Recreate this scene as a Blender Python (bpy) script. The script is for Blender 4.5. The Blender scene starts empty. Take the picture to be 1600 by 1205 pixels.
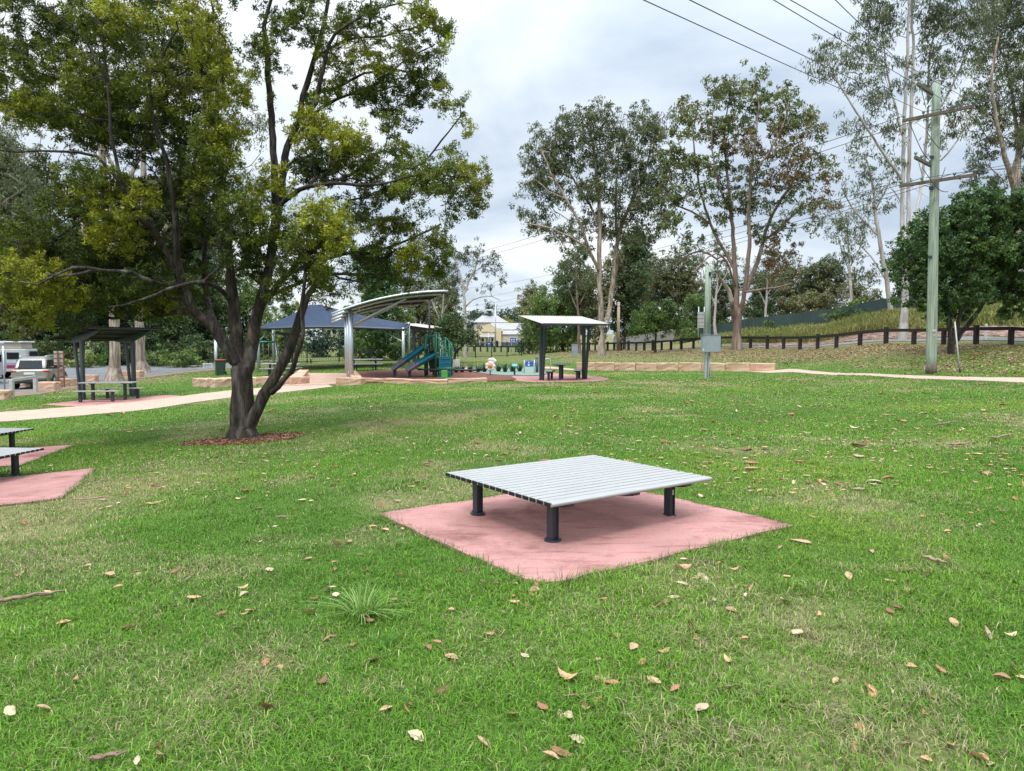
import bpy, bmesh, math, random
import numpy as np
from mathutils import Vector, Matrix
random.seed(7)
RNG = np.random.default_rng(11)
SC = bpy.context.scene
COL = SC.collection
F = 1100.0; CAMZ = 1.7
PITCH = math.atan((602.5 - 540.0) / F)
CP, SP = math.cos(PITCH), math.sin(PITCH)

# ---------------------------------------------------------------- projection and terrain
def ray(px, py):
    u = (px - 800.0) / F; v = (602.5 - py) / F
    return np.array([u, CP + v * SP, -SP + v * CP])
def at(px, py, y):
    d = ray(px, py)
    return Vector((d[0] * y / d[1], y, CAMZ + d[2] * y / d[1]))

_lat = np.random.default_rng(3).random((256, 256))
def vnoise(x, y, s=1.0, o=0):
    x = np.asarray(x, float) / s + 37.3 * o; y = np.asarray(y, float) / s + 11.7 * o
    xi = np.floor(x).astype(int); yi = np.floor(y).astype(int)
    fx = x - xi; fy = y - yi
    fx = fx * fx * (3 - 2 * fx); fy = fy * fy * (3 - 2 * fy)
    a = _lat[xi & 255, yi & 255]; b = _lat[(xi + 1) & 255, yi & 255]
    c = _lat[xi & 255, (yi + 1) & 255]; d = _lat[(xi + 1) & 255, (yi + 1) & 255]
    return (a * (1 - fx) + b * fx) * (1 - fy) + (c * (1 - fx) + d * fx) * fy

TD = np.array([0, 5, 10, 15, 20, 28, 33, 42, 43.2, 50, 60, 70, 80, 95, 120, 160, 250, 700.])
TP = (np.array([-600, 0, 200, 400, 600, 800, 900, 1000, 1200, 1250, 1400, 1600, 2200.]) - 800) / F
TZ = np.array([
 [0, -.1, -.45, -.62, -.72, -.75, -.74, -.6, -.6, -.45, -.3, -.2, 0, .2, .5, 1, 2, 6],
 [0, -.08, -.38, -.52, -.62, -.68, -.72, -.6, -.58, -.45, -.3, -.2, 0, .2, .5, 1, 2, 6],
 [0, -.03, -.25, -.4, -.52, -.6, -.6, -.46, -.44, -.28, -.15, -.1, 0, .2, .5, 1, 2, 6],
 [0, 0, -.12, -.27, -.3, -.24, -.2, -.22, -.21, -.15, 0, .1, .2, .3, .6, 1, 2, 6],
 [0, 0, 0, -.05, -.05, 0, .04, .1, .11, .17, .23, .3, .35, .4, .6, 1, 1.7, 9],
 [0, 0, 0, 0, 0, .03, .06, .12, .13, .2, .32, .43, .47, .5, .6, 1, 1.7, 12],
 [0, 0, 0, .01, .02, .05, .08, .15, .55, .62, .75, .85, .9, 1.0, 1.4, 2, 3, 12],
 [0, 0, 0, .02, .04, .08, .1, .17, .6, .75, .9, 1.02, 1.13, 1.3, 2.8, 4, 6, 14],
 [0, 0, .02, .05, .1, .15, .17, .25, .62, 1.0, 1.56, 2.3, 3.4, 4, 5, 6, 8, 14],
 [0, 0, .02, .06, .12, .2, .22, .62, .70, 1.15, 1.8, 3.0, 3.9, 4.3, 5, 6, 8, 14],
 [0, 0, .04, .1, .18, .34, .5, 1.4, 1.5, 2.2, 3.9, 4.8, 5, 5.2, 5.6, 7, 9, 14],
 [0, 0, .05, .14, .25, .42, 1.0, 2.1, 2.3, 3.9, 5.0, 5.2, 5.4, 5.6, 6, 7, 9, 14],
 [0, 0, .06, .2, .35, .6, 1.3, 2.4, 2.6, 4.2, 5.2, 5.4, 5.6, 5.8, 6, 7, 9, 14]])
def terrain(x, y):
    x = np.asarray(x, float); y = np.asarray(y, float)
    yy = np.clip(y, 0, 699.9)
    t = np.clip(x / np.maximum(y, 4.0), TP[0], TP[-1] - 1e-6)
    di = np.clip(np.searchsorted(TD, yy, side='right') - 1, 0, len(TD) - 2)
    fd = (yy - TD[di]) / (TD[di + 1] - TD[di])
    pi = np.clip(np.searchsorted(TP, t, side='right') - 1, 0, len(TP) - 2)
    fp = (t - TP[pi]) / (TP[pi + 1] - TP[pi])
    fp = fp * fp * (3 - 2 * fp) * .6 + fp * .4
    z = (TZ[pi, di] * (1 - fd) + TZ[pi, di + 1] * fd) * (1 - fp) + (TZ[pi + 1, di] * (1 - fd) + TZ[pi + 1, di + 1] * fd) * fp
    return z + (vnoise(x, y, 1.7) - .5) * .03
def gz(x, y): return float(terrain(x, y))
def gp(px, py, ymax=400):
    d = ray(px, py); y = 1.0; prev = y
    while y < ymax:
        x = d[0] * y / d[1]; z = CAMZ + d[2] * y / d[1]
        if z <= gz(x, y):
            lo, hi = prev, y
            for _ in range(24):
                m = (lo + hi) / 2
                if CAMZ + d[2] * m / d[1] <= gz(d[0] * m / d[1], m): hi = m
                else: lo = m
            y = hi; x = d[0] * y / d[1]
            return Vector((x, y, gz(x, y)))
        prev = y; y *= 1.01
    return at(px, py, ymax)
def gd(px, y):
    """ground point under image column px at depth y"""
    x = (px - 800) / F * y
    for _ in range(3):
        z = gz(x, y); x = (px - 800) / F * (y * CP + (CAMZ - z) * SP)
    return Vector((x, y, gz(x, y)))

# ---------------------------------------------------------------- materials
def new_mat(name):
    m = bpy.data.materials.new(name); m.use_nodes = True
    nt = m.node_tree; b = nt.nodes['Principled BSDF']
    return m, nt, b
def mat(name, c, rough=.6, metal=0., c2=None, scale=3., bump=0., bscale=40., stretch=None, spec=.5, detail=6., lo=.35, hi=.65, c3=None, s3=1.2):
    m, nt, b = new_mat(name)
    N, L = nt.nodes, nt.links
    b.inputs['Roughness'].default_value = rough; b.inputs['Metallic'].default_value = metal
    b.inputs['Specular IOR Level'].default_value = spec
    if c2 is None: c2 = tuple(v * .8 for v in c)
    tc = N.new('ShaderNodeTexCoord'); mp = N.new('ShaderNodeMapping')
    L.new(tc.outputs['Object'], mp.inputs['Vector'])
    if stretch: mp.inputs['Scale'].default_value = stretch
    n = N.new('ShaderNodeTexNoise'); n.inputs['Scale'].default_value = scale; n.inputs['Detail'].default_value = detail
    n.inputs['Roughness'].default_value = .62
    L.new(mp.outputs['Vector'], n.inputs['Vector'])
    r = N.new('ShaderNodeValToRGB'); e = r.color_ramp.elements
    e[0].position = lo; e[0].color = (*c2, 1); e[1].position = hi; e[1].color = (*c, 1)
    L.new(n.outputs['Fac'], r.inputs['Fac'])
    out = r.outputs['Color']
    if c3:
        n3 = N.new('ShaderNodeTexNoise'); n3.inputs['Scale'].default_value = s3; n3.inputs['Detail'].default_value = 5
        L.new(mp.outputs['Vector'], n3.inputs['Vector'])
        r3 = N.new('ShaderNodeValToRGB'); r3.color_ramp.elements[0].position = .52; r3.color_ramp.elements[1].position = .72
        L.new(n3.outputs['Fac'], r3.inputs['Fac'])
        mx = N.new('ShaderNodeMix'); mx.data_type = 'RGBA'
        L.new(r3.outputs['Color'], mx.inputs['Factor']); L.new(out, mx.inputs[6]); mx.inputs[7].default_value = (*c3, 1)
        out = mx.outputs[2]
    L.new(out, b.inputs['Base Color'])
    if bump:
        n2 = N.new('ShaderNodeTexNoise'); n2.inputs['Scale'].default_value = bscale; n2.inputs['Detail'].default_value = 4
        L.new(mp.outputs['Vector'], n2.inputs['Vector'])
        bp = N.new('ShaderNodeBump'); bp.inputs['Strength'].default_value = bump; bp.inputs['Distance'].default_value = .02
        L.new(n2.outputs['Fac'], bp.inputs['Height']); L.new(bp.outputs['Normal'], b.inputs['Normal'])
    return m
def leaf_mat(name, trans=.3, rough=.55):
    m, nt, b = new_mat(name); N, L = nt.nodes, nt.links
    a = N.new('ShaderNodeAttribute'); a.attribute_name = 'col'
    b.inputs['Roughness'].default_value = rough; b.inputs['Specular IOR Level'].default_value = .3
    L.new(a.outputs['Color'], b.inputs['Base Color'])
    t = N.new('ShaderNodeBsdfTranslucent'); L.new(a.outputs['Color'], t.inputs['Color'])
    mx = N.new('ShaderNodeMixShader'); mx.inputs[0].default_value = trans
    L.new(b.outputs[0], mx.inputs[1]); L.new(t.outputs[0], mx.inputs[2])
    L.new(mx.outputs[0], N['Material Output'].inputs['Surface'])
    return m

# ---------------------------------------------------------------- meshes and objects
def tag(o, label=None, cat=None, group=None, kind=None):
    if label: o['label'] = label
    if cat: o['category'] = cat
    if group: o['group'] = group
    if kind: o['kind'] = kind
    return o
def empty(name, loc, rz=0., label=None, cat=None, group=None):
    o = bpy.data.objects.new(name, None); COL.objects.link(o)
    o.location = loc; o.rotation_euler = (0, 0, rz); o.empty_display_size = .2
    return tag(o, label, cat, group)
def np_mesh(name, V, quads=None, tris=None, m=None, col=None, smooth=False, parent=None):
    me = bpy.data.meshes.new(name)
    V = np.asarray(V, np.float32)
    nq = 0 if quads is None else len(quads); ntr = 0 if tris is None else len(tris)
    idx = []; tot = []
    if nq: idx.append(np.asarray(quads, np.int32).ravel()); tot.append(np.full(nq, 4, np.int32))
    if ntr: idx.append(np.asarray(tris, np.int32).ravel()); tot.append(np.full(ntr, 3, np.int32))
    idx = np.concatenate(idx); tot = np.concatenate(tot)
    me.vertices.add(len(V)); me.vertices.foreach_set('co', V.ravel())
    me.loops.add(len(idx)); me.loops.foreach_set('vertex_index', idx)
    me.polygons.add(len(tot))
    me.polygons.foreach_set('loop_start', np.concatenate([[0], np.cumsum(tot)[:-1]]).astype(np.int32))
    me.polygons.foreach_set('loop_total', tot)
    if smooth: me.polygons.foreach_set('use_smooth', np.ones(len(tot), bool))
    me.update(calc_edges=True)
    if col is not None:
        a = me.color_attributes.new('col', 'FLOAT_COLOR', 'POINT')
        c = np.ones((len(V), 4), np.float32); c[:, :3] = col
        a.data.foreach_set('color', c.ravel())
    if m: me.materials.append(m)
    o = bpy.data.objects.new(name, me); COL.objects.link(o)
    if parent: o.parent = parent
    return o

class MB:
    def __init__(s): s.bm = bmesh.new()
    def box(s, c, size, rot=None):
        c = Vector(c); hx, hy, hz = [v / 2 for v in size]
        R = rot if rot is not None else Matrix.Identity(3)
        vs = [s.bm.verts.new(c + R @ Vector((a * hx, b * hy, d * hz))) for a, b, d in
              ((-1, -1, -1), (1, -1, -1), (1, 1, -1), (-1, 1, -1), (-1, -1, 1), (1, -1, 1), (1, 1, 1), (-1, 1, 1))]
        for f in ((0, 3, 2, 1), (4, 5, 6, 7), (0, 1, 5, 4), (1, 2, 6, 5), (2, 3, 7, 6), (3, 0, 4, 7)):
            s.bm.faces.new([vs[i] for i in f])
        return s
    def beam(s, p0, p1, w, h, up=(0, 0, 1), w1=None, h1=None):
        p0, p1 = Vector(p0), Vector(p1); d = (p1 - p0).normalized()
        x = d.cross(Vector(up))
        if x.length < 1e-4: x = d.cross(Vector((1, 0, 0)))
        x.normalize(); z = x.cross(d).normalized()
        vs = []
        for p, ww, hh in ((p0, w, h), (p1, w1 or w, h1 or h)):
            for a, b in ((-1, -1), (1, -1), (1, 1), (-1, 1)):
                vs.append(s.bm.verts.new(p + x * a * ww / 2 + z * b * hh / 2))
        for f in ((3, 2, 1, 0), (4, 5, 6, 7), (0, 1, 5, 4), (1, 2, 6, 5), (2, 3, 7, 6), (3, 0, 4, 7)):
            s.bm.faces.new([vs[i] for i in f])
        return s
    def tube(s, pts, r, n=10, cap=True):
        pts = [Vector(p) for p in pts]; rs = r if isinstance(r, (list, tuple)) else [r] * len(pts)
        rings = []
        for i, p in enumerate(pts):
            d = (pts[min(i + 1, len(pts) - 1)] - pts[max(i - 1, 0)]).normalized()
            u = Vector((.31, .95, .07)); u = u - d * u.dot(d)
            if u.length < .05: u = Vector((1, 0, 0)) - d * d.x
            u.normalize(); v = d.cross(u)
            rings.append([s.bm.verts.new(p + (u * math.cos(2 * math.pi * k / n) + v * math.sin(2 * math.pi * k / n)) * rs[i]) for k in range(n)])
        for a, b in zip(rings, rings[1:]):
            for k in range(n):
                f = s.bm.faces.new((a[k], a[(k + 1) % n], b[(k + 1) % n], b[k])); f.smooth = True
        if cap: s.bm.faces.new(rings[0][::-1]); s.bm.faces.new(rings[-1])
        return s
    def prism(s, poly, vec):
        """poly: 3-D points, extruded by vec"""
        vec = Vector(vec); a = [s.bm.verts.new(Vector(p)) for p in poly]; b = [s.bm.verts.new(Vector(p) + vec) for p in poly]
        s.bm.faces.new(a[::-1]); s.bm.faces.new(b)
        n = len(a)
        for k in range(n): s.bm.faces.new((a[k], a[(k + 1) % n], b[(k + 1) % n], b[k]))
        return s
    def ball(s, c, r, sc=(1, 1, 1), sub=2):
        g = bmesh.ops.create_icosphere(s.bm, subdivisions=sub, radius=r)
        for v in g['verts']: v.co = Vector((v.co.x * sc[0], v.co.y * sc[1], v.co.z * sc[2])) + Vector(c)
        for f in s.bm.faces:
            pass
        return s
    def build(s, name, m, parent=None, bev=0., smooth=False, seg=2):
        bmesh.ops.recalc_face_normals(s.bm, faces=s.bm.faces)
        me = bpy.data.meshes.new(name); s.bm.to_mesh(me); s.bm.free()
        if m: me.materials.append(m)
        o = bpy.data.objects.new(name, me); COL.objects.link(o)
        if parent: o.parent = parent
        if smooth:
            for p in me.polygons: p.use_smooth = True
        if bev:
            b = o.modifiers.new('bevel', 'BEVEL'); b.width = bev; b.segments = seg; b.limit_method = 'ANGLE'
        return o
def dup(o, loc=None, rz=None, label=None, parent=None, group=None):
    kids = {}
    for c in COL.objects:
        if c.parent: kids.setdefault(c.parent, []).append(c)
    def rec(src, par):
        n = src.copy(); COL.objects.link(n); n.parent = par
        for k in kids.get(src, []): rec(k, n)
        return n
    r = rec(o, parent)
    if loc is not None: r.location = loc
    if rz is not None: r.rotation_euler = (0, 0, rz)
    if label: r['label'] = label
    if group: r['group'] = group
    return r

NOGRASS = []      # world xy polygons where no blades grow
def drape(name, poly, m, off=.02, step=.6, thick=.12, nog=True):
    """a thin slab with outline poly (world xy), laid over the terrain"""
    poly = [Vector((p[0], p[1], 0)) for p in poly]
    if nog: NOGRASS.append(np.array([(p.x, p.y) for p in poly]))
    bm = bmesh.new(); f = bm.faces.new([bm.verts.new(p) for p in poly])
    if f.normal.z < 0: f.normal_flip()
    f.normal_update()
    if f.normal.z < 0: bmesh.ops.reverse_faces(bm, faces=[f])
    xs = [p.x for p in poly]; ys = [p.y for p in poly]
    st = max(step, (max(ys) - min(ys)) / 60, (max(xs) - min(xs)) / 60)
    for k in range(int(min(xs) / st), int(max(xs) / st) + 1):
        bmesh.ops.bisect_plane(bm, geom=bm.verts[:] + bm.edges[:] + bm.faces[:], plane_co=(k * st, 0, 0), plane_no=(1, 0, 0))
    for k in range(int(min(ys) / st), int(max(ys) / st) + 1):
        bmesh.ops.bisect_plane(bm, geom=bm.verts[:] + bm.edges[:] + bm.faces[:], plane_co=(0, k * st, 0), plane_no=(0, 1, 0))
    for v in bm.verts: v.co.z = gz(v.co.x, v.co.y) + off
    be = [e for e in bm.edges if e.is_boundary]
    g = bmesh.ops.extrude_edge_only(bm, edges=be)
    for v in g['geom']:
        if isinstance(v, bmesh.types.BMVert): v.co.z -= thick
    bmesh.ops.recalc_face_normals(bm, faces=bm.faces)
    me = bpy.data.meshes.new(name); bm.to_mesh(me); bm.free(); me.materials.append(m)
    if sum(p.normal.z * p.area for p in me.polygons) < 0: me.flip_normals()
    o = bpy.data.objects.new(name, me); COL.objects.link(o); o['kind'] = 'structure'
    return o
def inpoly(P, x, y):
    c = np.zeros(x.shape, bool); n = len(P); j = n - 1
    for i in range(n):
        xi, yi = P[i]; xj, yj = P[j]
        if yi != yj:
            c ^= ((yi > y) != (yj > y)) & (x < (xj - xi) * (y - yi) / (yj - yi) + xi)
        j = i
    return c
def smooth_poly(pts, n=6):
    """closed Catmull-Rom through image points -> world xy on the ground"""
    W = [gp(*p) for p in pts]; out = []
    for i in range(len(W)):
        a, b, c, d = W[i - 1], W[i], W[(i + 1) % len(W)], W[(i + 2) % len(W)]
        for k in range(n):
            t = k / n
            out.append(.5 * ((2 * b) + (c - a) * t + (2 * a - 5 * b + 4 * c - d) * t * t + (3 * b - a - 3 * c + d) * t ** 3))
    return out
# ---------------------------------------------------------------- camera, light, sky
cam = bpy.data.cameras.new('camera'); co = bpy.data.objects.new('camera', cam); COL.objects.link(co)
cam.sensor_width = 36; cam.lens = F * 36 / 1600; cam.clip_end = 5000; cam.clip_start = .05
co.location = (0, 0, CAMZ); co.rotation_euler = (math.pi / 2 - PITCH, 0, 0)
SC.camera = co
SUN_EL, SUN_AZ = math.radians(58), math.radians(205)      # azimuth from +Y, clockwise
w = bpy.data.worlds.new('World'); SC.world = w; w.use_nodes = True
N, L = w.node_tree.nodes, w.node_tree.links
bg = N['Background']
sky = N.new('ShaderNodeTexSky'); sky.sky_type = 'NISHITA'; sky.sun_disc = False
sky.sun_elevation = SUN_EL; sky.sun_rotation = SUN_AZ
L.new(sky.outputs[0], bg.inputs['Color']); bg.inputs['Strength'].default_value = .1
tc = N.new('ShaderNodeTexCoord'); sep = N.new('ShaderNodeSeparateXYZ'); L.new(tc.outputs['Generated'], sep.inputs[0])
def mth(op, a, b=None, c=None):
    n = N.new('ShaderNodeMath'); n.operation = op
    for i, v in enumerate((a, b, c)):
        if v is None: continue
        if isinstance(v, (int, float)): n.inputs[i].default_value = v
        else: L.new(v, n.inputs[i])
    return n.outputs[0]
zc = mth('MAXIMUM', sep.outputs['Z'], 0.0)
den = mth('ADD', zc, .22)
cmb = N.new('ShaderNodeCombineXYZ')
L.new(mth('DIVIDE', sep.outputs['X'], den), cmb.inputs[0]); L.new(mth('DIVIDE', sep.outputs['Y'], den), cmb.inputs[1])
no = N.new('ShaderNodeTexNoise'); no.inputs['Scale'].default_value = 1.15; no.inputs['Detail'].default_value = 7; no.inputs['Roughness'].default_value = .52
no.inputs['Distortion'].default_value = .25
mpw = N.new('ShaderNodeMapping'); mpw.inputs['Location'].default_value = (3.1, 1.4, .6); L.new(cmb.outputs[0], mpw.inputs['Vector'])
L.new(mpw.outputs[0], no.inputs['Vector'])
rp = N.new('ShaderNodeValToRGB'); e = rp.color_ramp.elements
e[0].position = .37; e[0].color = (.52, .62, .76, 1); e[1].position = .63; e[1].color = (1.02, 1.05, 1.08, 1)
x = rp.color_ramp.elements.new(.5); x.color = (.76, .85, .95, 1)
L.new(no.outputs['Fac'], rp.inputs['Fac'])
bg2 = N.new('ShaderNodeBackground'); L.new(rp.outputs[0], bg2.inputs['Color'])
gain = mth('MULTIPLY_ADD', mth('POWER', zc, 4.0), 4.2, .73)      # a cloud deck is brighter overhead
L.new(gain, bg2.inputs['Strength'])
mxs = N.new('ShaderNodeMixShader'); mxs.inputs[0].default_value = .93
L.new(bg.outputs[0], mxs.inputs[1]); L.new(bg2.outputs[0], mxs.inputs[2]); L.new(mxs.outputs[0], N['World Output'].inputs['Surface'])
sl = bpy.data.lights.new('sun', 'SUN'); so = bpy.data.objects.new('sun', sl); COL.objects.link(so)
sl.energy = 1.5; sl.angle = math.radians(12); sl.color = (1, .96, .9)
sd = Vector((math.sin(SUN_AZ) * math.cos(SUN_EL), math.cos(SUN_AZ) * math.cos(SUN_EL), math.sin(SUN_EL)))
so.rotation_euler = (-sd).to_track_quat('-Z', 'Y').to_euler()
vs = SC.view_settings; vs.view_transform = 'Standard'; vs.look = 'None'; vs.exposure = 0.55; vs.gamma = 1
SC.render.film_transparent = False
SC.cycles.use_denoising = True
SC.cycles.max_bounces = 6; SC.cycles.diffuse_bounces = 3; SC.cycles.transmission_bounces = 3; SC.cycles.glossy_bounces = 3

# ---------------------------------------------------------------- shared materials
M = {}
def pink():
    m, nt, b = new_mat('pink_concrete'); N, L = nt.nodes, nt.links
    b.inputs['Roughness'].default_value = .85; b.inputs['Specular IOR Level'].default_value = .3
    t = N.new('ShaderNodeTexCoord')
    def noise(sc, d=6, r=.65, st=None):
        n = N.new('ShaderNodeTexNoise'); n.inputs['Scale'].default_value = sc; n.inputs['Detail'].default_value = d; n.inputs['Roughness'].default_value = r
        if st:
            mp = N.new('ShaderNodeMapping'); mp.inputs['Scale'].default_value = st; mp.inputs['Rotation'].default_value = (0, 0, .9); L.new(t.outputs['Object'], mp.inputs['Vector']); L.new(mp.outputs[0], n.inputs['Vector'])
        else: L.new(t.outputs['Object'], n.inputs['Vector'])
        return n.outputs['Fac']
    def ramp(v, p0, c0, p1, c1):
        r = N.new('ShaderNodeValToRGB'); e = r.color_ramp.elements; e[0].position = p0; e[0].color = (*c0, 1); e[1].position = p1; e[1].color = (*c1, 1)
        L.new(v, r.inputs['Fac']); return r.outputs['Color']
    def mul(a, c):
        n = N.new('ShaderNodeMix'); n.data_type = 'RGBA'; n.blend_type = 'MULTIPLY'; n.inputs['Factor'].default_value = 1; L.new(a, n.inputs[6]); L.new(c, n.inputs[7]); return n.outputs[2]
    base = ramp(noise(1.3, 8), .35, (.34, .17, .15), .65, (.46, .237, .21))
    base = mul(base, ramp(noise(60, 4, .8), .35, (.80, .80, .80), .6, (1.05, 1.05, 1.05)))
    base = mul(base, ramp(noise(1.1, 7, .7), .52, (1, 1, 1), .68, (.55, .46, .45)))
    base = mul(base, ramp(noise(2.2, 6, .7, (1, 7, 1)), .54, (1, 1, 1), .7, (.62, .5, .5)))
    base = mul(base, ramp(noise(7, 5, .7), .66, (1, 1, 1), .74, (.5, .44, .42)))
    L.new(base, b.inputs['Base Color'])
    bp = N.new('ShaderNodeBump'); bp.inputs['Strength'].default_value = .35; bp.inputs['Distance'].default_value = .01
    L.new(noise(110, 3), bp.inputs['Height']); L.new(bp.outputs['Normal'], b.inputs['Normal'])
    return m
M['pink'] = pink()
M['path'] = mat('path_concrete', (.44, .325, .245), .85, c2=(.35, .25, .185), scale=2, bump=.2, bscale=90)
M['pale'] = mat('pale_concrete', (.55, .52, .48), .85, c2=(.45, .42, .38), scale=2, bump=.2, bscale=90)
M['paving'] = mat('brown_paving', (.43, .28, .2), .85, c2=(.33, .21, .15), scale=1.3, bump=.2, bscale=60)
M['asphalt'] = mat('asphalt', (.17, .17, .17), .9, c2=(.11, .11, .115), scale=.8, bump=.3, bscale=50)
M['gravel'] = mat('road_shoulder', (.24, .17, .12), .95, c2=(.14, .1, .07), scale=3, bump=.5, bscale=20)
M['mulch'] = mat('bark_mulch', (.21, .07, .042), .95, c2=(.07, .024, .015), scale=9, bump=1., bscale=22, lo=.4, hi=.62)
M['roadgrey'] = mat('side_road_grey', (.17, .165, .16), .9, c2=(.12, .12, .115), scale=2)
M['rubber'] = mat('green_rubber', (.17, .24, .19), .9, c2=(.13, .19, .15), scale=20)
M['rockmulch'] = mat('rock_mulch', (.3, .19, .13), .95, c2=(.06, .03, .022), scale=2.6, bump=1., bscale=4, lo=.42, hi=.6)
M['alum'] = mat('brushed_aluminium', (.36, .36, .345), .55, .2, c2=(.31, .31, .297), scale=3, stretch=(1, 14, 1))
M['dark'] = mat('charcoal_steel', (.022, .03, .042), .45, c2=(.03, .038, .05), scale=4)
M['blackcap'] = mat('black_plastic', (.01, .01, .011), .5)
M['galv'] = mat('galvanised_steel', (.5, .54, .57), .42, .55, c2=(.4, .45, .49), scale=9)
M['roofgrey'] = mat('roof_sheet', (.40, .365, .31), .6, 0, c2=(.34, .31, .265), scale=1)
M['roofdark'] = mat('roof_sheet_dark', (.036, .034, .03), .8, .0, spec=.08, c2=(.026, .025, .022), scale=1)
M['stone'] = mat('sandstone', (.55, .36, .25), .9, c2=(.43, .26, .17), scale=1.5, bump=.5, bscale=14, c3=(.56, .45, .36), s3=.7)
M['bark'] = mat('dark_bark', (.048, .035, .026), .95, c2=(.010, .0075, .006), scale=7, bump=1., bscale=9, stretch=(3, 3, .7), lo=.38, hi=.62, c3=(.13, .115, .098), s3=2.)
M['gum'] = mat('gum_bark', (.43, .36, .29), .85, c2=(.17, .125, .095), scale=2.6, bump=.7, bscale=6, stretch=(3, 3, .35), lo=.4, hi=.6, c3=(.11, .072, .05), s3=1.1)
M['gumpale'] = mat('pale_gum_bark', (.5, .47, .43), .8, c2=(.3, .27, .245), scale=2, bump=.3, bscale=6, stretch=(2, 2, .4), c3=(.24, .18, .14), s3=.8)
M['gumred'] = mat('red_gum_bark', (.25, .18, .14), .9, c2=(.11, .07, .052), scale=2.5, bump=.6, bscale=6, stretch=(2, 2, .4), c3=(.36, .33, .28), s3=.7)
M['gumgrey'] = mat('grey_branch_bark', (.33, .31, .27), .85, c2=(.19, .17, .14), scale=3, stretch=(2, 2, .5))
M['polewood'] = mat('treated_pole', (.31, .37, .29), .85, c2=(.17, .21, .16), scale=4, stretch=(7, 7, .25), bump=.6, bscale=12, c3=(.25, .25, .19), s3=1.6, lo=.4, hi=.58)
M['timber'] = mat('weathered_timber', (.16, .12, .09), .9, c2=(.08, .06, .045), scale=4, stretch=(4, 4, 1))
M['blacktimber'] = mat('black_stained_timber', (.022, .016, .014), .8, c2=(.012, .009, .008), scale=4)
M['boxgrey'] = mat('grey_enamel', (.27, .3, .32), .5, c2=(.23, .26, .28), scale=3)
M['insul'] = mat('green_glass_insulator', (.16, .3, .26), .25, c2=(.12, .24, .2))
M['wire'] = mat('dark_cable', (.045, .05, .055), .6)
M['white'] = mat('white_paint', (.72, .72, .7), .5, c2=(.6, .6, .58), scale=3)
M['greyp'] = mat('weathered_grey_paint', (.45, .45, .42), .7, c2=(.35, .35, .33), scale=5)
M['sail'] = mat('blue_grey_shade_cloth', (.034, .052, .088), .9, spec=.2, c2=(.027, .042, .071), scale=2)
M['shadecloth'] = mat('green_shade_cloth', (.035, .065, .06), .85, c2=(.022, .045, .04), scale=.6)
M['fencesteel'] = mat('black_fence_steel', (.012, .013, .014), .5)
M['teal'] = mat('teal_plastic', (.02, .22, .30), .3, c2=(.016, .18, .25), scale=2)
M['slidegrey'] = mat('grey_plastic', (.26, .25, .28), .5, c2=(.2, .19, .22))
M['green'] = mat('green_powder_coat', (.025, .17, .06), .4, c2=(.02, .13, .05))
M['lime'] = mat('lime_plastic', (.12, .42, .07), .4)
M['tealmetal'] = mat('teal_powder_coat', (.03, .3, .27), .4)
M['cream'] = mat('cream_render', (.6, .5, .34), .85, c2=(.54, .44, .29), scale=1)
M['cream2'] = mat('pale_board', (.5, .45, .38), .85, c2=(.43, .38, .32), scale=1)
M['roofpale'] = mat('pale_iron_roof', (.31, .305, .3), .6, c2=(.24, .235, .23), scale=.6)
M['blue'] = mat('blue_sign', (.012, .11, .5), .4, c2=(.012, .1, .45))
M['bluegrey'] = mat('blue_grey_paint', (.09, .115, .14), .7)
M['yellow'] = mat('orange_plastic', (.7, .3, .03), .4)
M['rust'] = mat('rust_steel', (.27, .085, .04), .8, c2=(.17, .05, .025), scale=6)
M['carpaint'] = mat('champagne_silver_paint', (.36, .33, .29), .28, .6, c2=(.34, .31, .27), scale=1)
M['glass'] = mat('dark_glass', (.02, .026, .03), .12, 0, c2=(.018, .023, .027), spec=.1)
M['red'] = mat('red_lens', (.4, .012, .012), .2, c2=(.32, .01, .01))
M['tyre'] = mat('tyre_rubber', (.014, .014, .014), .85)
M['maroon'] = mat('maroon_stripe', (.25, .03, .07), .5)
M['lilac'] = mat('lilac_stripe', (.3, .3, .5), .5)
M['binlid'] = mat('red_bin_lid', (.4, .03, .03), .5)
M['bin'] = mat('dark_green_bin', (.02, .05, .035), .5)
M['leaf'] = leaf_mat('tree_leaf', .22)
M['blade'] = leaf_mat('grass_blade', .3, .7)
M['dry'] = leaf_mat('dry_leaf', .12, .7)

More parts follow.
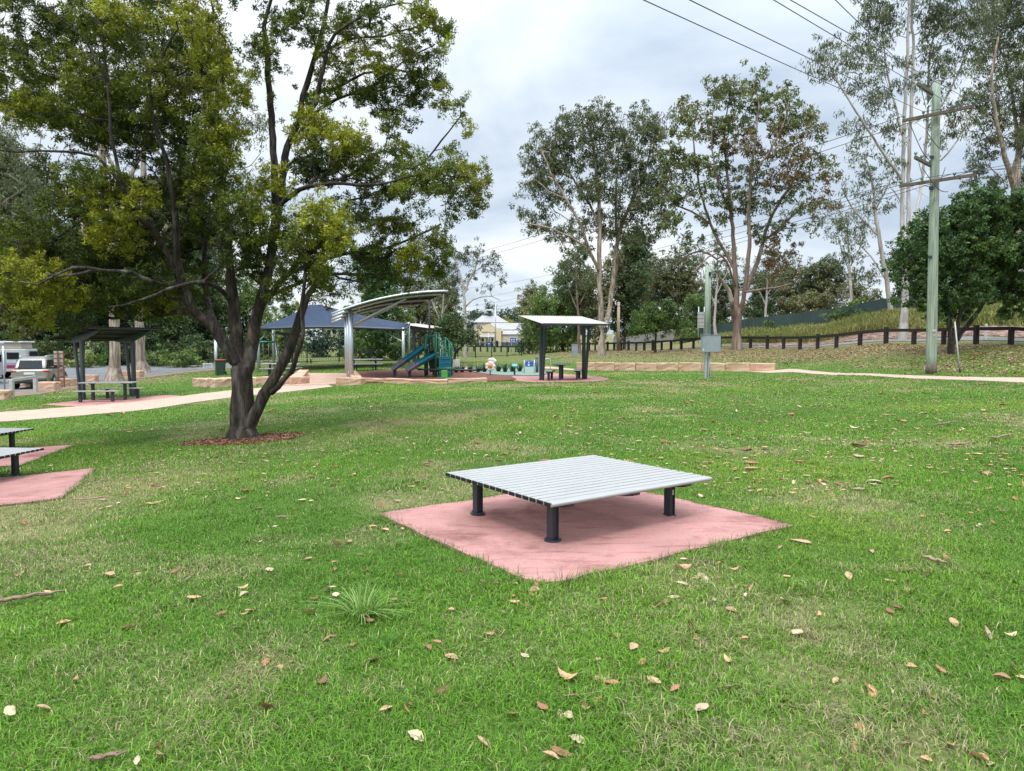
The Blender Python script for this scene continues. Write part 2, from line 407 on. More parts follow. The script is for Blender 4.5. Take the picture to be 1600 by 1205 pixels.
# ---------------------------------------------------------------- ground sheet
TREE = gd(381, 15.0)
def masks(x, y):
    """dryness, mulch, litter at world points"""
    t = x / np.maximum(y, 3)
    px = t * F + 800
    dry = vnoise(x, y, 2.2, 1) * .6 + vnoise(x, y, .8, 2) * .4
    dry = np.clip((dry - .52) * 3.2, 0, .75)
    def spot(cx, cy, rx, ry, a):
        c = gp(cx, cy); rx = rx * c.y / F
        return a * np.exp(-(((x - c.x) / rx) ** 2 + ((y - c.y) / ry) ** 2))
    dry = dry + spot(170, 760, 190, 2.2, .75) + spot(60, 800, 160, 1.5, .5) + spot(430, 1030, 90, .35, .6) + spot(270, 1120, 130, .35, .5) + spot(500, 690, 200, 1.6, .55)
    dry = dry + spot(1150, 970, 200, .5, .1) + spot(620, 640, 150, 2.5, .4) + spot(930, 600, 160, 1.0, .5) + spot(1200, 625, 100, 2, .35) + spot(330, 950, 120, .4, .35)
    m = np.exp(-(((x - TREE.x - .1) / 1.35) ** 2 + ((y - TREE.y + .35) / .85) ** 2) ** 1.5)
    lit = np.clip((y - 40 - 6 * vnoise(x, y, 9, 4)) / 6, 0, 1) * np.clip((px - 830) / 60, 0, 1)
    lit = np.maximum(lit, np.clip((y - 30 - 5 * vnoise(x, y, 5, 4)) / 9, 0, 1) * np.clip((px - 1220) / 120, 0, 1))
    lit = np.maximum(lit, np.clip((y - 41) / 12, 0, 1) * .62)
    left = np.clip((y - 37) / 5, 0, 1) * np.clip((330 - px) / 60, 0, 1)
    return np.clip(dry, 0, 1), np.clip(m, 0, 1), np.clip(np.maximum(lit, left * .8), 0, 1)
def ground():
    ys = np.concatenate([np.linspace(-40, -1, 20), 10 ** np.linspace(math.log10(1.0), math.log10(40), 200) - 1.0 + 0, 10 ** np.linspace(math.log10(39.4), math.log10(900), 150)])
    ys = np.unique(ys); ts = np.linspace(-1.5, 1.5, 300)
    Y, T = np.meshgrid(ys, ts, indexing='ij'); X = T * (np.abs(Y) + 8)
    Z = terrain(X, Y)
    V = np.stack([X, Y, Z], -1).reshape(-1, 3)
    r, c = X.shape; i = np.arange(r * c).reshape(r, c)
    Q = np.stack([i[:-1, :-1], i[:-1, 1:], i[1:, 1:], i[1:, :-1]], -1).reshape(-1, 4)
    d, m, l = masks(X, Y)
    col = np.stack([d, m, l], -1).reshape(-1, 3)
    m_, nt, b = new_mat('lawn'); N, L = nt.nodes, nt.links
    b.inputs['Roughness'].default_value = .95; b.inputs['Specular IOR Level'].default_value = .15
    a = N.new('ShaderNodeAttribute'); a.attribute_name = 'col'; sp = N.new('ShaderNodeSeparateColor'); L.new(a.outputs['Color'], sp.inputs[0])
    tcn = N.new('ShaderNodeTexCoord')
    def noise(s, d=5, r=.6):
        n = N.new('ShaderNodeTexNoise'); n.inputs['Scale'].default_value = s; n.inputs['Detail'].default_value = d; n.inputs['Roughness'].default_value = r
        L.new(tcn.outputs['Object'], n.inputs['Vector']); return n.outputs['Fac']
    def ramp(v, p0, c0, p1, c1):
        r = N.new('ShaderNodeValToRGB'); e = r.color_ramp.elements
        e[0].position = p0; e[0].color = (*c0, 1); e[1].position = p1; e[1].color = (*c1, 1); L.new(v, r.inputs['Fac']); return r.outputs['Color']
    def mix(f, c0, c1):
        n = N.new('ShaderNodeMix'); n.data_type = 'RGBA'
        L.new(f, n.inputs['Factor']); L.new(c0, n.inputs[6]); L.new(c1, n.inputs[7]); return n.outputs[2]
    def thr(v, nz, k=1.6, off=-.8):
        a1 = N.new('ShaderNodeMath'); a1.operation = 'ADD'; L.new(v, a1.inputs[0]); L.new(nz, a1.inputs[1])
        a2 = N.new('ShaderNodeMath'); a2.operation = 'MULTIPLY_ADD'; L.new(a1.outputs[0], a2.inputs[0]); a2.inputs[1].default_value = k; a2.inputs[2].default_value = off * k
        a2.use_clamp = True; return a2.outputs[0]
    fine = noise(26, 6, .7); mid = noise(1.1, 6, .65)
    green = mix(fine, ramp(mid, .3, (.034, .072, .012), .7, (.05, .105, .015)), ramp(mid, .3, (.08, .15, .022), .7, (.105, .18, .03)))
    straw = ramp(noise(14, 6, .7), .3, (.13, .13, .05), .7, (.27, .235, .11))
    c = mix(thr(sp.outputs[0], mid, 1.7, -.85), green, straw)
    lit = ramp(noise(7, 9, .85), .40, (.07, .095, .024), .62, (.27, .21, .105))
    c = mix(thr(sp.outputs[2], noise(2.4, 6, .7), 1.5, -.75), c, lit)
    mul = ramp(noise(18, 6, .75), .35, (.07, .03, .018), .68, (.29, .15, .09))
    c = mix(thr(sp.outputs[1], noise(5, 5, .7), 4, -.9), c, mul)
    L.new(c, b.inputs['Base Color'])
    bp = N.new('ShaderNodeBump'); bp.inputs['Strength'].default_value = .8; bp.inputs['Distance'].default_value = .06
    L.new(noise(9, 6, .7), bp.inputs['Height']); L.new(bp.outputs['Normal'], b.inputs['Normal'])
    o = np_mesh('ground', V, Q, m=m_, col=col, smooth=True); o['kind'] = 'structure'
ground()

# ---------------------------------------------------------------- paths, pads, paving
def pad(name, pts, m, off=.03): return drape(name, [gp(*p) for p in pts], m, off)
M_pad = M['pink']
def round_corner(P, i, r=.25, n=5):
    a, b, c = Vector(P[i - 1][:2]), Vector(P[i][:2]), Vector(P[(i + 1) % len(P)][:2])
    p0 = b + (a - b).normalized() * r; p1 = b + (c - b).normalized() * r
    return [p0.lerp(b, t).lerp(b.lerp(p1, t), t) for t in [k / n for k in range(n + 1)]]
def quad_pad(name, P, m, off, front=None, r=.3):
    out = []
    for i in range(len(P)):
        out += round_corner(P, i, r if i == front else .04, 5 if i == front else 2)
        a, c = Vector(P[i][:2]), Vector(P[(i + 1) % len(P)][:2]); d = (c - a).normalized(); L_ = (c - a).length; nr = Vector((-d.y, d.x)); s = .45
        while s < L_ - .45: out.append(a + d * s + nr * random.uniform(-.022, .022)); s += random.uniform(.12, .3)
    return drape(name, out, m, off, step=.3)
# central pad: left, front, right corners seen, back corner completes the parallelogram
pl, pf, pr = gp(592, 806), gp(843, 922), gp(1241, 825)
pb = pl + pr - pf
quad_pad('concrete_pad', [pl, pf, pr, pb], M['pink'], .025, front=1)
# left pads (each under a platform bench that runs out of the frame)
n1 = gp(150, 732); u1 = Vector((-.86, -.5)); v1 = Vector((-.5, .86))
def left_pad(tip, L1, L2, a):
    ca, sa = math.cos(a), math.sin(a)
    u = Vector((ca, sa)); v = Vector((-sa, ca)); t = Vector(tip[:2])
    P = [t, t + u * L1, t + u * L1 + v * L2, t + v * L2]
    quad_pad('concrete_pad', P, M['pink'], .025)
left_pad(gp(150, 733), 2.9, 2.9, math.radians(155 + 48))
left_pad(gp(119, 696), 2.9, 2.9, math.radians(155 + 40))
# left path: one concrete ribbon from the frame's left to the playground forecourt
drape('path', [gp(*p) for p in [(-60, 668), (0, 660), (130, 650), (250, 638), (345, 624), (440, 614), (520, 605), (508, 599), (430, 605), (340, 613), (250, 624), (150, 634), (0, 645), (-60, 652)]], M['path'], .025)
drape('forecourt', [gp(*p) for p in [(545, 600), (440, 604.5), (478, 593), (480, 584), (545, 584), (560, 596)]], M['paving'], .04)
drape('right_path', smooth_poly([(1150, 579.3), (1210, 579.2), (1300, 583), (1400, 586.5), (1500, 589.8), (1640, 592), (1640, 600), (1500, 594.2), (1400, 590.5), (1300, 586.5), (1220, 582.5)], 3), M['path'], .025)
# shelter pads
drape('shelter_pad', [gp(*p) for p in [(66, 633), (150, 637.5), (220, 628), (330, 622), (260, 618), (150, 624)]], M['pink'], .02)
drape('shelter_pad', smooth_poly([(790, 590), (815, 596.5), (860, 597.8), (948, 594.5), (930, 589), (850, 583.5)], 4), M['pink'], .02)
# softfall mulch and rubber of the playground
drape('playground_mulch', smooth_poly([(556, 585), (560, 597), (640, 598.5), (790, 596), (800, 590), (760, 581), (700, 577), (600, 579)], 3), M['mulch'], .05)
drape('rubber_surface', smooth_poly([(735, 581), (770, 587), (845, 588), (850, 578), (800, 573), (740, 575)], 3), M['rubber'], .07)
drape('garden_edge', smooth_poly([(690, 577), (735, 578), (850, 577), (905, 580.5), (905, 578.5), (850, 574.5), (735, 573.5), (690, 574)], 3), M['path'], .045)
# car park and road on the left, road strip behind the post and rail fence
drape('car_park', [gd(*p) for p in [(-500, 33), (-60, 35), (60, 36.2), (150, 43), (330, 55), (430, 66), (330, 66), (60, 62), (-500, 62)]], M['asphalt'], .03, thick=.2)
drape('road_shoulder', [gd(*p) for p in [(-400, 30.5), (-20, 32.3), (60, 34), (130, 39), (240, 46), (360, 55), (420, 64), (330, 55), (150, 43.4), (60, 36.6), (-60, 35.4), (-500, 33.4)]], M['gravel'], .02)
FENCE = [(1700, 36, 0), (1569, 40, 0), (1440, 44.5, 0), (1311, 50, 0), (1210, 57, 0), (1126, 63, 0), (1060, 69, 0), (957, 84, 0), (890, 98, 0), (825, 112, 0), (700, 130, 0)]
def fence_d(px): return np.interp(px, [f[0] for f in FENCE][::-1], [f[1] for f in FENCE][::-1])
pxs = np.linspace(940, 1750, 20)
drape('side_road', [gd(p, fence_d(p) + 1.5) for p in pxs] + [gd(p, fence_d(p) + 2.8) for p in pxs[::-1]], M['roadgrey'], .04, nog=False)
pxs = np.linspace(1150, 1760, 18)
drape('rock_mulch_bank', [gd(p, fence_d(p) + 3.2) for p in pxs] + [gd(p, fence_d(p) * 1.0 + 7.5) for p in pxs[::-1]], M['rockmulch'], .05, nog=False)
drape('bare_bank', [gd(*p) for p in [(960, 104), (1090, 100), (1110, 122), (960, 128)]], M['path'], .05, nog=False)
# ---------------------------------------------------------------- slatted platform benches
def plane_pt(px, py, z):
    d = ray(px, py); s = (z - CAMZ) / d[2]
    return Vector((d[0] * s, d[1] * s, z))
PH = .415
def make_platform(loc, rz, SX, SY, label):
    """origin on the ground under its centre; slats run along local X"""
    root = empty('platform_bench', loc, rz, label, 'platform bench', 'low slatted platform benches on the lawn')
    n = 17; pitch = SY / n; sw = pitch - .023; th = .034
    b = MB()
    for i in range(n):
        y = -SY / 2 + pitch * (i + .5)
        if i == 0:      # bull-nosed front slat
            prof = [(y - sw / 2 - .01, PH - th), (y + sw / 2, PH - th), (y + sw / 2, PH), (y - sw / 2 + .012, PH)]
            prof += [(y - sw / 2 - .006 + .018 * math.cos(t), PH - .017 + .017 * math.sin(t)) for t in [math.radians(a) for a in (95, 130, 160, 190, 220, 250)]]
        else:
            prof = [(y - sw / 2, PH - th), (y + sw / 2, PH - th), (y + sw / 2, PH - .004), (y + sw / 2 - .005, PH), (y - sw / 2 + .005, PH), (y - sw / 2, PH - .004)]
        b.prism([(-SX / 2, p[0], p[1]) for p in prof], (SX, 0, 0))
    nf = len(b.bm.faces)
    for i in range(n):
        y = -SY / 2 + pitch * (i + .5)
        for sx in (-1, 1):
            b.box((sx * (SX / 2 + .004), y, PH - th / 2 - .001), (.008, sw - .004, th - .004))
            for dy in (-.018, .018): b.box((sx * (SX / 2 + .0095), y + dy, PH - th / 2), (.003, .02, .012))
    b.bm.faces.ensure_lookup_table()
    for f in b.bm.faces[nf:]: f.material_index = 1
    top = b.build('slatted_top', M['alum'], root); top.data.materials.append(M['blackcap'])
    for x in (-SX / 2 + .22, 0, SX / 2 - .30):
        b = MB()
        prof = [(-SY / 2 + .02, PH - th - .003), (SY / 2 - .02, PH - th - .003), (SY / 2 - .03, PH - th - .03), (SY / 2 - .2, PH - th - .06), (-SY / 2 + .2, PH - th - .06), (-SY / 2 + .03, PH - th - .03)]
        b.prism([(x - .045, p[0], p[1]) for p in prof], (.09, 0, 0)); b.build('support_arm', M['dark'], root, bev=.004)
    for k, x in enumerate((-SX / 2 + .22, SX / 2 - .30)):
        for sy in (-1, 1):
            y = sy * (SY / 2 - .26)
            b = MB(); hz = PH - th - .063
            b.box((x - .03, y, .028 + (hz - .028) / 2), (.012, .084, hz - .028)); b.box((x + .03, y, .028 + (hz - .028) / 2), (.012, .084, hz - .028))
            b.box((x, y, .028 + (hz - .028) / 2), (.05, .056, hz - .03))
            lg = b.build('leg', M['dark'], root, bev=.004)
            b = MB(); b.tube([(x, y, .016), (x, y, .028)], .076, 20)
            for a in range(4):
                b.tube([(x + .058 * math.cos(a * 1.571 + .4), y + .062 * math.sin(a * 1.571 + .4), .027), (x + .058 * math.cos(a * 1.571 + .4), y + .062 * math.sin(a * 1.571 + .4), .04)], .009, 6)
            b.build('base_plate', M['dark'], lg, bev=.002)
            if k == 1 and sy == -1:
                s = MB(); s.box((x - .0, y - .0440, PH - .15), (.026, .003, .05)); s.build('sticker', M['greyp'], lg)
    return root
p_l, p_f, p_r = [plane_pt(a, b_, PH) for a, b_ in ((692, 740), (860, 788), (1114, 746))]
ax = (p_r - p_f); ay = (p_l - p_f)
cen = (p_l + p_r) / 2; rz0 = math.atan2(ax.y, ax.x)
SXc = ax.length; SYc = abs(ay.dot(Vector((-ax.y, ax.x, 0)).normalized()))
print('platform', SXc, SYc, math.degrees(rz0), ax.normalized().dot(ay.normalized()), cen)
SXc, SYc = 1.98, 1.72
plat = make_platform((cen.x, cen.y, gz(cen.x, cen.y) + .012), rz0, SXc, SYc, 'low slatted aluminium platform bench standing whole on the pink pad in the open lawn')
for tip_px, lab in (((69, 697.5), 'slatted platform bench cut by the frame, the one on the pink pad nearer the camera'),
                    ((53, 667.5), 'slatted platform bench cut by the frame, the one farther back on its own pink pad')):
    d = 12.0 if tip_px[1] > 680 else 15.6
    for _ in range(8):
        t = gd(tip_px[0], d); q = plane_pt(tip_px[0], tip_px[1], t.z + .03 + PH); d = q.y
    a = math.radians(-5)
    c = Vector((q.x, q.y)) + Vector((-SXc / 2 * math.cos(a) + SYc / 2 * math.sin(a), -SXc / 2 * math.sin(a) - SYc / 2 * math.cos(a)))
    dup(plat, (c.x, c.y, gz(c.x, c.y) + .012), a, lab)

# ---------------------------------------------------------------- picnic shelters, tables, benches
def make_shelter(loc, rz, label, roofmat):
    """local X: along the posts line, local +Y: high side of the skillion roof"""
    root = empty('picnic_shelter', loc, rz, label, 'shelter', 'picnic shelters with skillion roofs')
    for sx in (-1, 1):
        x = sx * 1.08
        b = MB(); b.box((x, .17, 1.28), (.11, .22, 2.56)); pw = b.build('post', M['dark'], root, bev=.008)
        b = MB(); b.box((x, .17, .012), (.2, .3, .02)); b.build('base_plate', M['dark'], pw)
        b = MB(); b.beam((x, -.08, 0), (x, -.42, 2.42), .09, .14, up=(0, 1, 0)); b.build('post', M['dark'], root, bev=.008)
        b = MB()   # tapered rafter following the roof slope
        def rz_(y): return 2.76 + .14 * y
        prof = [(-1.35, rz_(-1.35) - .03), (1.75, rz_(1.75) - .03), (1.75, rz_(1.75) - .09), (.35, rz_(.35) - .30), (-.45, rz_(-.45) - .30), (-1.35, rz_(-1.35) - .08)]
        b.prism([(x - .05, p[0], p[1]) for p in prof], (.1, 0, 0)); b.build('rafter', M['dark'], root, bev=.006)
    for y in (-1.25, -.1, 1.1, 1.8):
        b = MB(); b.box((0, y, 2.76 + .14 * y + .0), (3.05, .06, .06), Matrix.Rotation(math.atan(.14), 3, 'X')); b.build('purlin', M['dark'], root)
    # corrugated sheet
    nx = 150; xs = np.linspace(-1.64, 1.64, nx); ys = np.linspace(-1.6, 1.95, 6)
    X, Y = np.meshgrid(xs, ys, indexing='ij'); Z = 2.80 + .14 * Y + .011 * np.sin(X * 2 * math.pi / .125)
    V = np.stack([X, Y, Z], -1).reshape(-1, 3); V2 = V - np.array([0, 0, .008]); i = np.arange(nx * 6).reshape(nx, 6)
    Q = np.stack([i[:-1, :-1], i[1:, :-1], i[1:, 1:], i[:-1, 1:]], -1).reshape(-1, 4)
    n0 = nx * 6
    def side(idx): return np.stack([idx[:-1], idx[1:], idx[1:] + n0, idx[:-1] + n0], -1)
    Q = np.concatenate([Q, Q[:, ::-1] + n0, side(i[:, 0])[:, ::-1], side(i[:, -1]), side(i[0, :]), side(i[-1, :])[:, ::-1]])
    np_mesh('roof', np.concatenate([V, V2]), Q, m=roofmat, smooth=False, parent=root)
    b = MB(); b.box((0, -1.6, 2.80 - .14 * 1.6 - .03), (3.25, .03, .09)); b.build('fascia', M['dark'], root)
    return root
def make_table(loc, rz, label, L=1.75, W=.78, H=.75, name='picnic_table', cat='picnic table', group='aluminium picnic tables', legs=((-.3, 0), (.3, 0))):
    root = empty(name, loc, rz, label, cat, group)
    n = max(2, int(W / .13)); b = MB()
    for k in range(n):
        y = -W / 2 + W / n * (k + .5); b.box((0, y, H - .02), (L, W / n - .012, .04))
    b.build('table_top' if cat == 'picnic table' else 'seat', M['alum'], root, bev=.004)
    for lx, ly in legs:
        b = MB(); b.box((lx * L, ly, (H - .09) / 2), (.11, .11, H - .09)); b.build('leg', M['dark'], root, bev=.006)
        b = MB(); b.prism([(lx * L - .03, -W / 2 + .03, H - .045), (lx * L - .03, W / 2 - .03, H - .045), (lx * L - .03, W / 2 - .03, H - .06), (lx * L - .03, .12, H - .10), (lx * L - .03, -.12, H - .10), (lx * L - .03, -W / 2 + .03, H - .06)], (.06, 0, 0))
        b.build('bracket', M['dark'], root)
    return root
def bench_at(loc, rz, label):
    return make_table(loc, rz, label, 1.7, .36, .45, 'bench', 'bench', 'aluminium bench seats', ((-.36, 0), (.36, 0)))
def on(c, off=.03): return (c[0], c[1], gz(c[0], c[1]) + off)
def lay(o, lx, ly, rz):
    return Vector((o[0] + lx * math.cos(rz) - ly * math.sin(rz), o[1] + lx * math.sin(rz) + ly * math.cos(rz)))
SR = gd(881, 33.2); aR = math.radians(17)
make_shelter(on(SR, .02), aR, 'dark steel picnic shelter with a pale sloping roof on pink paving beside the playground', M['roofgrey'])
rt = aR + math.radians(90)
c = lay(SR, -.1, .1, aR); make_table(on(c), aR + math.radians(63), 'picnic table in the middle under the pale roofed shelter', 1.7)
c = lay(SR, -.72, -.1, aR); bench_at(on(c), aR + math.radians(63), 'aluminium bench on the playground side of the table under the pale roofed shelter')
c = lay(SR, .72, -.02, aR); bench_at(on(c), aR + math.radians(63), 'aluminium bench by the right post under the pale roofed shelter')
SL = Vector((-17.85, 31.0, 0)); aL = math.radians(-124)
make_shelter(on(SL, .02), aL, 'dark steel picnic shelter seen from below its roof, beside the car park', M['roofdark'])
tl = math.radians(8)
for (px, py, kind) in ((171, 626, 't'), (151, 629, 'b'), (192, 623.5, 'b')):
    c = gp(px, py)
    if kind == 't': make_table(on(c), tl, 'picnic table under the dark shelter beside the car park', 2.1)
    else: bench_at(on(c), tl, 'aluminium bench in front of the table under the car park shelter' if py > 626 else 'aluminium bench behind the table under the car park shelter')
# distant shelters and tables
s3 = gd(665, 62); sh = make_shelter(on(s3, 0), math.radians(60), 'far picnic shelter with a thin pale roof right behind the slide tower', M['roofgrey'])
sh.scale = (1.25, 1.25, 1.12)
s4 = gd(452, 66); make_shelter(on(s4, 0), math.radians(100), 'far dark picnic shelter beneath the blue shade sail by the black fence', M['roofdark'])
for px, d, lab in ((440, 44, 'pale picnic table set seen past the leaning stem of the big tree'), (570, 45, 'pale picnic table set just past the curved canopy posts')):
    g = gd(px, d); t = make_table(on(g, 0), math.radians(5), lab, 2.3, .9, .74)
    for sy in (-1, 1):
        b = MB(); b.box((0, sy * .75, .43), (2.3, .3, .04)); b.build('seat', M['alum'], t, bev=.004)
        for sx in (-.6, .6):
            b = MB(); b.box((sx, sy * .42, .4), (.06, .7, .05)); b.box((sx, sy * .75, .2), (.07, .07, .4)); b.build('seat_support', M['dark'], t)
for px, d, lab in ((475, 62, 'pale grey bench seat on the grass by the black fence beneath the sail'),):
    g = gd(px, d); bench_at(on(g, 0), 0, lab)

# ---------------------------------------------------------------- curved cantilever canopy
def make_canopy():
    base = gd(549, 33.2); root = empty('cantilever_canopy', on(base, 0), 0, 'curved galvanised cantilever canopy over the edge of the playground', 'canopy')
    B = base
    # arch in the plane across the view: three identical frames, one behind the other
    def arc(t): # t 0..1 along the rafter, local x and z
        x = -.85 + 5.4 * t; return x, 3.45 + .33 * x - .037 * x * x + .05
    sh_ = (-2.07, 4.4)     # frame spacing in plan
    for k in range(3):
        ox, oy = sh_[0] * k * .55, sh_[1] * k
        b = MB(); b.tube([(ox, oy, 0), (ox, oy, 3.36)], .115, 16); pst = b.build('post', M['galv'], root)
        b = MB(); b.box((ox, oy, .03), (.4, .4, .03)); b.build('base_plate', M['galv'], pst)
        b = MB(); b.tube([(ox + arc(t)[0], oy, arc(t)[1] - .12) for t in np.linspace(0, .95, 16)], .075, 10); b.build('rafter', M['galv'], root)
        b = MB(); b.tube([(ox + .1, oy, 2.7), (ox + arc(.64)[0], oy, arc(.64)[1] - .2)], .055, 8); b.build('brace', M['galv'], root)
        b = MB(); b.tube([(ox + .1, oy, 3.05), (ox + arc(.25)[0], oy, arc(.25)[1] - .15)], .035, 8); b.build('brace', M['galv'], root)
    ts = np.linspace(.10, 1.0, 24); ys = np.linspace(-.55, 9.4, 10)
    V = []
    for dz in (0, -.03):
        for y in ys:
            for t in ts:
                a = arc(max(t, 0)); V.append((a[0] + (t * 5 if t < 0 else 0) + sh_[0] * y / 4.4 * .55, y, a[1] + dz - .01))
    V = np.array(V); n, r = len(ts), len(ys); i = np.arange(n * r).reshape(r, n); n0 = n * r
    Q = np.stack([i[:-1, :-1], i[:-1, 1:], i[1:, 1:], i[1:, :-1]], -1).reshape(-1, 4)
    def side(idx): return np.stack([idx[:-1], idx[1:], idx[1:] + n0, idx[:-1] + n0], -1)
    Q = np.concatenate([Q, Q[:, ::-1] + n0, side(i[0])[:, ::-1], side(i[-1]), side(i[:, 0]), side(i[:, -1])[:, ::-1]])
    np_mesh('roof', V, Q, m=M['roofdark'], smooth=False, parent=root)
    for t in np.linspace(.16, .98, 7):
        b = MB(); a = arc(t); b.beam((a[0] + .1, -.5, a[1] - .055), (a[0] + sh_[0] * .55 * 2.1, 9.3, a[1] - .055), .06, .06); b.build('purlin', M['dark'], root)
    b = MB(); b.tube([(arc(t)[0] + .1, -.57, arc(t)[1] - .03) for t in np.linspace(0, 1, 18)], .05, 8); b.build('edge_tube', M['galv'], root)
make_canopy()

# ---------------------------------------------------------------- blue shade sail
def make_sail():
    d = 49.; P = {}
    root = empty('shade_sail', on(gd(515, 52), 0), 0, 'large blue grey pyramid shade sail on four steel posts', 'shade sail')
    o = Vector(root.location)
    # corners: front left, front right, back right, back left
    c = [at(402, 514, 48.5) - o, at(632, 515, 48) - o, at(640, 506, 58) - o, at(425, 506, 58) - o]
    ap = [at(484, 476, 53) - o, at(500, 476, 53) - o]
    bm = bmesh.new()
    n = 10
    def patch(A, B, C, D):   # A-B eave edge, D-C ridge edge, with sag
        g = [[None] * (n + 1) for _ in range(n + 1)]
        for i in range(n + 1):
            for j in range(n + 1):
                u, v = i / n, j / n
                p = A.lerp(B, u).lerp(D.lerp(C, u), v)
                p.z -= .13 * math.sin(math.pi * v)
                if v < .999: p.z += .16 * math.sin(math.pi * u) * (1 - v) ** 2
                g[i][j] = bm.verts.new(p)
        for i in range(n):
            for j in range(n):
                f = bm.faces.new((g[i][j], g[i + 1][j], g[i + 1][j + 1], g[i][j + 1])); f.smooth = True
    patch(c[0], c[1], ap[1], ap[0]); patch(c[1], c[2], ap[1], ap[1] + Vector((0, .01, 0))); patch(c[2], c[3], ap[0], ap[1]); patch(c[3], c[0], ap[0], ap[0] + Vector((0, .01, 0)))
    bmesh.ops.remove_doubles(bm, verts=bm.verts, dist=.004)
    bmesh.ops.recalc_face_normals(bm, faces=bm.faces)
    me = bpy.data.meshes.new('canopy'); bm.to_mesh(me); bm.free(); me.materials.append(M['sail'])
    s = bpy.data.objects.new('canopy', me); COL.objects.link(s); s.parent = root
    so_ = s.modifiers.new('solid', 'SOLIDIFY'); so_.thickness = .03
    # dark hem band hanging below the front eave
    b = MB(); b.tube([c[0].lerp(c[1], t) + Vector((0, -.03, -.02 + .16 * math.sin(math.pi * t))) for t in np.linspace(0, 1, 12)], .11, 6); b.build('hem', M['dark'], root)
    b = MB(); b.tube([c[1].lerp(c[2], t) for t in np.linspace(0, 1, 5)], .07, 6); b.build('hem', M['dark'], root)
    for q in c + []:
        g = gz(o.x + q.x, o.y + q.y) - o.z
        b = MB(); b.tube([(q.x * .985, q.y, g), (q.x * .985, q.y, q.z + .12)], .1, 12); b.build('post', M['galv'], root)
        apx = ap[0] if q.x < 0 else ap[1]
        b = MB(); st = Vector((q.x, q.y, q.z)); b.tube([st + Vector((0, 0, -.9)), st.lerp(apx, .28) + Vector((0, 0, -.45))], .05, 8); b.build('brace', M['galv'], root)
        b = MB(); b.tube([st + Vector((0, 0, -.1)), st.lerp(apx, .5) + Vector((0, 0, -.5)), apx + Vector((0, 0, -.25))], .06, 8); b.build('rafter', M['galv'], root)
make_sail()
g_ = gd(338, 47); po = empty('steel_post', g_, 0, 'plain grey steel post beside the red lidded bin', 'post')
b = MB(); b.tube([(0, 0, 0), (0, 0, 2.3)], .1, 12); b.build('post', M['galv'], po)
b = MB(); b.tube([(0, 0, 2.3), (0, 0, 2.34)], .115, 12); b.build('cap', M['galv'], po)

# ---------------------------------------------------------------- sandstone blocks
def block_mesh(L, D, H, seed):
    r = random.Random(seed); b = MB(); b.box((0, 0, H / 2), (L, D, H))
    bmesh.ops.subdivide_edges(b.bm, edges=b.bm.edges, cuts=3, use_grid_fill=True)
    for v in b.bm.verts:
        v.co += Vector((r.uniform(-1, 1), r.uniform(-1, 1), r.uniform(-1, 1) if v.co.z > .01 else 0)) * .018
    return b
def wall_run(pts, H, D, n_each, label, name='block_wall', cat='stone wall', gap=.012):
    """pts: ground points the front face follows; separate sawn blocks laid end to end"""
    o = pts[0]; root = empty(name, (o.x, o.y, gz(o.x, o.y)), 0, label, cat)
    k = 0
    for a, b_ in zip(pts, pts[1:]):
        d = Vector((b_.x - a.x, b_.y - a.y, 0)); Ltot = d.length; d.normalize(); nrm = Vector((-d.y, d.x, 0))
        n = max(1, round(Ltot / n_each)); l = Ltot / n
        for i in range(n):
            c = Vector((a.x, a.y, 0)) + d * (l * (i + .5)) + nrm * D / 2
            g = min(gz(c.x - nrm.x * D / 2, c.y - nrm.y * D / 2), gz(c.x, c.y)) - .05
            bl = block_mesh(l - gap, D, H + .05 + random.uniform(-.02, .02), k).build('stone_block', M['stone'], root, bev=.025)
            bl.location = (c.x - o.x, c.y - o.y, g - root.location.z); bl.rotation_euler = (0, 0, math.atan2(d.y, d.x)); k += 1
    return root
wall_run([gp(901, 578.6), gp(960, 579.5), gp(1060, 579.6), gp(1211, 579.5)], .47, .5, 1.25, 'long low retaining wall of sawn sandstone blocks below the leafy bank')
wall_run([gp(560, 598), gp(640, 600), gp(700, 599.3), gp(762, 597.5)], .2, .3, 1.5, 'low curved sandstone edging around the red playground mulch', 'stone_edging', 'stone edging')
wall_run([gp(300, 604), gp(336, 606.5)], .42, .8, 1.1, 'squat pale sandstone seat wall at the near end beside the path', 'seat_wall', 'seat wall')
wall_run([gp(340, 602.5), gp(400, 602), gp(472, 601.5), gp(482, 587)], .38, .55, 1.25, 'long sandstone seat wall beside the brown forecourt, behind the big tree trunk', 'seat_wall', 'seat wall')
wall_run([gp(524, 603), gp(564, 601.5)], .3, .45, 1.25, 'short sandstone block wall at the foot of the canopy posts', 'seat_wall', 'seat wall')
wall_run([gp(566, 600.5), gp(556, 588)], .32, .45, 1.25, 'sandstone block edge running back from the canopy posts', 'seat_wall', 'seat wall')
for px, py, L_, lab in ((75, 610, 1.05, 'weathered sandstone boulder block beside the silver car'), (-1, 625, .9, 'sandstone boulder block cut by the frame near the barrier rail'),
                        (138, 597, 1.0, 'sandstone block between the dark shelter and the thick gum trunk'), (207, 590, 1.25, 'flat sandstone block in front of the second gum trunk'),
                        (44, 605, .7, 'small pinkish rock under the rear of the silver car'), (106, 604, .8, 'sandstone block beside the brown sign posts')):
    g = gp(px, py); bl = block_mesh(L_, .6, .48 if L_ > .75 else .25, int(px) + 9).build('boulder', M['stone'], bev=.05)
    bl.location = (g.x, g.y, g.z - .04); bl.rotation_euler = (0, 0, random.uniform(-.3, .3)); tag(bl, lab, 'stone block', 'car park edge stones')

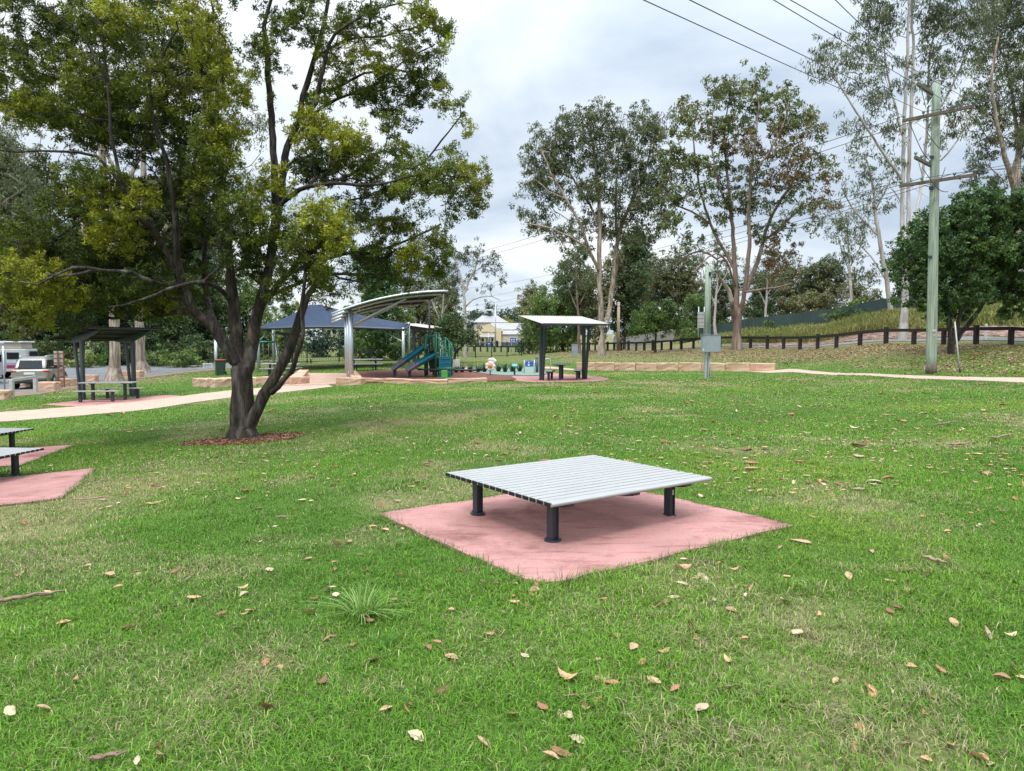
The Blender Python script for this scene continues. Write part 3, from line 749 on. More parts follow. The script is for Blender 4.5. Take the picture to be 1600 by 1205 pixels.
# ---------------------------------------------------------------- post and rail fence
def make_fence():
    pts = [gd(px, d) for px, d, _ in FENCE]
    root = empty('post_and_rail_fence', pts[0], 0, 'black stained timber post and rail fence along the foot of the bank', 'fence')
    seg = [0]
    for a, b_ in zip(pts, pts[1:]): seg.append(seg[-1] + (Vector(b_[:2]) - Vector(a[:2])).length)
    def along(s):
        k = min(max(np.searchsorted(seg, s) - 1, 0), len(pts) - 2); t = (s - seg[k]) / (seg[k + 1] - seg[k])
        p = pts[k].lerp(pts[k + 1], t); return Vector((p.x, p.y, gz(p.x, p.y)))
    s = 0.; i = 0; tops = []; o = Vector(root.location)
    while s < seg[-1] and i < 99:
        p = along(s); px = 800 + p.x / p.y * F
        tall = i % 3 == 0; h = 1.12 if tall else .93
        if not (1385 < px < 1424):
            b = MB(); b.box((p.x - o.x, p.y - o.y, p.z - o.z + h / 2 - .05), (.23, .23, h + .1), Matrix.Rotation(random.uniform(-.2, .2), 3, 'Z')); b.build('post', M['blacktimber'], root, bev=.02)
        tops.append((p - o, 1385 < px < 1424)); s += 1.95; i += 1
    for k in range(0, len(tops) - 3, 3):
        runs = [m_ for m_ in range(3) if not (tops[k + m_][1] and tops[k + m_ + 1][1]) and not tops[k + m_][1] and not tops[k + m_ + 1][1]]
        if not runs: continue
        b = MB()
        for m_ in runs: b.beam(tops[k + m_][0] + Vector((0, -.02, .90)), tops[k + m_ + 1][0] + Vector((0, -.02, .90)), .16, .2)
        b.build('rail', M['blacktimber'], root)
    return root
make_fence()
def bar_fence(name, pts, h, label, sp=2.4, pick=.16, cat='fence'):
    """steel pool style fence: posts, two rails and a panel of pickets in each bay"""
    P = [gd(*p) for p in pts]; o = P[0]; root = empty(name, o, 0, label, cat)
    posts = []
    for a, b_ in zip(P, P[1:]):
        n = max(1, round((Vector(b_[:2]) - Vector(a[:2])).length / sp))
        for i in range(n): q = a.lerp(b_, i / n); posts.append(Vector((q.x, q.y, gz(q.x, q.y))) - o)
    posts.append(Vector((P[-1].x, P[-1].y, gz(P[-1].x, P[-1].y))) - o)
    posts = posts[:99]
    for q in posts:
        b = MB(); b.box((q.x, q.y, q.z + h / 2 + .04), (.1, .1, h + .08)); b.build('post', M['fencesteel'], root)
    for a, b_ in zip(posts, posts[1:]):
        b = MB(); b.beam(a + Vector((0, 0, h - .06)), b_ + Vector((0, 0, h - .06)), .04, .045); b.beam(a + Vector((0, 0, .12)), b_ + Vector((0, 0, .12)), .04, .045)
        n = int((b_ - a).length / pick)
        for k in range(1, n):
            q = a.lerp(b_, k / n); b.box((q.x, q.y, q.z + h / 2 + .03), (.02, .02, h - .2))
        b.build('panel', M['fencesteel'], root)
    return root
bar_fence('steel_fence', [(350, 64), (480, 64), (580, 64), (690, 68)], 1.25, 'black steel bar fence across the grass beneath the blue shade sail')
bar_fence('steel_fence', [(690, 82), (743, 74), (815, 80)], 1.6, 'black steel bar fence in front of the cream hall')
# ---------------------------------------------------------------- playground
def make_playground():
    o = gd(683, 36.5); root = empty('slide_tower', on(o, .05), 0, 'green and teal playground tower with two slides standing in red mulch', 'play tower')
    S = .0332
    def X(px): return (px - 683) * S
    for px, y, h in ((664, .9, 2.15), (665, -.1, 2.1), (674, 1.0, 2.05), (683, -.55, 2.2), (684, .6, 2.2), (694, .5, 1.95), (693, -.6, 1.35), (703, -.4, 1.75), (704, .6, 1.7)):
        b = MB(); b.tube([(X(px), y, 0), (X(px), y, h)], .062, 12); b.ball((X(px), y, h), .065); b.build('post', M['green'], root)
    for a, b_, z in (((664, .9), (665, -.1), 1.42), ((665, -.1), (683, -.55), 2.08), ((664, .9), (684, .6), 2.06), ((684, .6), (694, .5), 1.8), ((703, -.4), (704, .6), 1.5), ((693, -.6), (703, -.4), 1.2)):
        b = MB(); b.tube([(X(a[0]), a[1], z), (X(b_[0]), b_[1], z)], .035, 8); b.build('crossbar', M['tealmetal'], root)
    b = MB(); b.box((X(674), .25, 1.40), (.62, 1.25, .06)); b.build('deck', M['dark'], root)
    b = MB(); b.box((X(689), 0, 1.0), (.5, 1.1, .06)); b.build('deck', M['slidegrey'], root)
    # curved guard loops
    for px, y in ((688, -.45), (699, .0)):
        b = MB(); b.tube([(X(px) - .12 + .5 * t, y, 2.0 - .75 * t ** 1.5) for t in np.linspace(0, 1, 8)], .03, 8); b.build('grab_rail', M['tealmetal'], root)
    # ridged teal climbing panel in front
    b = MB(); b.box((X(697.5), -.72, .55), (.62, .06, 1.0))
    for k in range(4): b.box((X(697.5), -.76, .2 + .24 * k), (.6, .05, .05))
    b.build('climbing_panel', M['teal'], root, bev=.015)
    for px in (668, 679): 
        b = MB(); b.box((X(px), .75, 1.75), (.16, .04, .5)); b.build('side_panel', M['dark'], root, bev=.02)
    b = MB(); b.box((X(677), .4, .75), (.5, .05, 1.1)); b.build('side_panel', M['dark'], root, bev=.02)
    b = MB(); b.box((X(692), .55, 1.35), (.26, .04, .55)); b.build('side_panel', M['white'], root, bev=.02)
    def slide(p0, p1, w_):
        p0, p1 = Vector(p0), Vector(p1); n = 18; m = 9; d = (p1 - p0); d.z = 0; d.normalize(); sd_ = Vector((-d.y, d.x, 0))
        def sec(t):
            z = p0.z + (p1.z - p0.z) * (3 * t * t - 2 * t ** 3) * .35 + (p1.z - p0.z) * t * .65
            return Vector((p0.x + (p1.x - p0.x) * t, p0.y + (p1.y - p0.y) * t, z))
        for name, t0, t1, mt in (('slide_chute', 0, .68, M['teal']), ('slide_exit', .68, 1, M['slidegrey'])):
            bm = bmesh.new(); rows = []
            for i in range(n + 1):
                t = t0 + (t1 - t0) * i / n; c = sec(t); r = []
                ww = w_ * (1 + .25 * max(0, t - .75) / .25)
                for j in range(m + 1):
                    a = -1 + 2 * j / m; prof = abs(a) ** 2.5 * .24 * (1 - .5 * max(0, t - .8) / .2)
                    r.append(bm.verts.new(c + sd_ * a * ww / 2 + Vector((0, 0, prof))))
                rows.append(r)
            for i in range(n):
                for j in range(m):
                    f = bm.faces.new((rows[i][j], rows[i + 1][j], rows[i + 1][j + 1], rows[i][j + 1])); f.smooth = True
            bmesh.ops.recalc_face_normals(bm, faces=bm.faces)
            me = bpy.data.meshes.new(name); bm.to_mesh(me); bm.free(); me.materials.append(mt)
            s = bpy.data.objects.new(name, me); COL.objects.link(s); s.parent = root
            md = s.modifiers.new('solid', 'SOLIDIFY'); md.thickness = .07
        b = MB(); c = sec(.93); b.box((c.x, c.y, c.z / 2 - .03), (.14, .14, c.z)); b.build('slide_foot', M['dark'], root)
    slide((X(665), .35, 1.42), (X(615), -.35, .34), .62)
    slide((X(682), -.15, 1.02), (X(641), -.95, .32), .55)
    # see-saw in front
    g = gd(698, 34.8); sr = empty('seesaw', on(g, .05), math.radians(-2), 'long low green seesaw in front of the slide tower', 'seesaw')
    b = MB(); b.tube([(-1.45, 0, .42), (1.75, 0, .38)], .045, 10); b.build('beam', M['dark'], sr)
    b = MB(); b.tube([(-.5, 0, .47), (.45, 0, .46)], .05, 10); b.build('grip', M['green'], sr)
    b = MB(); b.box((-.1, 0, .2), (.3, .3, .36)); b.build('pivot', M['lime'], sr, bev=.03)
    b = MB(); b.box((-.1, -.1, .02), (.75, .5, .05)); b.build('base_plate', M['green'], sr, bev=.015)
    for x in (-1.4, 1.65):
        b = MB(); b.box((x, 0, .46), (.28, .22, .05)); b.build('seat', M['blackcap'], sr, bev=.015)
    # flower rider
    g = gd(766, 37.5); fr = empty('flower_rider', on(g, .05), 0, 'white flower shaped play panel with an orange centre on a dark spring', 'play panel')
    b = MB(); b.tube([(.03 * math.sin(k * 1.3), .03 * math.cos(k * 1.3), .03 * k) for k in range(12)], .03, 8); b.build('spring', M['dark'], fr)
    b = MB()
    for k in range(7):
        a = 2 * math.pi * k / 7; b.ball((.17 * math.cos(a), 0, .48 + .17 * math.sin(a)), .115, (1, .35, 1))
    for a, r_ in ((.5, .1), (1.2, .12), (1.9, .1)): b.ball((.06 + .2 * math.cos(a), .02, .68 + .14 * math.sin(a)), r_, (1, .35, 1))
    b.build('petals', M['white'], fr, smooth=True)
    b = MB(); b.ball((0, -.04, .48), .13, (1, .35, 1)); b.build('flower_centre', M['yellow'], fr, smooth=True)
    b = MB(); b.ball((-.12, .0, .76), .08, (1, .4, .8)); b.build('bud', M['yellow'], fr, smooth=True)
    # small music pedestal
    g = gd(804, 37.2); mp_ = empty('play_pedestal', on(g, .07), 0, 'small teal dish on a short dark post on the green rubber surface', 'play pedestal')
    b = MB(); b.tube([(0, 0, 0), (0, 0, .4)], .05, 10); b.build('stem', M['dark'], mp_)
    b = MB(); b.tube([(0, 0, .38), (0, -.03, .5), (0, -.04, .52)], [.07, .17, .155], 14); b.build('dish', M['tealmetal'], mp_)
    # blue panel board and hand rail by the shelter
    g = gd(827, 39); bb = empty('activity_board', on(g, .07), 0, 'low blue activity board with a white round symbol on grey legs', 'activity board')
    for x in (-.28, .28):
        b = MB(); b.tube([(x, 0, 0), (x, 0, .72)], .025, 8); b.build('leg', M['galv'], bb)
    b = MB(); b.box((0, -.03, .5), (.42, .03, .3)); pn = b.build('panel', M['blue'], bb, bev=.01)
    b = MB(); b.tube([(-.03, -.046, .45), (-.03, -.052, .45)], .06, 16); b.box((-.03, -.05, .58), (.07, .008, .06)); b.build('symbol', M['white'], pn)
    g = gd(839, 39.5); kk = empty('play_bollard', on(g, .07), 0, 'dark blue grey play post beside the low blue board', 'bollard')
    b = MB(); b.tube([(0, 0, 0), (0, 0, .78)], .09, 12); b.ball((0, 0, .8), .1); b.build('post', M['bluegrey'], kk)
    g = gd(851, 40); hr = empty('hand_rail', on(g, .05), 0, 'thin galvanised hand rail seen through the pale roofed shelter', 'hand rail')
    b = MB(); b.tube([(-.3, 0, 0), (-.3, 0, .78), (.32, 0, .78), (.32, 0, 0)], .025, 8); b.build('rail', M['galv'], hr)
    g = gd(713, 38.5); wp = empty('play_board', on(g, .05), 0, 'small white play board on posts right of the slide tower', 'play board')
    b = MB(); b.box((0, 0, .62), (.36, .03, .36)); b.build('board', M['white'], wp, bev=.01)
    for x in (-.15, .15):
        b = MB(); b.tube([(x, .03, 0), (x, .03, .78)], .022, 8); b.build('leg', M['galv'], wp)
make_playground()
# swing set beneath the sail
g = gd(412, 55); sw = empty('swing_set', on(g, 0), 0, 'swing set with a teal top bar seen through the forks of the big tree', 'swing set')
b = MB(); b.tube([(-1.3, 0, 2.05), (.95, 0, 2.05)], .07, 10); b.build('top_bar', M['tealmetal'], sw)
for x, s_ in ((-1.3, -1), (.95, 1)):
    for y in (-.7, .7):
        b = MB(); b.tube([(x, 0, 2.05), (x + s_ * .45, y, 0)], .05, 8); b.build('leg', M['galv'], sw)
for x in (-.7, .2):
    b = MB()
    for dx in (-.22, .22): b.tube([(x + dx, 0, 2.03), (x + dx, 0, .55)], .014, 5)
    ch = b.build('chain', M['galv'], sw)
    b = MB(); b.box((x, 0, .53), (.48, .2, .04)); b.build('swing_seat', M['blackcap'], sw)
g = gd(345, 46); bn = empty('wheelie_bin', on(g, 0), math.radians(12), 'dark wheelie bin with a red lid beside the big tree trunk', 'bin')
b = MB(); b.beam((0, 0, .05), (0, 0, .95), .46, .5, up=(0, 1, 0), w1=.56, h1=.62); b.build('body', M['bin'], bn, bev=.03)
b = MB(); b.box((0, -.02, .99), (.6, .68, .08)); b.build('lid', M['binlid'], bn, bev=.03)
b = MB(); b.tube([(-.3, .3, .12), (-.24, .3, .12)], .12, 12); b.tube([(.24, .3, .12), (.3, .3, .12)], .12, 12); b.build('wheels', M['tyre'], bn)

# ---------------------------------------------------------------- poles, meter box, wires
PB = gd(1455, 30.5); PT = at(1463, 128, 30.5); O = Vector((PB.x, PB.y, PB.z))
up_ = empty('power_pole', PB, 0, 'tall green treated timber power pole with two sets of crossarms', 'power pole')
n_ = 14; b = MB(); b.tube([(Vector((0, 0, -.2))).lerp(PT - O, t) for t in np.linspace(0, 1, n_)], [.215 - .055 * t for t in np.linspace(0, 1, n_)], 20); b.build('pole', M['polewood'], up_)
b = MB(); b.tube([(Vector((0, 0, -.1))), (PT - O) * .035], [.222, .22], 20); b.build('ground_band', M['timber'], up_)
b = MB(); q = (PT - O) * .15; b.box((q.x - .03, q.y - .215, q.z), (.16, .012, .1)); b.box((q.x - .02, q.y - .215, q.z - .2), (.07, .012, .07)); b.build('pole_tag', M['greyp'], up_)
b = MB(); b.tube([PT - O, PT - O + Vector((0, 0, .03))], .175, 20); b.build('pole_cap', M['galv'], up_)
def P3(px, py, y): return at(px, py, y)
ARMS = []
for (a, b2, name) in (((1410, 189, 30.7), (1522, 166, 29.7), 'crossarm'), ((1405, 291, 30.7), (1526, 273, 29.7), 'crossarm'), ((1434, 131, 29.4), (1466, 153, 31.0), 'crossarm'), ((1430, 246, 29.4), (1462, 263, 31.0), 'crossarm')):
    A, B = P3(*a) - O, P3(*b2) - O
    b = MB(); b.beam(A, B, .11, .13); arm = b.build(name, M['timber'], up_, bev=.01)
    L_ = (B - A)
    ts = (.02, .3, .72, .98) if L_.length > 2 else (.05, .45)
    for t in ts:
        q = A + L_ * t; bb = MB(); bb.tube([q + Vector((0, 0, .06)), q + Vector((0, 0, .12)), q + Vector((0, 0, .13)), q + Vector((0, 0, .22)), q + Vector((0, 0, .23))], [.02, .02, .06, .065, .03], 10)
        bb.build('insulator', M['insul'], arm); ARMS.append(q + O + Vector((0, 0, .2)))
    if L_.length > 2:
        mid = A + L_ * .42
        for t in (.12, .8):
            q = A + L_ * t; bb = MB(); bb.beam(q, mid + Vector((0, 0, -.75)), .03, .012); bb.build('arm_brace', M['galv'], up_)
# loops of jumper cable round the pole head
for k, (za, zb) in enumerate((((1446, 205), (1480, 232)), ((1440, 262), (1480, 300)), ((1442, 290), (1476, 262)), ((1420, 192), (1450, 250)))):
    A, B = P3(*za, 30.1) - O, P3(*zb, 30.1) - O
    b = MB(); b.tube([A.lerp(B, t) + Vector((.1 * math.sin(3.14 * t), -.05, -.35 * math.sin(3.14 * t))) for t in np.linspace(0, 1, 12)], .016, 6); b.build('jumper_cable', M['wire'], up_)
for z_, w_ in ((9.2, .1), (7.9, .12), (5.0, .1)):
    b = MB(); q = (PT - O) * (z_ / 12.6); b.box((q.x - .2, q.y - .1, z_), (.14, .1, w_)); b.build('bracket', M['dark'], up_)
NW = [0]
def wire(p, q, sag, label, r=.014, group='overhead cables'):
    p, q = Vector(p), Vector(q); n = 28
    b = MB(); b.tube([p.lerp(q, t) + Vector((0, 0, -4 * sag * t * (1 - t))) for t in np.linspace(0, 1, n)], r, 6, cap=False)
    o = b.build('power_line', M['wire']); tag(o, label, 'power line', group)
def through(p, px, py, y, far):
    """a point on the line from p through the image point at depth y, continued to depth far"""
    q = at(px, py, y); d = q - p; return p + d * ((far - p.y) / d.y)
H1 = ARMS[0:4]; H2 = ARMS[4:8]
for k, (px, d, who) in enumerate(((1035, 13, 'overhead cable crossing the open sky farthest from the power pole top'), (1105, 13, 'second overhead cable crossing the open sky from the power pole'), (1228, 15, 'overhead cable rising past the tall pale gum branch tips'), (1255, 15, 'thin overhead cable through the left edge of the tall gum crown'), (1316, 16, 'overhead cable rising through the middle of the tall gum crown'))):
    p = (H1 + [ARMS[9]])[k] if k < 4 else ARMS[8]
    wire(p, through(p, px, 0, d, -6), .15, who, .010)
FARW = [(700, 452, 140), (700, 470, 140), (700, 482, 140), (700, 490, 140)]
for k in range(4):
    wire(H2[k], at(*FARW[k]), 1.1, ('topmost', 'second', 'third', 'lowest')[k] + ' of the four cables running away from the lower crossarm behind the gums', .014)
for k in range(2):
    wire(H1[k * 3], at(560, 432 + 9 * k, 150), 1.3, ('upper' if k == 0 else 'lower') + ' cable of the pair leaving the upper crossarm towards the distant left', .016)
for k in range(3):
    wire(H1[k + 1], at(1900, 60 + 22 * k, 26), .25, ('topmost', 'middle', 'lowest')[k] + ' of the three cables going right from the upper crossarm', .012)
for k in range(3):
    wire(H2[k + 1], at(1900, 178 + 20 * k, 26), .25, ('topmost', 'middle', 'lowest')[k] + ' of the three cables going right from the lower crossarm', .012)
# half height pole with a meter box
G = gd(1104, 33); mb = empty('meter_pole', G, 0, 'half height timber pole carrying a grey steel meter box', 'meter pole')
tp = at(1103, 415, 33) - G
b = MB(); b.tube([(0, 0, 1.4), (0, 0, tp.z)], [.15, .135], 16); b.build('pole', M['polewood'], mb)
for x in (-.075, .075):
    b = MB(); b.box((x, -.02, .9), (.09, .16, 1.8)); b.build('steel_leg', M['galv'], mb, bev=.006)
bx = at(1110, 537.5, 32.85) - G
b = MB(); b.box((bx.x, -.2, bx.z), (.85, .34, .8)); box_ = b.build('meter_box', M['boxgrey'], mb, bev=.012)
b = MB(); b.box((bx.x + .02, -.378, bx.z), (.74, .016, .74)); b.build('box_door', M['boxgrey'], box_, bev=.004)
b = MB(); b.box((bx.x - .36, -.375, bx.z - .27), (.09, .006, .07)); b.build('label_plate', M['white'], box_)
b = MB(); b.box((bx.x, -.2, bx.z + .41), (.9, .4, .025)); b.build('box_roof', M['boxgrey'], box_)
b = MB(); b.tube([(.1, -.12, bx.z - .4), (.1, -.12, .0)], .025, 8); b.build('conduit', M['galv'], mb)
b = MB(); b.box((.03, -.14, tp.z - .4), (.09, .12, .16)); b.tube([(.05, -.16, tp.z - .45), (.12, -.2, tp.z - .75), (.12, -.16, bx.z + .4)], .012, 6); b.build('cable_clamp', M['blackcap'], mb)
# leaning stake and white posts on the right
g = gd(1500, 30); b = MB(); t_ = at(1492, 503, 30.3); b.tube([(0, 0, -.05), t_ - g], [.028, .028], 10)
st = empty('leaning_stake', g, 0, 'thin pale stake leaning left on the lawn right of the power pole', 'stake'); b.build('stake', M['greyp'], st)
b = MB(); b.tube([(.0, 0, -.02), (t_ - g) * .14], [.035, .034], 8); b.build('foot', M['dark'], st)
for px, y, h, lab in ((1540, 43, .95, 'short white marker post behind the fence at far right'), (1474, 44.5, .85, 'short white marker post behind the fence next to the power pole')):
    g = gd(px, y); b = MB(); b.box((0, 0, h / 2), (.12, .12, h)); o = b.build('marker_post', M['white'], bev=.015); o.location = g; tag(o, lab, 'marker post')
# car park furniture on the left
g = gp(19, 622); g2 = gp(56, 613); ba = empty('barrier_rail', g, 0, 'weathered white timber barrier rail behind the silver car', 'barrier')
for q in (g, g2):
    b = MB(); b.box((q.x - g.x, q.y - g.y, q.z - g.z + .42), (.17, .15, .84)); b.build('post', M['greyp'], ba, bev=.01)
b = MB(); b.beam(Vector((-.12, -.1, .78)), g2 - g + Vector((.1, -.1, .78)), .07, .14); b.build('rail', M['greyp'], ba, bev=.01)
g = gp(7.5, 611); b = MB(); b.tube([(0, 0, 0), (0, 0, 2.35)], .035, 10); o = empty('sign_post', g, 0, 'thin grey steel post with a small cross bar at the left edge', 'sign post'); b.build('post', M['galv'], o)
b = MB(); b.box((-.1, 0, 2.05), (.3, .03, .06)); b.build('cross_bar', M['galv'], o)
g = gp(92, 606); sg = empty('notice_board', g, math.radians(20), 'rusty brown twin post notice board seen from behind beside the car', 'notice board')
for x in (-.0, .24):
    b = MB(); b.box((x, x * .5, 1.0), (.065, .065, 2.0)); b.build('post', M['rust'], sg)
b = MB(); b.box((.0, .1, 1.62), (.42, .03, .75))
b.build('board', M['greyp'], sg)
for k in range(3):
    b = MB(); b.box((.0, .075, 1.36 + .25 * k), (.42, .02, .04)); b.build('batten', M['rust'], sg)
g = gd(325, 56); wr = empty('low_rail', g, 0, 'small white low rail at the far edge of the car park', 'barrier')
for x in (-.33, .33):
    b = MB(); b.box((x, 0, .2), (.07, .07, .4)); b.build('post', M['white'], wr)
b = MB(); b.box((0, -.05, .36), (.8, .04, .1)); b.build('rail', M['white'], wr)

# ---------------------------------------------------------------- silver wagon
def make_car():
    rear = gd(47, 37.2); h = math.radians(111)
    c = Vector((rear.x + math.cos(h) * 2.2, rear.y + math.sin(h) * 2.2, 0)); c.z = gz(c.x, c.y) + .03
    root = empty('parked_car', c, h, 'champagne silver wagon with roof rails parked facing away', 'car')
    # body stations along x (rear -2.2 .. front 2.2): half width, sill z, belt z
    def loft(st, name, m, parent=None):
        bm = bmesh.new(); rings = []
        for x, w_, z0, z1, r in st:
            ring = []
            for sy in (-1, 1):
                pts = [(w_ - .10, z0), (w_ - .02, z0 + .10), (w_, z0 + (z1 - z0) * .45), (w_ - .015, z0 + (z1 - z0) * .75), (w_ - r * .5, z1 - .03), (w_ - r, z1)]
                if sy > 0: pts = pts[::-1]
                ring += [bm.verts.new((x, -sy * p[0] if sy < 0 else -p[0] * sy, p[1])) for p in pts]
            rings.append(ring)
        n = len(rings[0])
        for a, b_ in zip(rings, rings[1:]):
            for k in range(n):
                f = bm.faces.new((a[k], a[(k + 1) % n], b_[(k + 1) % n], b_[k])); f.smooth = True
        bm.faces.new(rings[0]); bm.faces.new(rings[-1][::-1])
        bmesh.ops.recalc_face_normals(bm, faces=bm.faces)
        me = bpy.data.meshes.new(name); bm.to_mesh(me); bm.free(); me.materials.append(m)
        o = bpy.data.objects.new(name, me); COL.objects.link(o); o.parent = parent
        return o
    loft([(-2.2, .74, .42, .92, .12), (-2.14, .84, .32, 1.0, .08), (-1.9, .9, .26, 1.02, .06), (-1.0, .91, .24, 1.0, .05), (.4, .91, .24, .98, .05), (1.2, .9, .24, .96, .08), (1.9, .86, .28, .86, .14), (2.15, .74, .34, .74, .16), (2.22, .6, .42, .62, .16)], 'body', M['carpaint'], root)
    loft([(-2.05, .72, .98, 1.06, .1), (-1.75, .70, .98, 1.5, .14), (-1.4, .69, .98, 1.64, .16), (-.4, .69, .98, 1.69, .16), (.4, .68, .96, 1.63, .16), (.8, .7, .96, 1.4, .12), (1.25, .72, .95, 1.0, .06)], 'cabin', M['carpaint'], root)
    def panel(name, pts, m, parent=root, t=.012, nrm=None):
        pts = [Vector(p) for p in pts]; nv = nrm or (pts[1] - pts[0]).cross(pts[2] - pts[0]).normalized()
        b = MB(); b.prism([p - nv * t for p in pts], nv * 2 * t); return b.build(name, m, parent)
    panel('rear_window', [(-2.05, -.56, 1.06), (-2.05, .56, 1.06), (-1.79, .5, 1.47), (-1.79, -.5, 1.47)], M['glass'], t=.03)
    for s in (-1, 1):
        y = s * .714
        for xs in ((-1.72, -1.3, -1.3, -1.6), (-1.2, -.25, -.3, -1.15), (-.15, .95, .5, -.15)):
            panel('side_window', [(xs[0], y, 1.03), (xs[1], y, 1.03), (xs[2], y - s * .02, 1.5), (xs[3], y - s * .02, 1.5)], M['glass'], t=.012)
        b = MB(); b.tube([(-1.5, s * .58, 1.64), (-1.3, s * .58, 1.72), (.1, s * .58, 1.74), (.3, s * .58, 1.66)], .025, 8); b.build('roof_rail', M['galv'], root)
        b = MB(); b.ball((-2.1, s * .66, .9), 1., (.11, .235, .085), 3); b.build('tail_light', M['red'], root, smooth=True)
        b = MB(); b.beam((-2.1, s * .915, .5), (2.0, s * .9, .5), .02, .05); b.build('side_moulding', M['dark'], root)
        b = MB(); b.ball((.65, s * 1.0, 1.05), .11, (.7, 1, .8)); b.build('mirror', M['carpaint'], root, smooth=True)
        for x in (-1.32, 1.35):
            b = MB(); b.tube([(x, s * .80, .34), (x, s * .93, .34)], .40, 28); b.build('wheel_arch', M['blackcap'], root)
            b = MB(); b.tube([(x, s * .72, .33), (x, s * .94, .33)], .335, 28); ty = b.build('wheel', M['tyre'], root)
            b = MB(); b.tube([(x, s * .93, .33), (x, s * .955, .33)], .21, 20); b.build('rim', M['galv'], ty)
    b = MB(); b.box((-2.17, 0, .42), (.16, 1.5, .2)); b.build('bumper', M['dark'], root, bev=.04)
    b = MB(); b.box((-2.22, 0, .80), (.02, .5, .12)); b.build('number_plate', M['white'], root)
    b = MB(); b.box((-2.185, 0, .93), (.03, .7, .03)); b.build('trim_strip', M['galv'], root)
    panel('tailgate', [(-2.205, -.7, .56), (-2.205, .7, .56), (-2.17, .72, .8), (-2.17, -.72, .8)], M['carpaint'], t=.01)
make_car()
M['vanwhite'] = mat('aged_van_white', (.5, .5, .48), .45, c2=(.42, .42, .4), scale=2)
def make_caravan(px, d, rz, label):
    g = gd(px, d); root = empty('caravan', on(g, .03), rz, label, 'caravan', 'white caravans in the car park')
    b = MB(); prof = [(-2.2, .45), (2.0, .45), (2.25, 1.1), (2.1, 1.95), (-2.1, 1.95), (-2.25, 1.2)]
    b.prism([(p[0], -1.1, p[1]) for p in prof], (0, 2.2, 0)); b.build('body', M['vanwhite'], root, bev=.06)
    b = MB(); b.box((0, 0, 2.17), (3.7, 1.9, .42)); b.build('pop_top', M['cream2'], root, bev=.03)
    b = MB(); b.box((0, 0, 2.42), (4.0, 2.2, .09)); b.build('roof', M['white'], root, bev=.03)
    for s in (-1, 1):
        for x, w_ in ((-1.4, .7), (1.2, .8)):
            b = MB(); b.box((x, s * 1.105, 1.5), (w_, .03, .45)); b.build('window', M['glass'], root, bev=.02)
        b = MB(); b.box((.1, s * 1.105, 1.2), (.55, .02, 1.35)); dr = b.build('door', M['white'], root, bev=.01)
        b = MB(); b.box((.1, s * 1.12, 1.5), (.34, .015, .6)); b.build('door_window', M['glass'], dr)
        b = MB(); b.box((-1.15, s * 1.107, .98), (1.9, .012, .16)); b.build('stripe', M['lilac'], root)
        b = MB(); b.box((-1.15, s * 1.107, .78), (1.9, .012, .2)); b.build('stripe', M['maroon'], root)
        b = MB(); b.tube([(-.2, s * .9, .33), (-.2, s * 1.1, .33)], .33, 20); wh = b.build('wheel', M['tyre'], root)
        b = MB(); b.tube([(-.2, s * 1.1, .33), (-.2, s * 1.115, .33)], .18, 16); b.build('rim', M['galv'], wh)
    b = MB(); b.box((2.27, 0, 1.5), (.04, 1.3, .5), Matrix.Rotation(-.17, 3, 'Y')); b.build('window', M['glass'], root)
    b = MB(); b.box((-2.28, 0, 1.55), (.04, 1.3, .5), Matrix.Rotation(.2, 3, 'Y')); b.build('window', M['glass'], root)
    b = MB(); b.beam((2.2, .4, .42), (3.2, 0, .42), .07, .1); b.beam((2.2, -.4, .42), (3.2, 0, .42), .07, .1); b.build('drawbar', M['dark'], root)
    return root
make_caravan(-6, 47, math.radians(196), 'white pop top caravan with maroon stripe behind the silver car')
make_caravan(-52, 41, math.radians(100), 'white caravan cut by the left edge of the frame')

# ---------------------------------------------------------------- hall, houses, far signs
def gable_house(name, px, d, W_, D_, H_, R_, rz, label, wall, roof, wins=(), cat='house', hip=False):
    g = gd(px, d); root = empty(name, (g.x, g.y, g.z - .1), rz, label, cat)
    b = MB(); b.box((0, 0, H_ / 2), (W_, D_, H_))
    b.build('wall', wall, root)
    e = .5; ins = W_ * .3 if hip else 0
    bm = MB(); A = [(-W_ / 2 - e, -D_ / 2 - e, H_ - .05), (W_ / 2 + e, -D_ / 2 - e, H_ - .05), (W_ / 2 + e, D_ / 2 + e, H_ - .05), (-W_ / 2 - e, D_ / 2 + e, H_ - .05), (-W_ / 2 - e + ins, 0, H_ + R_), (W_ / 2 + e - ins, 0, H_ + R_)]
    v = [bm.bm.verts.new(p) for p in A]
    for f in ((0, 1, 5, 4), (2, 3, 4, 5), (1, 2, 5), (3, 0, 4), (3, 2, 1, 0)): bm.bm.faces.new([v[i] for i in f])
    rf = bm.build('roof', roof, root)
    for x, z, w_, h_ in wins:
        b = MB(); b.box((x, -D_ / 2 - .03, z), (w_ + .16, .08, h_ + .16)); fr = b.build('window', M['white'], root)
        b = MB(); b.box((x, -D_ / 2 - .08, z), (w_, .03, h_)); b.build('pane', M['glass'], fr)
    return root
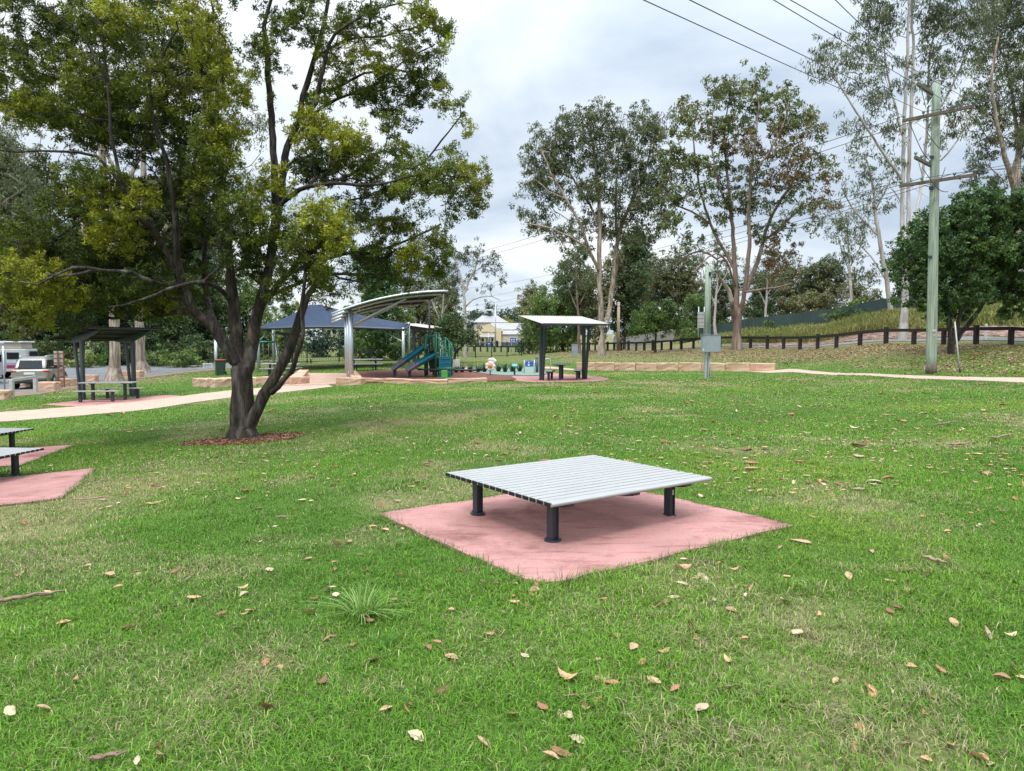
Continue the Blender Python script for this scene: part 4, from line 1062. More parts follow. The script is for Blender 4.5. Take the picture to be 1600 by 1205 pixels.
def make_hall():
    d = 218.; g = gd(764, d); s = d / F; z0 = g.z - .6
    root = empty('memorial_hall', (g.x, g.y, z0), math.radians(-4), 'cream public hall with a curved gable front and lettering', 'hall')
    def Z(py): return CAMZ + (540 - py) * s - z0
    W_ = 7.6
    prof = [(-W_ / 2, 0), (W_ / 2, 0), (W_ / 2, Z(513)), (2.6, Z(513)), (2.2, Z(512)), (1.2, Z(508.5)), (.35, Z(506.5)), (-.35, Z(506.5)), (-1.2, Z(508.5)), (-2.2, Z(512)), (-2.6, Z(514)), (-W_ / 2, Z(514))]
    b = MB(); b.prism([(p[0], 0, p[1]) for p in prof], (0, .5, 0)); b.build('front_wall', M['cream'], root)
    b = MB(); b.box((0, 10.3, Z(517) / 2), (W_ - .4, 19, Z(517))); b.build('side_wall', M['cream2'], root)
    bm = MB(); A = [(-W_ / 2 - .2, .6, Z(517.5)), (W_ / 2 + .2, .6, Z(517.5)), (W_ / 2 + .2, 20, Z(517.5)), (-W_ / 2 - .2, 20, Z(517.5)), (0, .6, Z(507.5)), (0, 20, Z(507.5))]
    v = [bm.bm.verts.new(p) for p in A]
    for f in ((1, 2, 5, 4), (3, 0, 4, 5), (0, 1, 4), (2, 3, 5), (3, 2, 1, 0)): bm.bm.faces.new([v[i] for i in f])
    bm.build('roof', M['roofpale'], root)
    # awning verandah
    b = MB(); b.prism([(-W_ / 2 - .8, .0, Z(523)), (-W_ / 2 - .8, -2.4, Z(526.5)), (-W_ / 2 - .8, -2.4, Z(527.3)), (-W_ / 2 - .8, .0, Z(524))], (W_ * .75 + .8, 0, 0)); b.build('awning', M['roofpale'], root)
    for x in (-4.2, -2.6, -1.0, .6, 1.8):
        b = MB(); b.box((x, -2.2, Z(527) / 2), (.14, .14, Z(527))); b.build('awning_post', M['white'], root)
    b = MB(); b.box((-.9, -.06, Z(540)), (6.6, .1, 1.2)); b.build('base_band', M['bluegrey'], root)
    for x in (-2.9, -1.9, .2, 1.2):
        b = MB(); b.box((x, -.05, Z(531)), (.7, .08, 1.0)); wn = b.build('window', M['white'], root)
        b = MB(); b.box((x, -.1, Z(531)), (.56, .03, .84)); b.build('pane', M['glass'], wn)
    b = MB(); b.box((2.3, -.05, 1.15), (1.2, .08, 2.3)); b.build('door', M['glass'], root)
    t = bpy.data.curves.new('lettering', 'FONT'); t.body = 'MEMORIAL HALL'; t.size = .62; t.align_x = 'CENTER'; t.extrude = .03
    t.materials.append(M['timber']); tmp = bpy.data.objects.new('lettering', t); COL.objects.link(tmp); bpy.context.view_layer.update()
    me_ = bpy.data.meshes.new_from_object(tmp.evaluated_get(bpy.context.evaluated_depsgraph_get())); bpy.data.objects.remove(tmp)
    to = bpy.data.objects.new('lettering', me_); COL.objects.link(to); to.parent = root
    to.rotation_euler = (math.pi / 2, 0, 0); to.location = (0.1, -.05, Z(520.6))
    # right hand wing
    b = MB(); b.box((7.2, 4.5, Z(522) / 2), (7.0, 7, Z(522))); b.build('wing_wall', M['cream2'], root)
    b = MB(); b.prism([(3.6, .6, Z(522.5)), (3.6, 4.5, Z(516)), (3.6, 8.4, Z(522.5))], (7.6, 0, 0)); b.build('wing_roof', M['roofpale'], root)
    b = MB(); b.box((7.3, .93, Z(538.5)), (7.4, .1, 1.4)); b.build('wing_base', M['bluegrey'], root)
make_hall()
h2 = gable_house('far_building', 765, 262, 12, 10, 8.3, 2.6, .1, 'far building with a pale hipped roof and a small roof lantern', M['cream2'], M['roofpale'], [(-3, 6, 1.2, 1.4), (2, 6, 1.2, 1.4)], 'building', True)
b = MB(); b.box((0, 0, 11.6), (1.1, 1.1, 2.0)); ln = b.build('lantern', M['dark'], h2)
b = MB(); b.box((0, 0, 12.9), (2.6, 2.2, .45)); b.build('lantern_roof', M['white'], ln, bev=.1)
gable_house('house', 806, 250, 17, 9, 5.6, 2.4, .2, 'pale roofed house right behind the hall wing', M['cream2'], M['roofpale'], [(-4, 3.6, 1.4, 1.3), (3, 3.6, 1.4, 1.3)])
gable_house('house', 545, 150, 9, 7, 4.6, 1.5, -.1, 'cream two storey house with a row of windows behind the shade sail', M['cream'], M['roofpale'], [(-3, 3.7, .8, .9), (-1.8, 3.7, .8, .9), (-.6, 3.7, .8, .9), (.6, 3.7, .8, .9), (3, 3.5, 1, 1.1)])
gable_house('house', 455, 165, 9, 7, 4.2, 1.8, .3, 'small pale house glimpsed behind the leaning tree stem', M['white'], M['roofpale'], [(-2, 2.4, 1.1, 1.1), (2, 2.4, 1.1, 1.1)])
gable_house('shed', 590, 135, 8, 6, 2.5, 1.2, .0, 'low pale shed glimpsed between the canopy posts and the slides', M['white'], M['roofpale'], [(1.6, 1.4, .9, .8)], 'shed')
g = gd(735, 330); hs = gable_house('house', 738, 330, 14, 9, 9, 2.2, .1, 'small hillside house among the far trees', M['cream2'], M['roofpale'], [(-3, 7, 1.4, 1.2), (3, 7, 1.4, 1.2)])
# blue direction sign
def make_blue_sign():
    d = 120.; c = at(803.5, 531, d); g = gd(803.5, d); root = empty('direction_sign', g, 0, 'blue direction sign with white arrow and two white symbols', 'sign')
    hz = c.z - g.z
    b = MB(); b.box((0, 0, hz), (1.42, .05, .62)); pn = b.build('sign_panel', M['blue'], root)
    for x in (-.5, .5):
        b = MB(); b.tube([(x, .06, 0), (x, .06, hz + .25)], .04, 8); b.build('post', M['galv'], root)
    b = MB(); b.prism([(-.6, -.04, hz), (-.43, -.04, hz + .17), (-.43, -.04, hz + .06), (-.27, -.04, hz + .06), (-.27, -.04, hz - .06), (-.43, -.04, hz - .06), (-.43, -.04, hz - .17)], (0, .012, 0)); b.build('arrow', M['white'], pn)
    b = MB(); b.tube([(-.02, -.028, hz + .16), (-.02, -.036, hz + .16)], .06, 12); b.box((-.02, -.032, hz), (.17, .01, .17)); b.box((-.02, -.032, hz - .15), (.09, .01, .16)); b.build('person_symbol', M['white'], pn)
    b = MB(); b.box((.43, -.032, hz + .1), (.26, .01, .2)); b.box((.43, -.032, hz - .1), (.16, .01, .2)); b.build('symbol', M['white'], pn)
make_blue_sign()
g = gd(763, 116); s_ = empty('small_sign', g, 0, 'small blue sign on a post in front of the hall verandah', 'sign')
b = MB(); b.tube([(0, 0, 0), (0, 0, 3.2)], .04, 8); b.build('post', M['galv'], s_)
b = MB(); b.box((.1, -.05, at(763, 537, 116).z - g.z), (.5, .04, .7)); pn = b.build('sign_panel', M['blue'], s_)
b = MB(); b.tube([(.1, -.075, at(763, 537, 116).z - g.z), (.1, -.085, at(763, 537, 116).z - g.z)], .14, 14); b.build('symbol', M['white'], pn)
g = gd(774, 118); lp = empty('street_lamp', g, 0, 'tall grey street lamp standing in front of the hall', 'street lamp')
tz = at(774, 474, 118).z - g.z
b = MB(); b.tube([(0, 0, 0), (0, 0, tz)], [.13, .07], 10); b.build('pole', M['galv'], lp)
b = MB(); b.tube([(0, 0, tz - .1), (-.5, -.2, tz + .3), (-1.4, -.5, tz + .45)], .045, 8); ar = b.build('arm', M['galv'], lp)
b = MB(); b.box((-1.6, -.55, tz + .45), (.6, .25, .12)); b.build('lamp_head', M['greyp'], ar)
g = gd(671.5, 52); lp = empty('lamp_post', g, 0, 'slim black lamp post rising behind the slide tower to the canopy', 'lamp post')
tz = at(671, 464, 52).z - g.z
b = MB(); b.tube([(0, 0, 0), (0, 0, tz)], [.085, .065], 10); b.build('pole', M['fencesteel'], lp)
b = MB(); b.box((.15, -.2, tz + .03), (.25, .6, .08)); b.build('lamp_head', M['fencesteel'], lp)
g = gd(1095.5, 76); s_ = empty('road_sign', g, 0, 'grey back of a large road sign behind the meter pole', 'road sign')
for x in (-.3, .3):
    b = MB(); b.tube([(x, .05, 0), (x, .05, 3.9)], .05, 8); b.build('post', M['galv'], s_)
b = MB(); zc_ = at(1095, 500, 76).z - g.z; b.box((0, 0, zc_), (.85, .03, 1.7)); b.build('sign_panel', M['greyp'], s_)
for k in (-.6, -.2, .2, .6):
    b = MB(); b.box((0, -.03, zc_ + k), (.85, .03, .05)); b.build('batten', M['galv'], s_)
g = gd(898, 62); cb = empty('utility_cabinet', g, .1, 'grey green utility cabinet on the grass near the double gum trunk', 'cabinet')
b = MB(); b.box((0, 0, .5), (.5, .4, 1.0)); b.build('cabinet', M['boxgrey'], cb, bev=.02)
b = MB(); b.box((0, 0, 1.02), (.56, .46, .06)); b.build('lid', M['boxgrey'], cb, bev=.02)
g = gd(966, 82); pl_ = empty('timber_pole', g, 0, 'bare tan timber pole behind the forked gum', 'pole')
b = MB(); b.tube([(0, 0, 0), (0, 0, at(966, 472, 82).z - g.z)], [.2, .15], 12); b.build('pole', M['path'], pl_)
b = MB(); b.box((0, -.1, at(966, 478, 82).z - g.z), (.3, .1, .08)); b.build('bracket', M['galv'], pl_)
# corrugated fence and shade cloth fence
def panel_fence(name, pts, h0, h1, m, label, sp=2.4, cat='fence'):
    P = [gd(*p) for p in pts]; o = P[0]; root = empty(name, o, 0, label, cat); Q = []
    for a, b_ in zip(P, P[1:]):
        n = max(1, round((Vector(b_[:2]) - Vector(a[:2])).length / sp))
        for i in range(n): q = a.lerp(b_, i / n); Q.append(Vector((q.x, q.y, gz(q.x, q.y))) - o)
    q = P[-1]; Q.append(Vector((q.x, q.y, gz(q.x, q.y))) - o); N_ = len(Q)
    for i in range(N_):
        h = h0 + (h1 - h0) * i / N_
        b = MB(); b.tube([Q[i], Q[i] + Vector((0, 0, h + .1))], .045, 8); b.build('post', M['galv'], root)
    for i in range(N_ - 1):
        ha = h0 + (h1 - h0) * i / N_; d = Q[i + 1] - Q[i]; nr = Vector((-d.y, d.x, 0)).normalized(); n = 16
        b = MB(); g_ = []
        for k in range(n + 1):
            p = Q[i].lerp(Q[i + 1], k / n) + nr * (-.06 + .02 * math.sin(k * 2.1)); g_.append((p, p + Vector((0, 0, ha - .03 * math.sin(math.pi * k / n)))))
        vs_ = [(b.bm.verts.new(a), b.bm.verts.new(c)) for a, c in g_]
        for a, c in zip(vs_, vs_[1:]): b.bm.faces.new((a[0], c[0], c[1], a[1]))
        pn = b.build('panel', m, root); md = pn.modifiers.new('solid', 'SOLIDIFY'); md.thickness = .012
    return root
panel_fence('metal_fence', [(958, 100), (1000, 101), (1052, 103)], 1.7, 1.9, M['roofpale'], 'pale grey corrugated metal fence behind the small round tree')
panel_fence('shade_cloth_fence', [(1090, 92), (1165, 88), (1235, 84), (1300, 79), (1400, 71), (1520, 66), (1700, 62)], 1.5, 2.1, M['shadecloth'], 'dark green shade cloth fence along the top of the grassy bank')
# ---------------------------------------------------------------- trees
def grow(trunks, targets, rng, seg, tip_r, pexp, up=.25, penal=.35, wob=.12):
    """trunks: list of (points Nx3, radii N, parent index or None). Connect every target to the nearest wood."""
    P, par, R, dist = [], [], [], []
    def add(p, pa, r, wobble=0):
        P.append(p); par.append(pa); R.append(r); dist.append(0 if pa < 0 else dist[pa] + float(np.linalg.norm(p - P[pa]))); return len(P) - 1
    for pts, rs, root in trunks:
        pts = [np.array(p, float) for p in pts]
        if root is None: last = add(pts[0], -1, rs[0]); k0 = 0
        else:
            A = np.array(P); last = int(np.argmin(((A - pts[0]) ** 2).sum(1))); k0 = 0
            last = add(pts[0], last, rs[0]) if np.linalg.norm(A[last] - pts[0]) > seg * .3 else last
        # Catmull-Rom through the points
        n = len(pts)
        for k in range(n - 1):
            a, b, c, d = pts[max(k - 1, 0)], pts[k], pts[k + 1], pts[min(k + 2, n - 1)]
            m = max(1, int(np.linalg.norm(c - b) / seg))
            for i in range(1, m + 1):
                t = i / m
                q = .5 * (2 * b + (c - a) * t + (2 * a - 5 * b + 4 * c - d) * t * t + (3 * b - a - 3 * c + d) * t ** 3)
                q = q + rng.normal(0, wob * seg * .35, 3) * (0 if (k == n - 2 and i == m and False) else 1)
                last = add(q, last, rs[k] + (rs[k + 1] - rs[k]) * t)
    nfix = len(P)
    A0 = np.array(P)
    T = np.array(targets)
    order = np.argsort([np.min(((A0 - t) ** 2).sum(1)) for t in T])
    buf = np.zeros((len(P) + len(T) * 14 + 10, 3)); buf[:len(P)] = A0; dbuf = np.zeros(len(buf)); dbuf[:len(P)] = dist
    tips = []
    for oi in order:
        t = T[oi]; n = len(P)
        d = np.linalg.norm(buf[:n] - t, axis=1)
        cost = d + penal * dbuf[:n] * .35 + np.maximum(0, buf[:n, 2] - t[2]) * .7
        j = int(np.argmin(cost)); L_ = d[j]
        m = min(12, max(1, int(round(L_ / seg))))
        a = np.array(P[j]); pj = par[j]
        dirn = (a - np.array(P[pj])) if pj >= 0 else np.array([0, 0, 1.])
        nn = np.linalg.norm(dirn); dirn = dirn / nn if nn > 0 else dirn
        ctrl = a + (t - a) * .5 + (dirn * .5 + np.array([0, 0, up])) * L_ * .28 + rng.normal(0, .09 * L_, 3)
        last = j
        for i in range(1, m + 1):
            s = i / m; q = (1 - s) ** 2 * a + 2 * s * (1 - s) * ctrl + s * s * t + (rng.normal(0, wob * seg, 3) if i < m else 0)
            last = add(q, last, 0.); k = len(P) - 1; buf[k] = q; dbuf[k] = dist[k]
        tips.append(last)
    n = len(P); cnt = np.zeros(n)
    for t in tips: cnt[t] += 1
    for i in range(n - 1, -1, -1):
        if par[i] >= 0: cnt[par[i]] += cnt[i]
    R = np.array(R); grown = tip_r * np.maximum(cnt, 1) ** pexp
    fixed = np.arange(n) < nfix
    R = np.where(fixed, np.maximum(R, np.minimum(grown, np.maximum(R, tip_r * 2))), grown)
    for i in range(nfix, n):     # never thicker than the wood it leaves
        if par[i] >= 0: R[i] = min(R[i], R[par[i]] * .92)
    return np.array(P), np.array(par), R
def wood_mesh(name, P, par, R, m, parent, sides=6, minr=0., rough=0., fr=5.):
    keep = np.where((par >= 0) & (R >= minr))[0]
    pp = par[keep]; D = P[keep] - P[pp]; D /= np.maximum(np.linalg.norm(D, axis=1, keepdims=True), 1e-6)
    dirs = np.zeros_like(P); dirs[:] = (0, 0, 1); dirs[keep] = D
    # smooth direction of a node with its thickest child
    best = np.full(len(P), -1); br = np.zeros(len(P))
    for i in keep:
        q = par[i]
        if R[i] > br[q]: br[q] = R[i]; best[q] = i
    sm = dirs.copy(); has = best >= 0; sm[has] += dirs[best[has]]; sm /= np.maximum(np.linalg.norm(sm, axis=1, keepdims=True), 1e-6)
    def rings(C, Dr, Rr):
        ref = np.tile(np.array([.21, .97, .06]), (len(C), 1)); u = ref - Dr * (ref * Dr).sum(1, keepdims=True)
        u /= np.maximum(np.linalg.norm(u, axis=1, keepdims=True), 1e-6); v = np.cross(Dr, u)
        a = np.arange(sides) * 2 * math.pi / sides
        if rough:
            k = np.arange(sides)[None]; nz = vnoise(C[:, 2:3] * fr * .45 + k * 17.3, C[:, :1] * fr + k * 9.1 + C[:, 1:2] * fr) + .5 * vnoise(C[:, 2:3] * fr * 2 + k * 3.7, C[:, :1] * fr * 2 + k * 5.9, o=2)
            big = np.clip(1 - C[:, 2:3] / 1.1, 0, 1) ** 2
            Rr = Rr[:, None] * (1 + rough * (nz - .75) * (1 + 1.6 * big)); Rr = Rr[:, :, None]
            return C[:, None] + (u[:, None] * np.cos(a)[None, :, None] + v[:, None] * np.sin(a)[None, :, None]) * Rr
        return C[:, None] + (u[:, None] * np.cos(a)[None, :, None] + v[:, None] * np.sin(a)[None, :, None]) * Rr[:, None, None]
    end = rings(P[keep], sm[keep], R[keep])
    cont = (best[pp] == keep) | (R[keep] > .6 * R[pp])
    sd = np.where(cont[:, None], sm[pp], dirs[keep]); sr = np.where(cont, R[pp], np.minimum(R[keep] * 1.25, R[pp]))
    st = rings(P[pp], sd, sr)
    n = len(keep); V = np.concatenate([st.reshape(-1, 3), end.reshape(-1, 3)])
    k = np.arange(sides); base = np.arange(n)[:, None] * sides
    a = base + k; b = base + (k + 1) % sides
    Q = np.stack([a, b, b + n * sides, a + n * sides], -1).reshape(-1, 4)
    return np_mesh(name, V, Q, m=m, smooth=True, parent=parent)
def leaves(centers, n_per, rad, size, aspect, cols, rng, droop=0., radial=.4, flat=.8, up=0.):
    """leaf-shaped quads round each centre; cols: per-centre base colour"""
    C = np.repeat(centers, n_per, axis=0); cc = np.repeat(cols, n_per, axis=0); N_ = len(C)
    off = rng.normal(0, 1, (N_, 3)); rr = rng.random(N_) ** .45
    off = off / np.maximum(np.linalg.norm(off, axis=1, keepdims=True), 1e-6) * rr[:, None]
    rad_ = np.repeat(rad, n_per) if np.ndim(rad) else np.full(N_, rad)
    p = C + off * rad_[:, None] * np.array([1, 1, flat])
    ax = rng.normal(0, 1, (N_, 3)) + off * radial * 3 + np.array([0, 0, up - droop])
    ax /= np.linalg.norm(ax, axis=1, keepdims=True)
    sd_ = np.cross(ax, rng.normal(0, 1, (N_, 3))); sd_ /= np.maximum(np.linalg.norm(sd_, axis=1, keepdims=True), 1e-6)
    L_ = size * rng.uniform(.6, 1.35, N_)[:, None]; W_ = L_ * aspect
    V = np.stack([p - ax * L_ * .5, p + sd_ * W_ * .5 - ax * L_ * .08, p + ax * L_ * .5, p - sd_ * W_ * .5 - ax * L_ * .08], 1).reshape(-1, 3)
    jit = rng.uniform(.72, 1.3, (N_, 1)) * (1 + rng.normal(0, .06, (N_, 3)))
    col = np.repeat(np.clip(cc * jit, 0, 1), 4, axis=0)
    return V, col
def crown_mesh(parts, parent, m=None, name='crown'):
    V = np.concatenate([p[0] for p in parts]); col = np.concatenate([p[1] for p in parts])
    Q = np.arange(len(V)).reshape(-1, 4)
    return np_mesh(name, V, Q, m=m or M['leaf'], col=col, parent=parent)
def blob_points(blobs, d, rng, dens, mind):
    """blobs in image space: (px, py, rx, ry, depth offset, depth radius, density factor, colour index)"""
    pts, ci = [], []
    for bl in blobs:
        px, py, rx, ry = bl[:4]; do = bl[4] if len(bl) > 4 else 0; rd = bl[5] if len(bl) > 5 else None
        kf = bl[6] if len(bl) > 6 else 1; cidx = bl[7] if len(bl) > 7 else 0
        s = (d + do) / F; a, b_ = rx * s, ry * s
        if rd is None: rd = (a + b_) * .5
        n = max(2, int(dens * kf * a * b_ * 3.14 * (1 + rd * .35)))
        c = np.array(at(px, py, d + do))
        q = rng.normal(0, 1, (n, 3)); q /= np.linalg.norm(q, axis=1, keepdims=True); q *= (rng.random(n) ** .42)[:, None]
        q = c + q * np.array([a, rd, b_])
        for p in q:
            if pts and mind > 0:
                if np.min(((np.array(pts[-260:]) - p) ** 2).sum(1)) < mind * mind: continue
            pts.append(p); ci.append(cidx)
    return np.array(pts), np.array(ci)
def tree(name, label, d, trunks, blobs, pal, bark, dens=.5, mind=.5, n_leaf=110, tuft=.7, leaf=.2, aspect=.3, droop=0., radial=.3, up_l=0., seg=.6, tip=.012, pexp=.42, up=.25, sides=6,
         seed=1, cat='tree', group=None, wob=.12, flat=.8, minr=0., rs_=.68, kd=3.0, rough=.18, shrink=1.):
    """trunks: lists of (px, py, radius in photo pixels[, depth offset]); first list starts at the ground"""
    rng = np.random.default_rng(seed); tw = []
    for k, tr in enumerate(trunks):
        pts, rs = [], []
        for i, q in enumerate(tr):
            do = q[3] if len(q) > 3 else 0.; p = np.array(at(q[0], q[1], d + do))
            pts.append(p); rs.append(q[2] * (d + do) / F * (rs_ if rs_ > 0 else .52 + .27 * min(1, q[2] / 20)))
        if k == 0 or tr[0][-1] == 'g':
            g = gz(pts[0][0], pts[0][1]); pts[0][2] = g - .05
            rs = [rs[0] * 1.25] + rs[1:] if len(rs) > 1 else rs
        tw.append((pts, rs, None if k == 0 else 1))
    base = Vector(tw[0][0][0]); root = empty(name, base, 0, label, cat, group)
    C, ci = blob_points([(b_[0], b_[1], b_[2] * shrink, b_[3] * shrink) + tuple(b_[4:]) for b_ in blobs], d, rng, dens * kd, mind * .65)
    P, par, R = grow(tw, C, rng, seg, tip, pexp, up, wob=wob)
    b0 = np.array(base)
    wood_mesh('trunk', P - b0, par, R, bark, root, sides, minr, rough)
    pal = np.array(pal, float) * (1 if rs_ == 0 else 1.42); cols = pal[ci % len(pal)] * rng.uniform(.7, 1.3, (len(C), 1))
    mix = rng.random((len(C), 1)) * .45; cols = cols * (1 - mix) + pal[rng.integers(0, len(pal), len(C))] * mix
    # two or three sprays per tip so that the clump outline is uneven
    sub = 3; cen = np.repeat(C, sub, axis=0) + rng.normal(0, 1, (len(C) * sub, 3)) * tuft * .55
    rad = tuft * rng.uniform(.35, .8, len(cen))
    V = leaves(cen - b0, max(1, n_leaf // sub), rad, leaf, aspect, np.repeat(cols, sub, axis=0), rng, droop, radial, flat, up_l)
    o = crown_mesh([V], root); TREES.append((name, len(C), len(V[0]) // 4, len(P)))
    return root
TREES = []
# ------------------------------------------------ the big spreading tree on the lawn
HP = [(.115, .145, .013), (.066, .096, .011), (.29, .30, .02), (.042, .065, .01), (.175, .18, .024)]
# palette: 0 mid olive, 1 darker, 2 bright yellow green, 3 dark, 4 warm
hero_tr = [
 [(379, 689, 25), (379, 665, 23), (378, 640, 22), (379, 610, 21), (377, 580, 20)],
 [(377, 585, 14), (356, 545, 13.5, -.1), (330, 508, 12, -.2), (302, 484, 11, -.3), (286, 448, 10, -.4), (277, 400, 9, -.5), (274, 345, 7.5, -.6), (270, 305, 6.5, -.8), (258, 240, 5, -1), (240, 190, 4, -1.2), (232, 110, 3, -1.3)],
 [(286, 450, 8, -.4), (258, 390, 7.5, -.6), (236, 356, 7, -.9), (214, 340, 5.5, -1.2), (190, 290, 5, -1.3), (176, 220, 4, -1.5), (168, 130, 3, -1.5), (160, 40, 2, -1.6)],
 [(376, 580, 15), (371, 545, 14, .1), (366, 500, 13, .2), (362, 455, 11, .2), (357, 405, 9, .3), (352, 350, 7.5, .3), (346, 270, 6, .4), (340, 180, 5, .5), (336, 90, 4, .5), (332, 0, 3, .5), (330, -70, 2, .5)],
 [(357, 415, 7, .3), (336, 372, 6.5, .8), (318, 345, 6, 1.1), (298, 318, 5, 1.4), (280, 250, 4, 1.8), (290, 150, 3, 2)],
 [(340, 520, 8, .2), (324, 470, 7.5, .8), (320, 430, 7, 1.1), (318, 370, 6, 1.4), (312, 300, 5, 1.6), (320, 220, 4, 1.8), (318, 120, 3, 2)],
 [(384, 590, 15), (391, 550, 14, .1), (397, 510, 13, .3), (408, 470, 12, .4), (420, 420, 10.5, .6), (428, 360, 9.5, .7), (429, 290, 8.5, .8), (425, 200, 8, .9), (419, 115, 7, 1.), (414, 40, 5, 1.), (424, 0, 4, 1.), (440, -60, 3, 1.)],
 [(426, 380, 8.5, .7), (436, 330, 8.5, .9), (442, 280, 8.5, 1.), (450, 230, 8, 1.1), (466, 190, 7.5, 1.2), (474, 150, 7, 1.2), (490, 95, 6, 1.2), (506, 40, 5, 1.3), (516, -20, 4, 1.3), (520, -70, 3, 1.3)],
 [(462, 196, 6.5, 1.1), (492, 160, 6, .8), (505, 110, 5, .6), (514, 70, 4.5, .5), (540, 40, 3.5, .3), (590, 12, 2.6, .2), (640, 4, 1.8, .2)],
 [(505, 82, 3.6, .9), (545, 62, 3.2, 1), (600, 57, 2.6, 1), (650, 42, 2, 1)],
 [(476, 148, 4.4, 1.2), (520, 140, 4, 1.6), (570, 116, 3.2, 1.8), (625, 110, 2.6, 2), (680, 130, 1.8, 2)],
 [(452, 226, 4.6, 1.1), (500, 170, 4.4, 1.6), (540, 150, 3.6, 2), (590, 130, 3, 2.4), (640, 90, 2.2, 2.6), (680, 70, 1.6, 2.6)],
 [(408, 478, 8, .4), (428, 452, 7.5, -.2), (444, 432, 6.5, -.6), (468, 405, 5.5, -1), (500, 380, 4.2, -1.4), (530, 350, 3, -1.6)],
 [(428, 330, 6.5, .7), (455, 305, 6, .2), (484, 292, 5.6, -.2), (520, 286, 5, -.5), (565, 289, 4, -.8), (620, 282, 3, -1), (680, 270, 2.2, -1), (730, 285, 1.6, -1)],
 [(520, 286, 4, -.5), (560, 265, 3.6, .2), (600, 235, 3, .6), (650, 260, 2.6, 1), (690, 220, 2.2, 1.2), (720, 180, 1.6, 1.2)],
 [(444, 432, 5, -.6), (490, 410, 4.6, .2), (540, 397, 4.4, .8), (590, 392, 3.8, 1.2), (630, 378, 3, 1.5), (690, 350, 2.2, 1.6)],
 [(410, 468, 5, .4), (470, 442, 4.6, 1.2), (530, 428, 4, 1.8), (590, 434, 3.2, 2.2), (650, 440, 2.4, 2.4)],
 [(381, 684, 15), (393, 655, 14, -.1), (406, 632, 13, -.15), (424, 600, 12, -.2), (446, 562, 11, -.2), (460, 520, 10.5, -.2), (470, 490, 9.5, -.1), (482, 464, 7.5, .0), (496, 440, 6, .1), (505, 400, 4.5, .2), (510, 350, 3.5, .2)],
 [(426, 614, 7, -.25), (448, 592, 6.6, -.5), (464, 560, 6, -.7), (474, 520, 5.4, -.9), (472, 480, 5, -1), (478, 430, 4, -1.2), (470, 380, 3, -1.4)],
 [(283, 446, 6, -.4), (262, 444, 5.6, -.9), (236, 440, 5.2, -1.4), (204, 426, 4.8, -1.8), (160, 421, 4.4, -2.1), (112, 418, 4, -2.3), (85, 432, 3.2, -2.5), (60, 446, 2.4, -2.6), (30, 440, 1.8, -2.6)],
 [(160, 421, 3.4, -2.1), (110, 430, 3.4, -1.8), (60, 430, 2.6, -1.6), (20, 420, 2, -1.4)],
 [(360, 468, 6.5, .2), (342, 450, 6, -.4), (318, 441, 5.5, -.8), (290, 444, 5, -1.1), (262, 452, 4, -1.4), (220, 470, 3, -1.6), (170, 480, 2.2, -1.8)],
 [(300, 484, 6, -.3), (255, 492, 5, .4), (210, 500, 4, 1), (150, 490, 3, 1.4), (90, 470, 2, 1.6)],
 [(236, 356, 5, -.9), (190, 350, 4.4, .2), (140, 340, 3.6, 1), (90, 370, 2.6, 1.4), (40, 385, 2, 1.6)],
 [(190, 290, 4.4, -1.3), (150, 245, 4, -1.5), (90, 236, 3.2, -1.8), (30, 236, 2.4, -2), (-60, 230, 1.8, -2)],
 [(168, 130, 2.8, -1.5), (130, 60, 2.4, -1.8), (70, 10, 2, -2)],
]
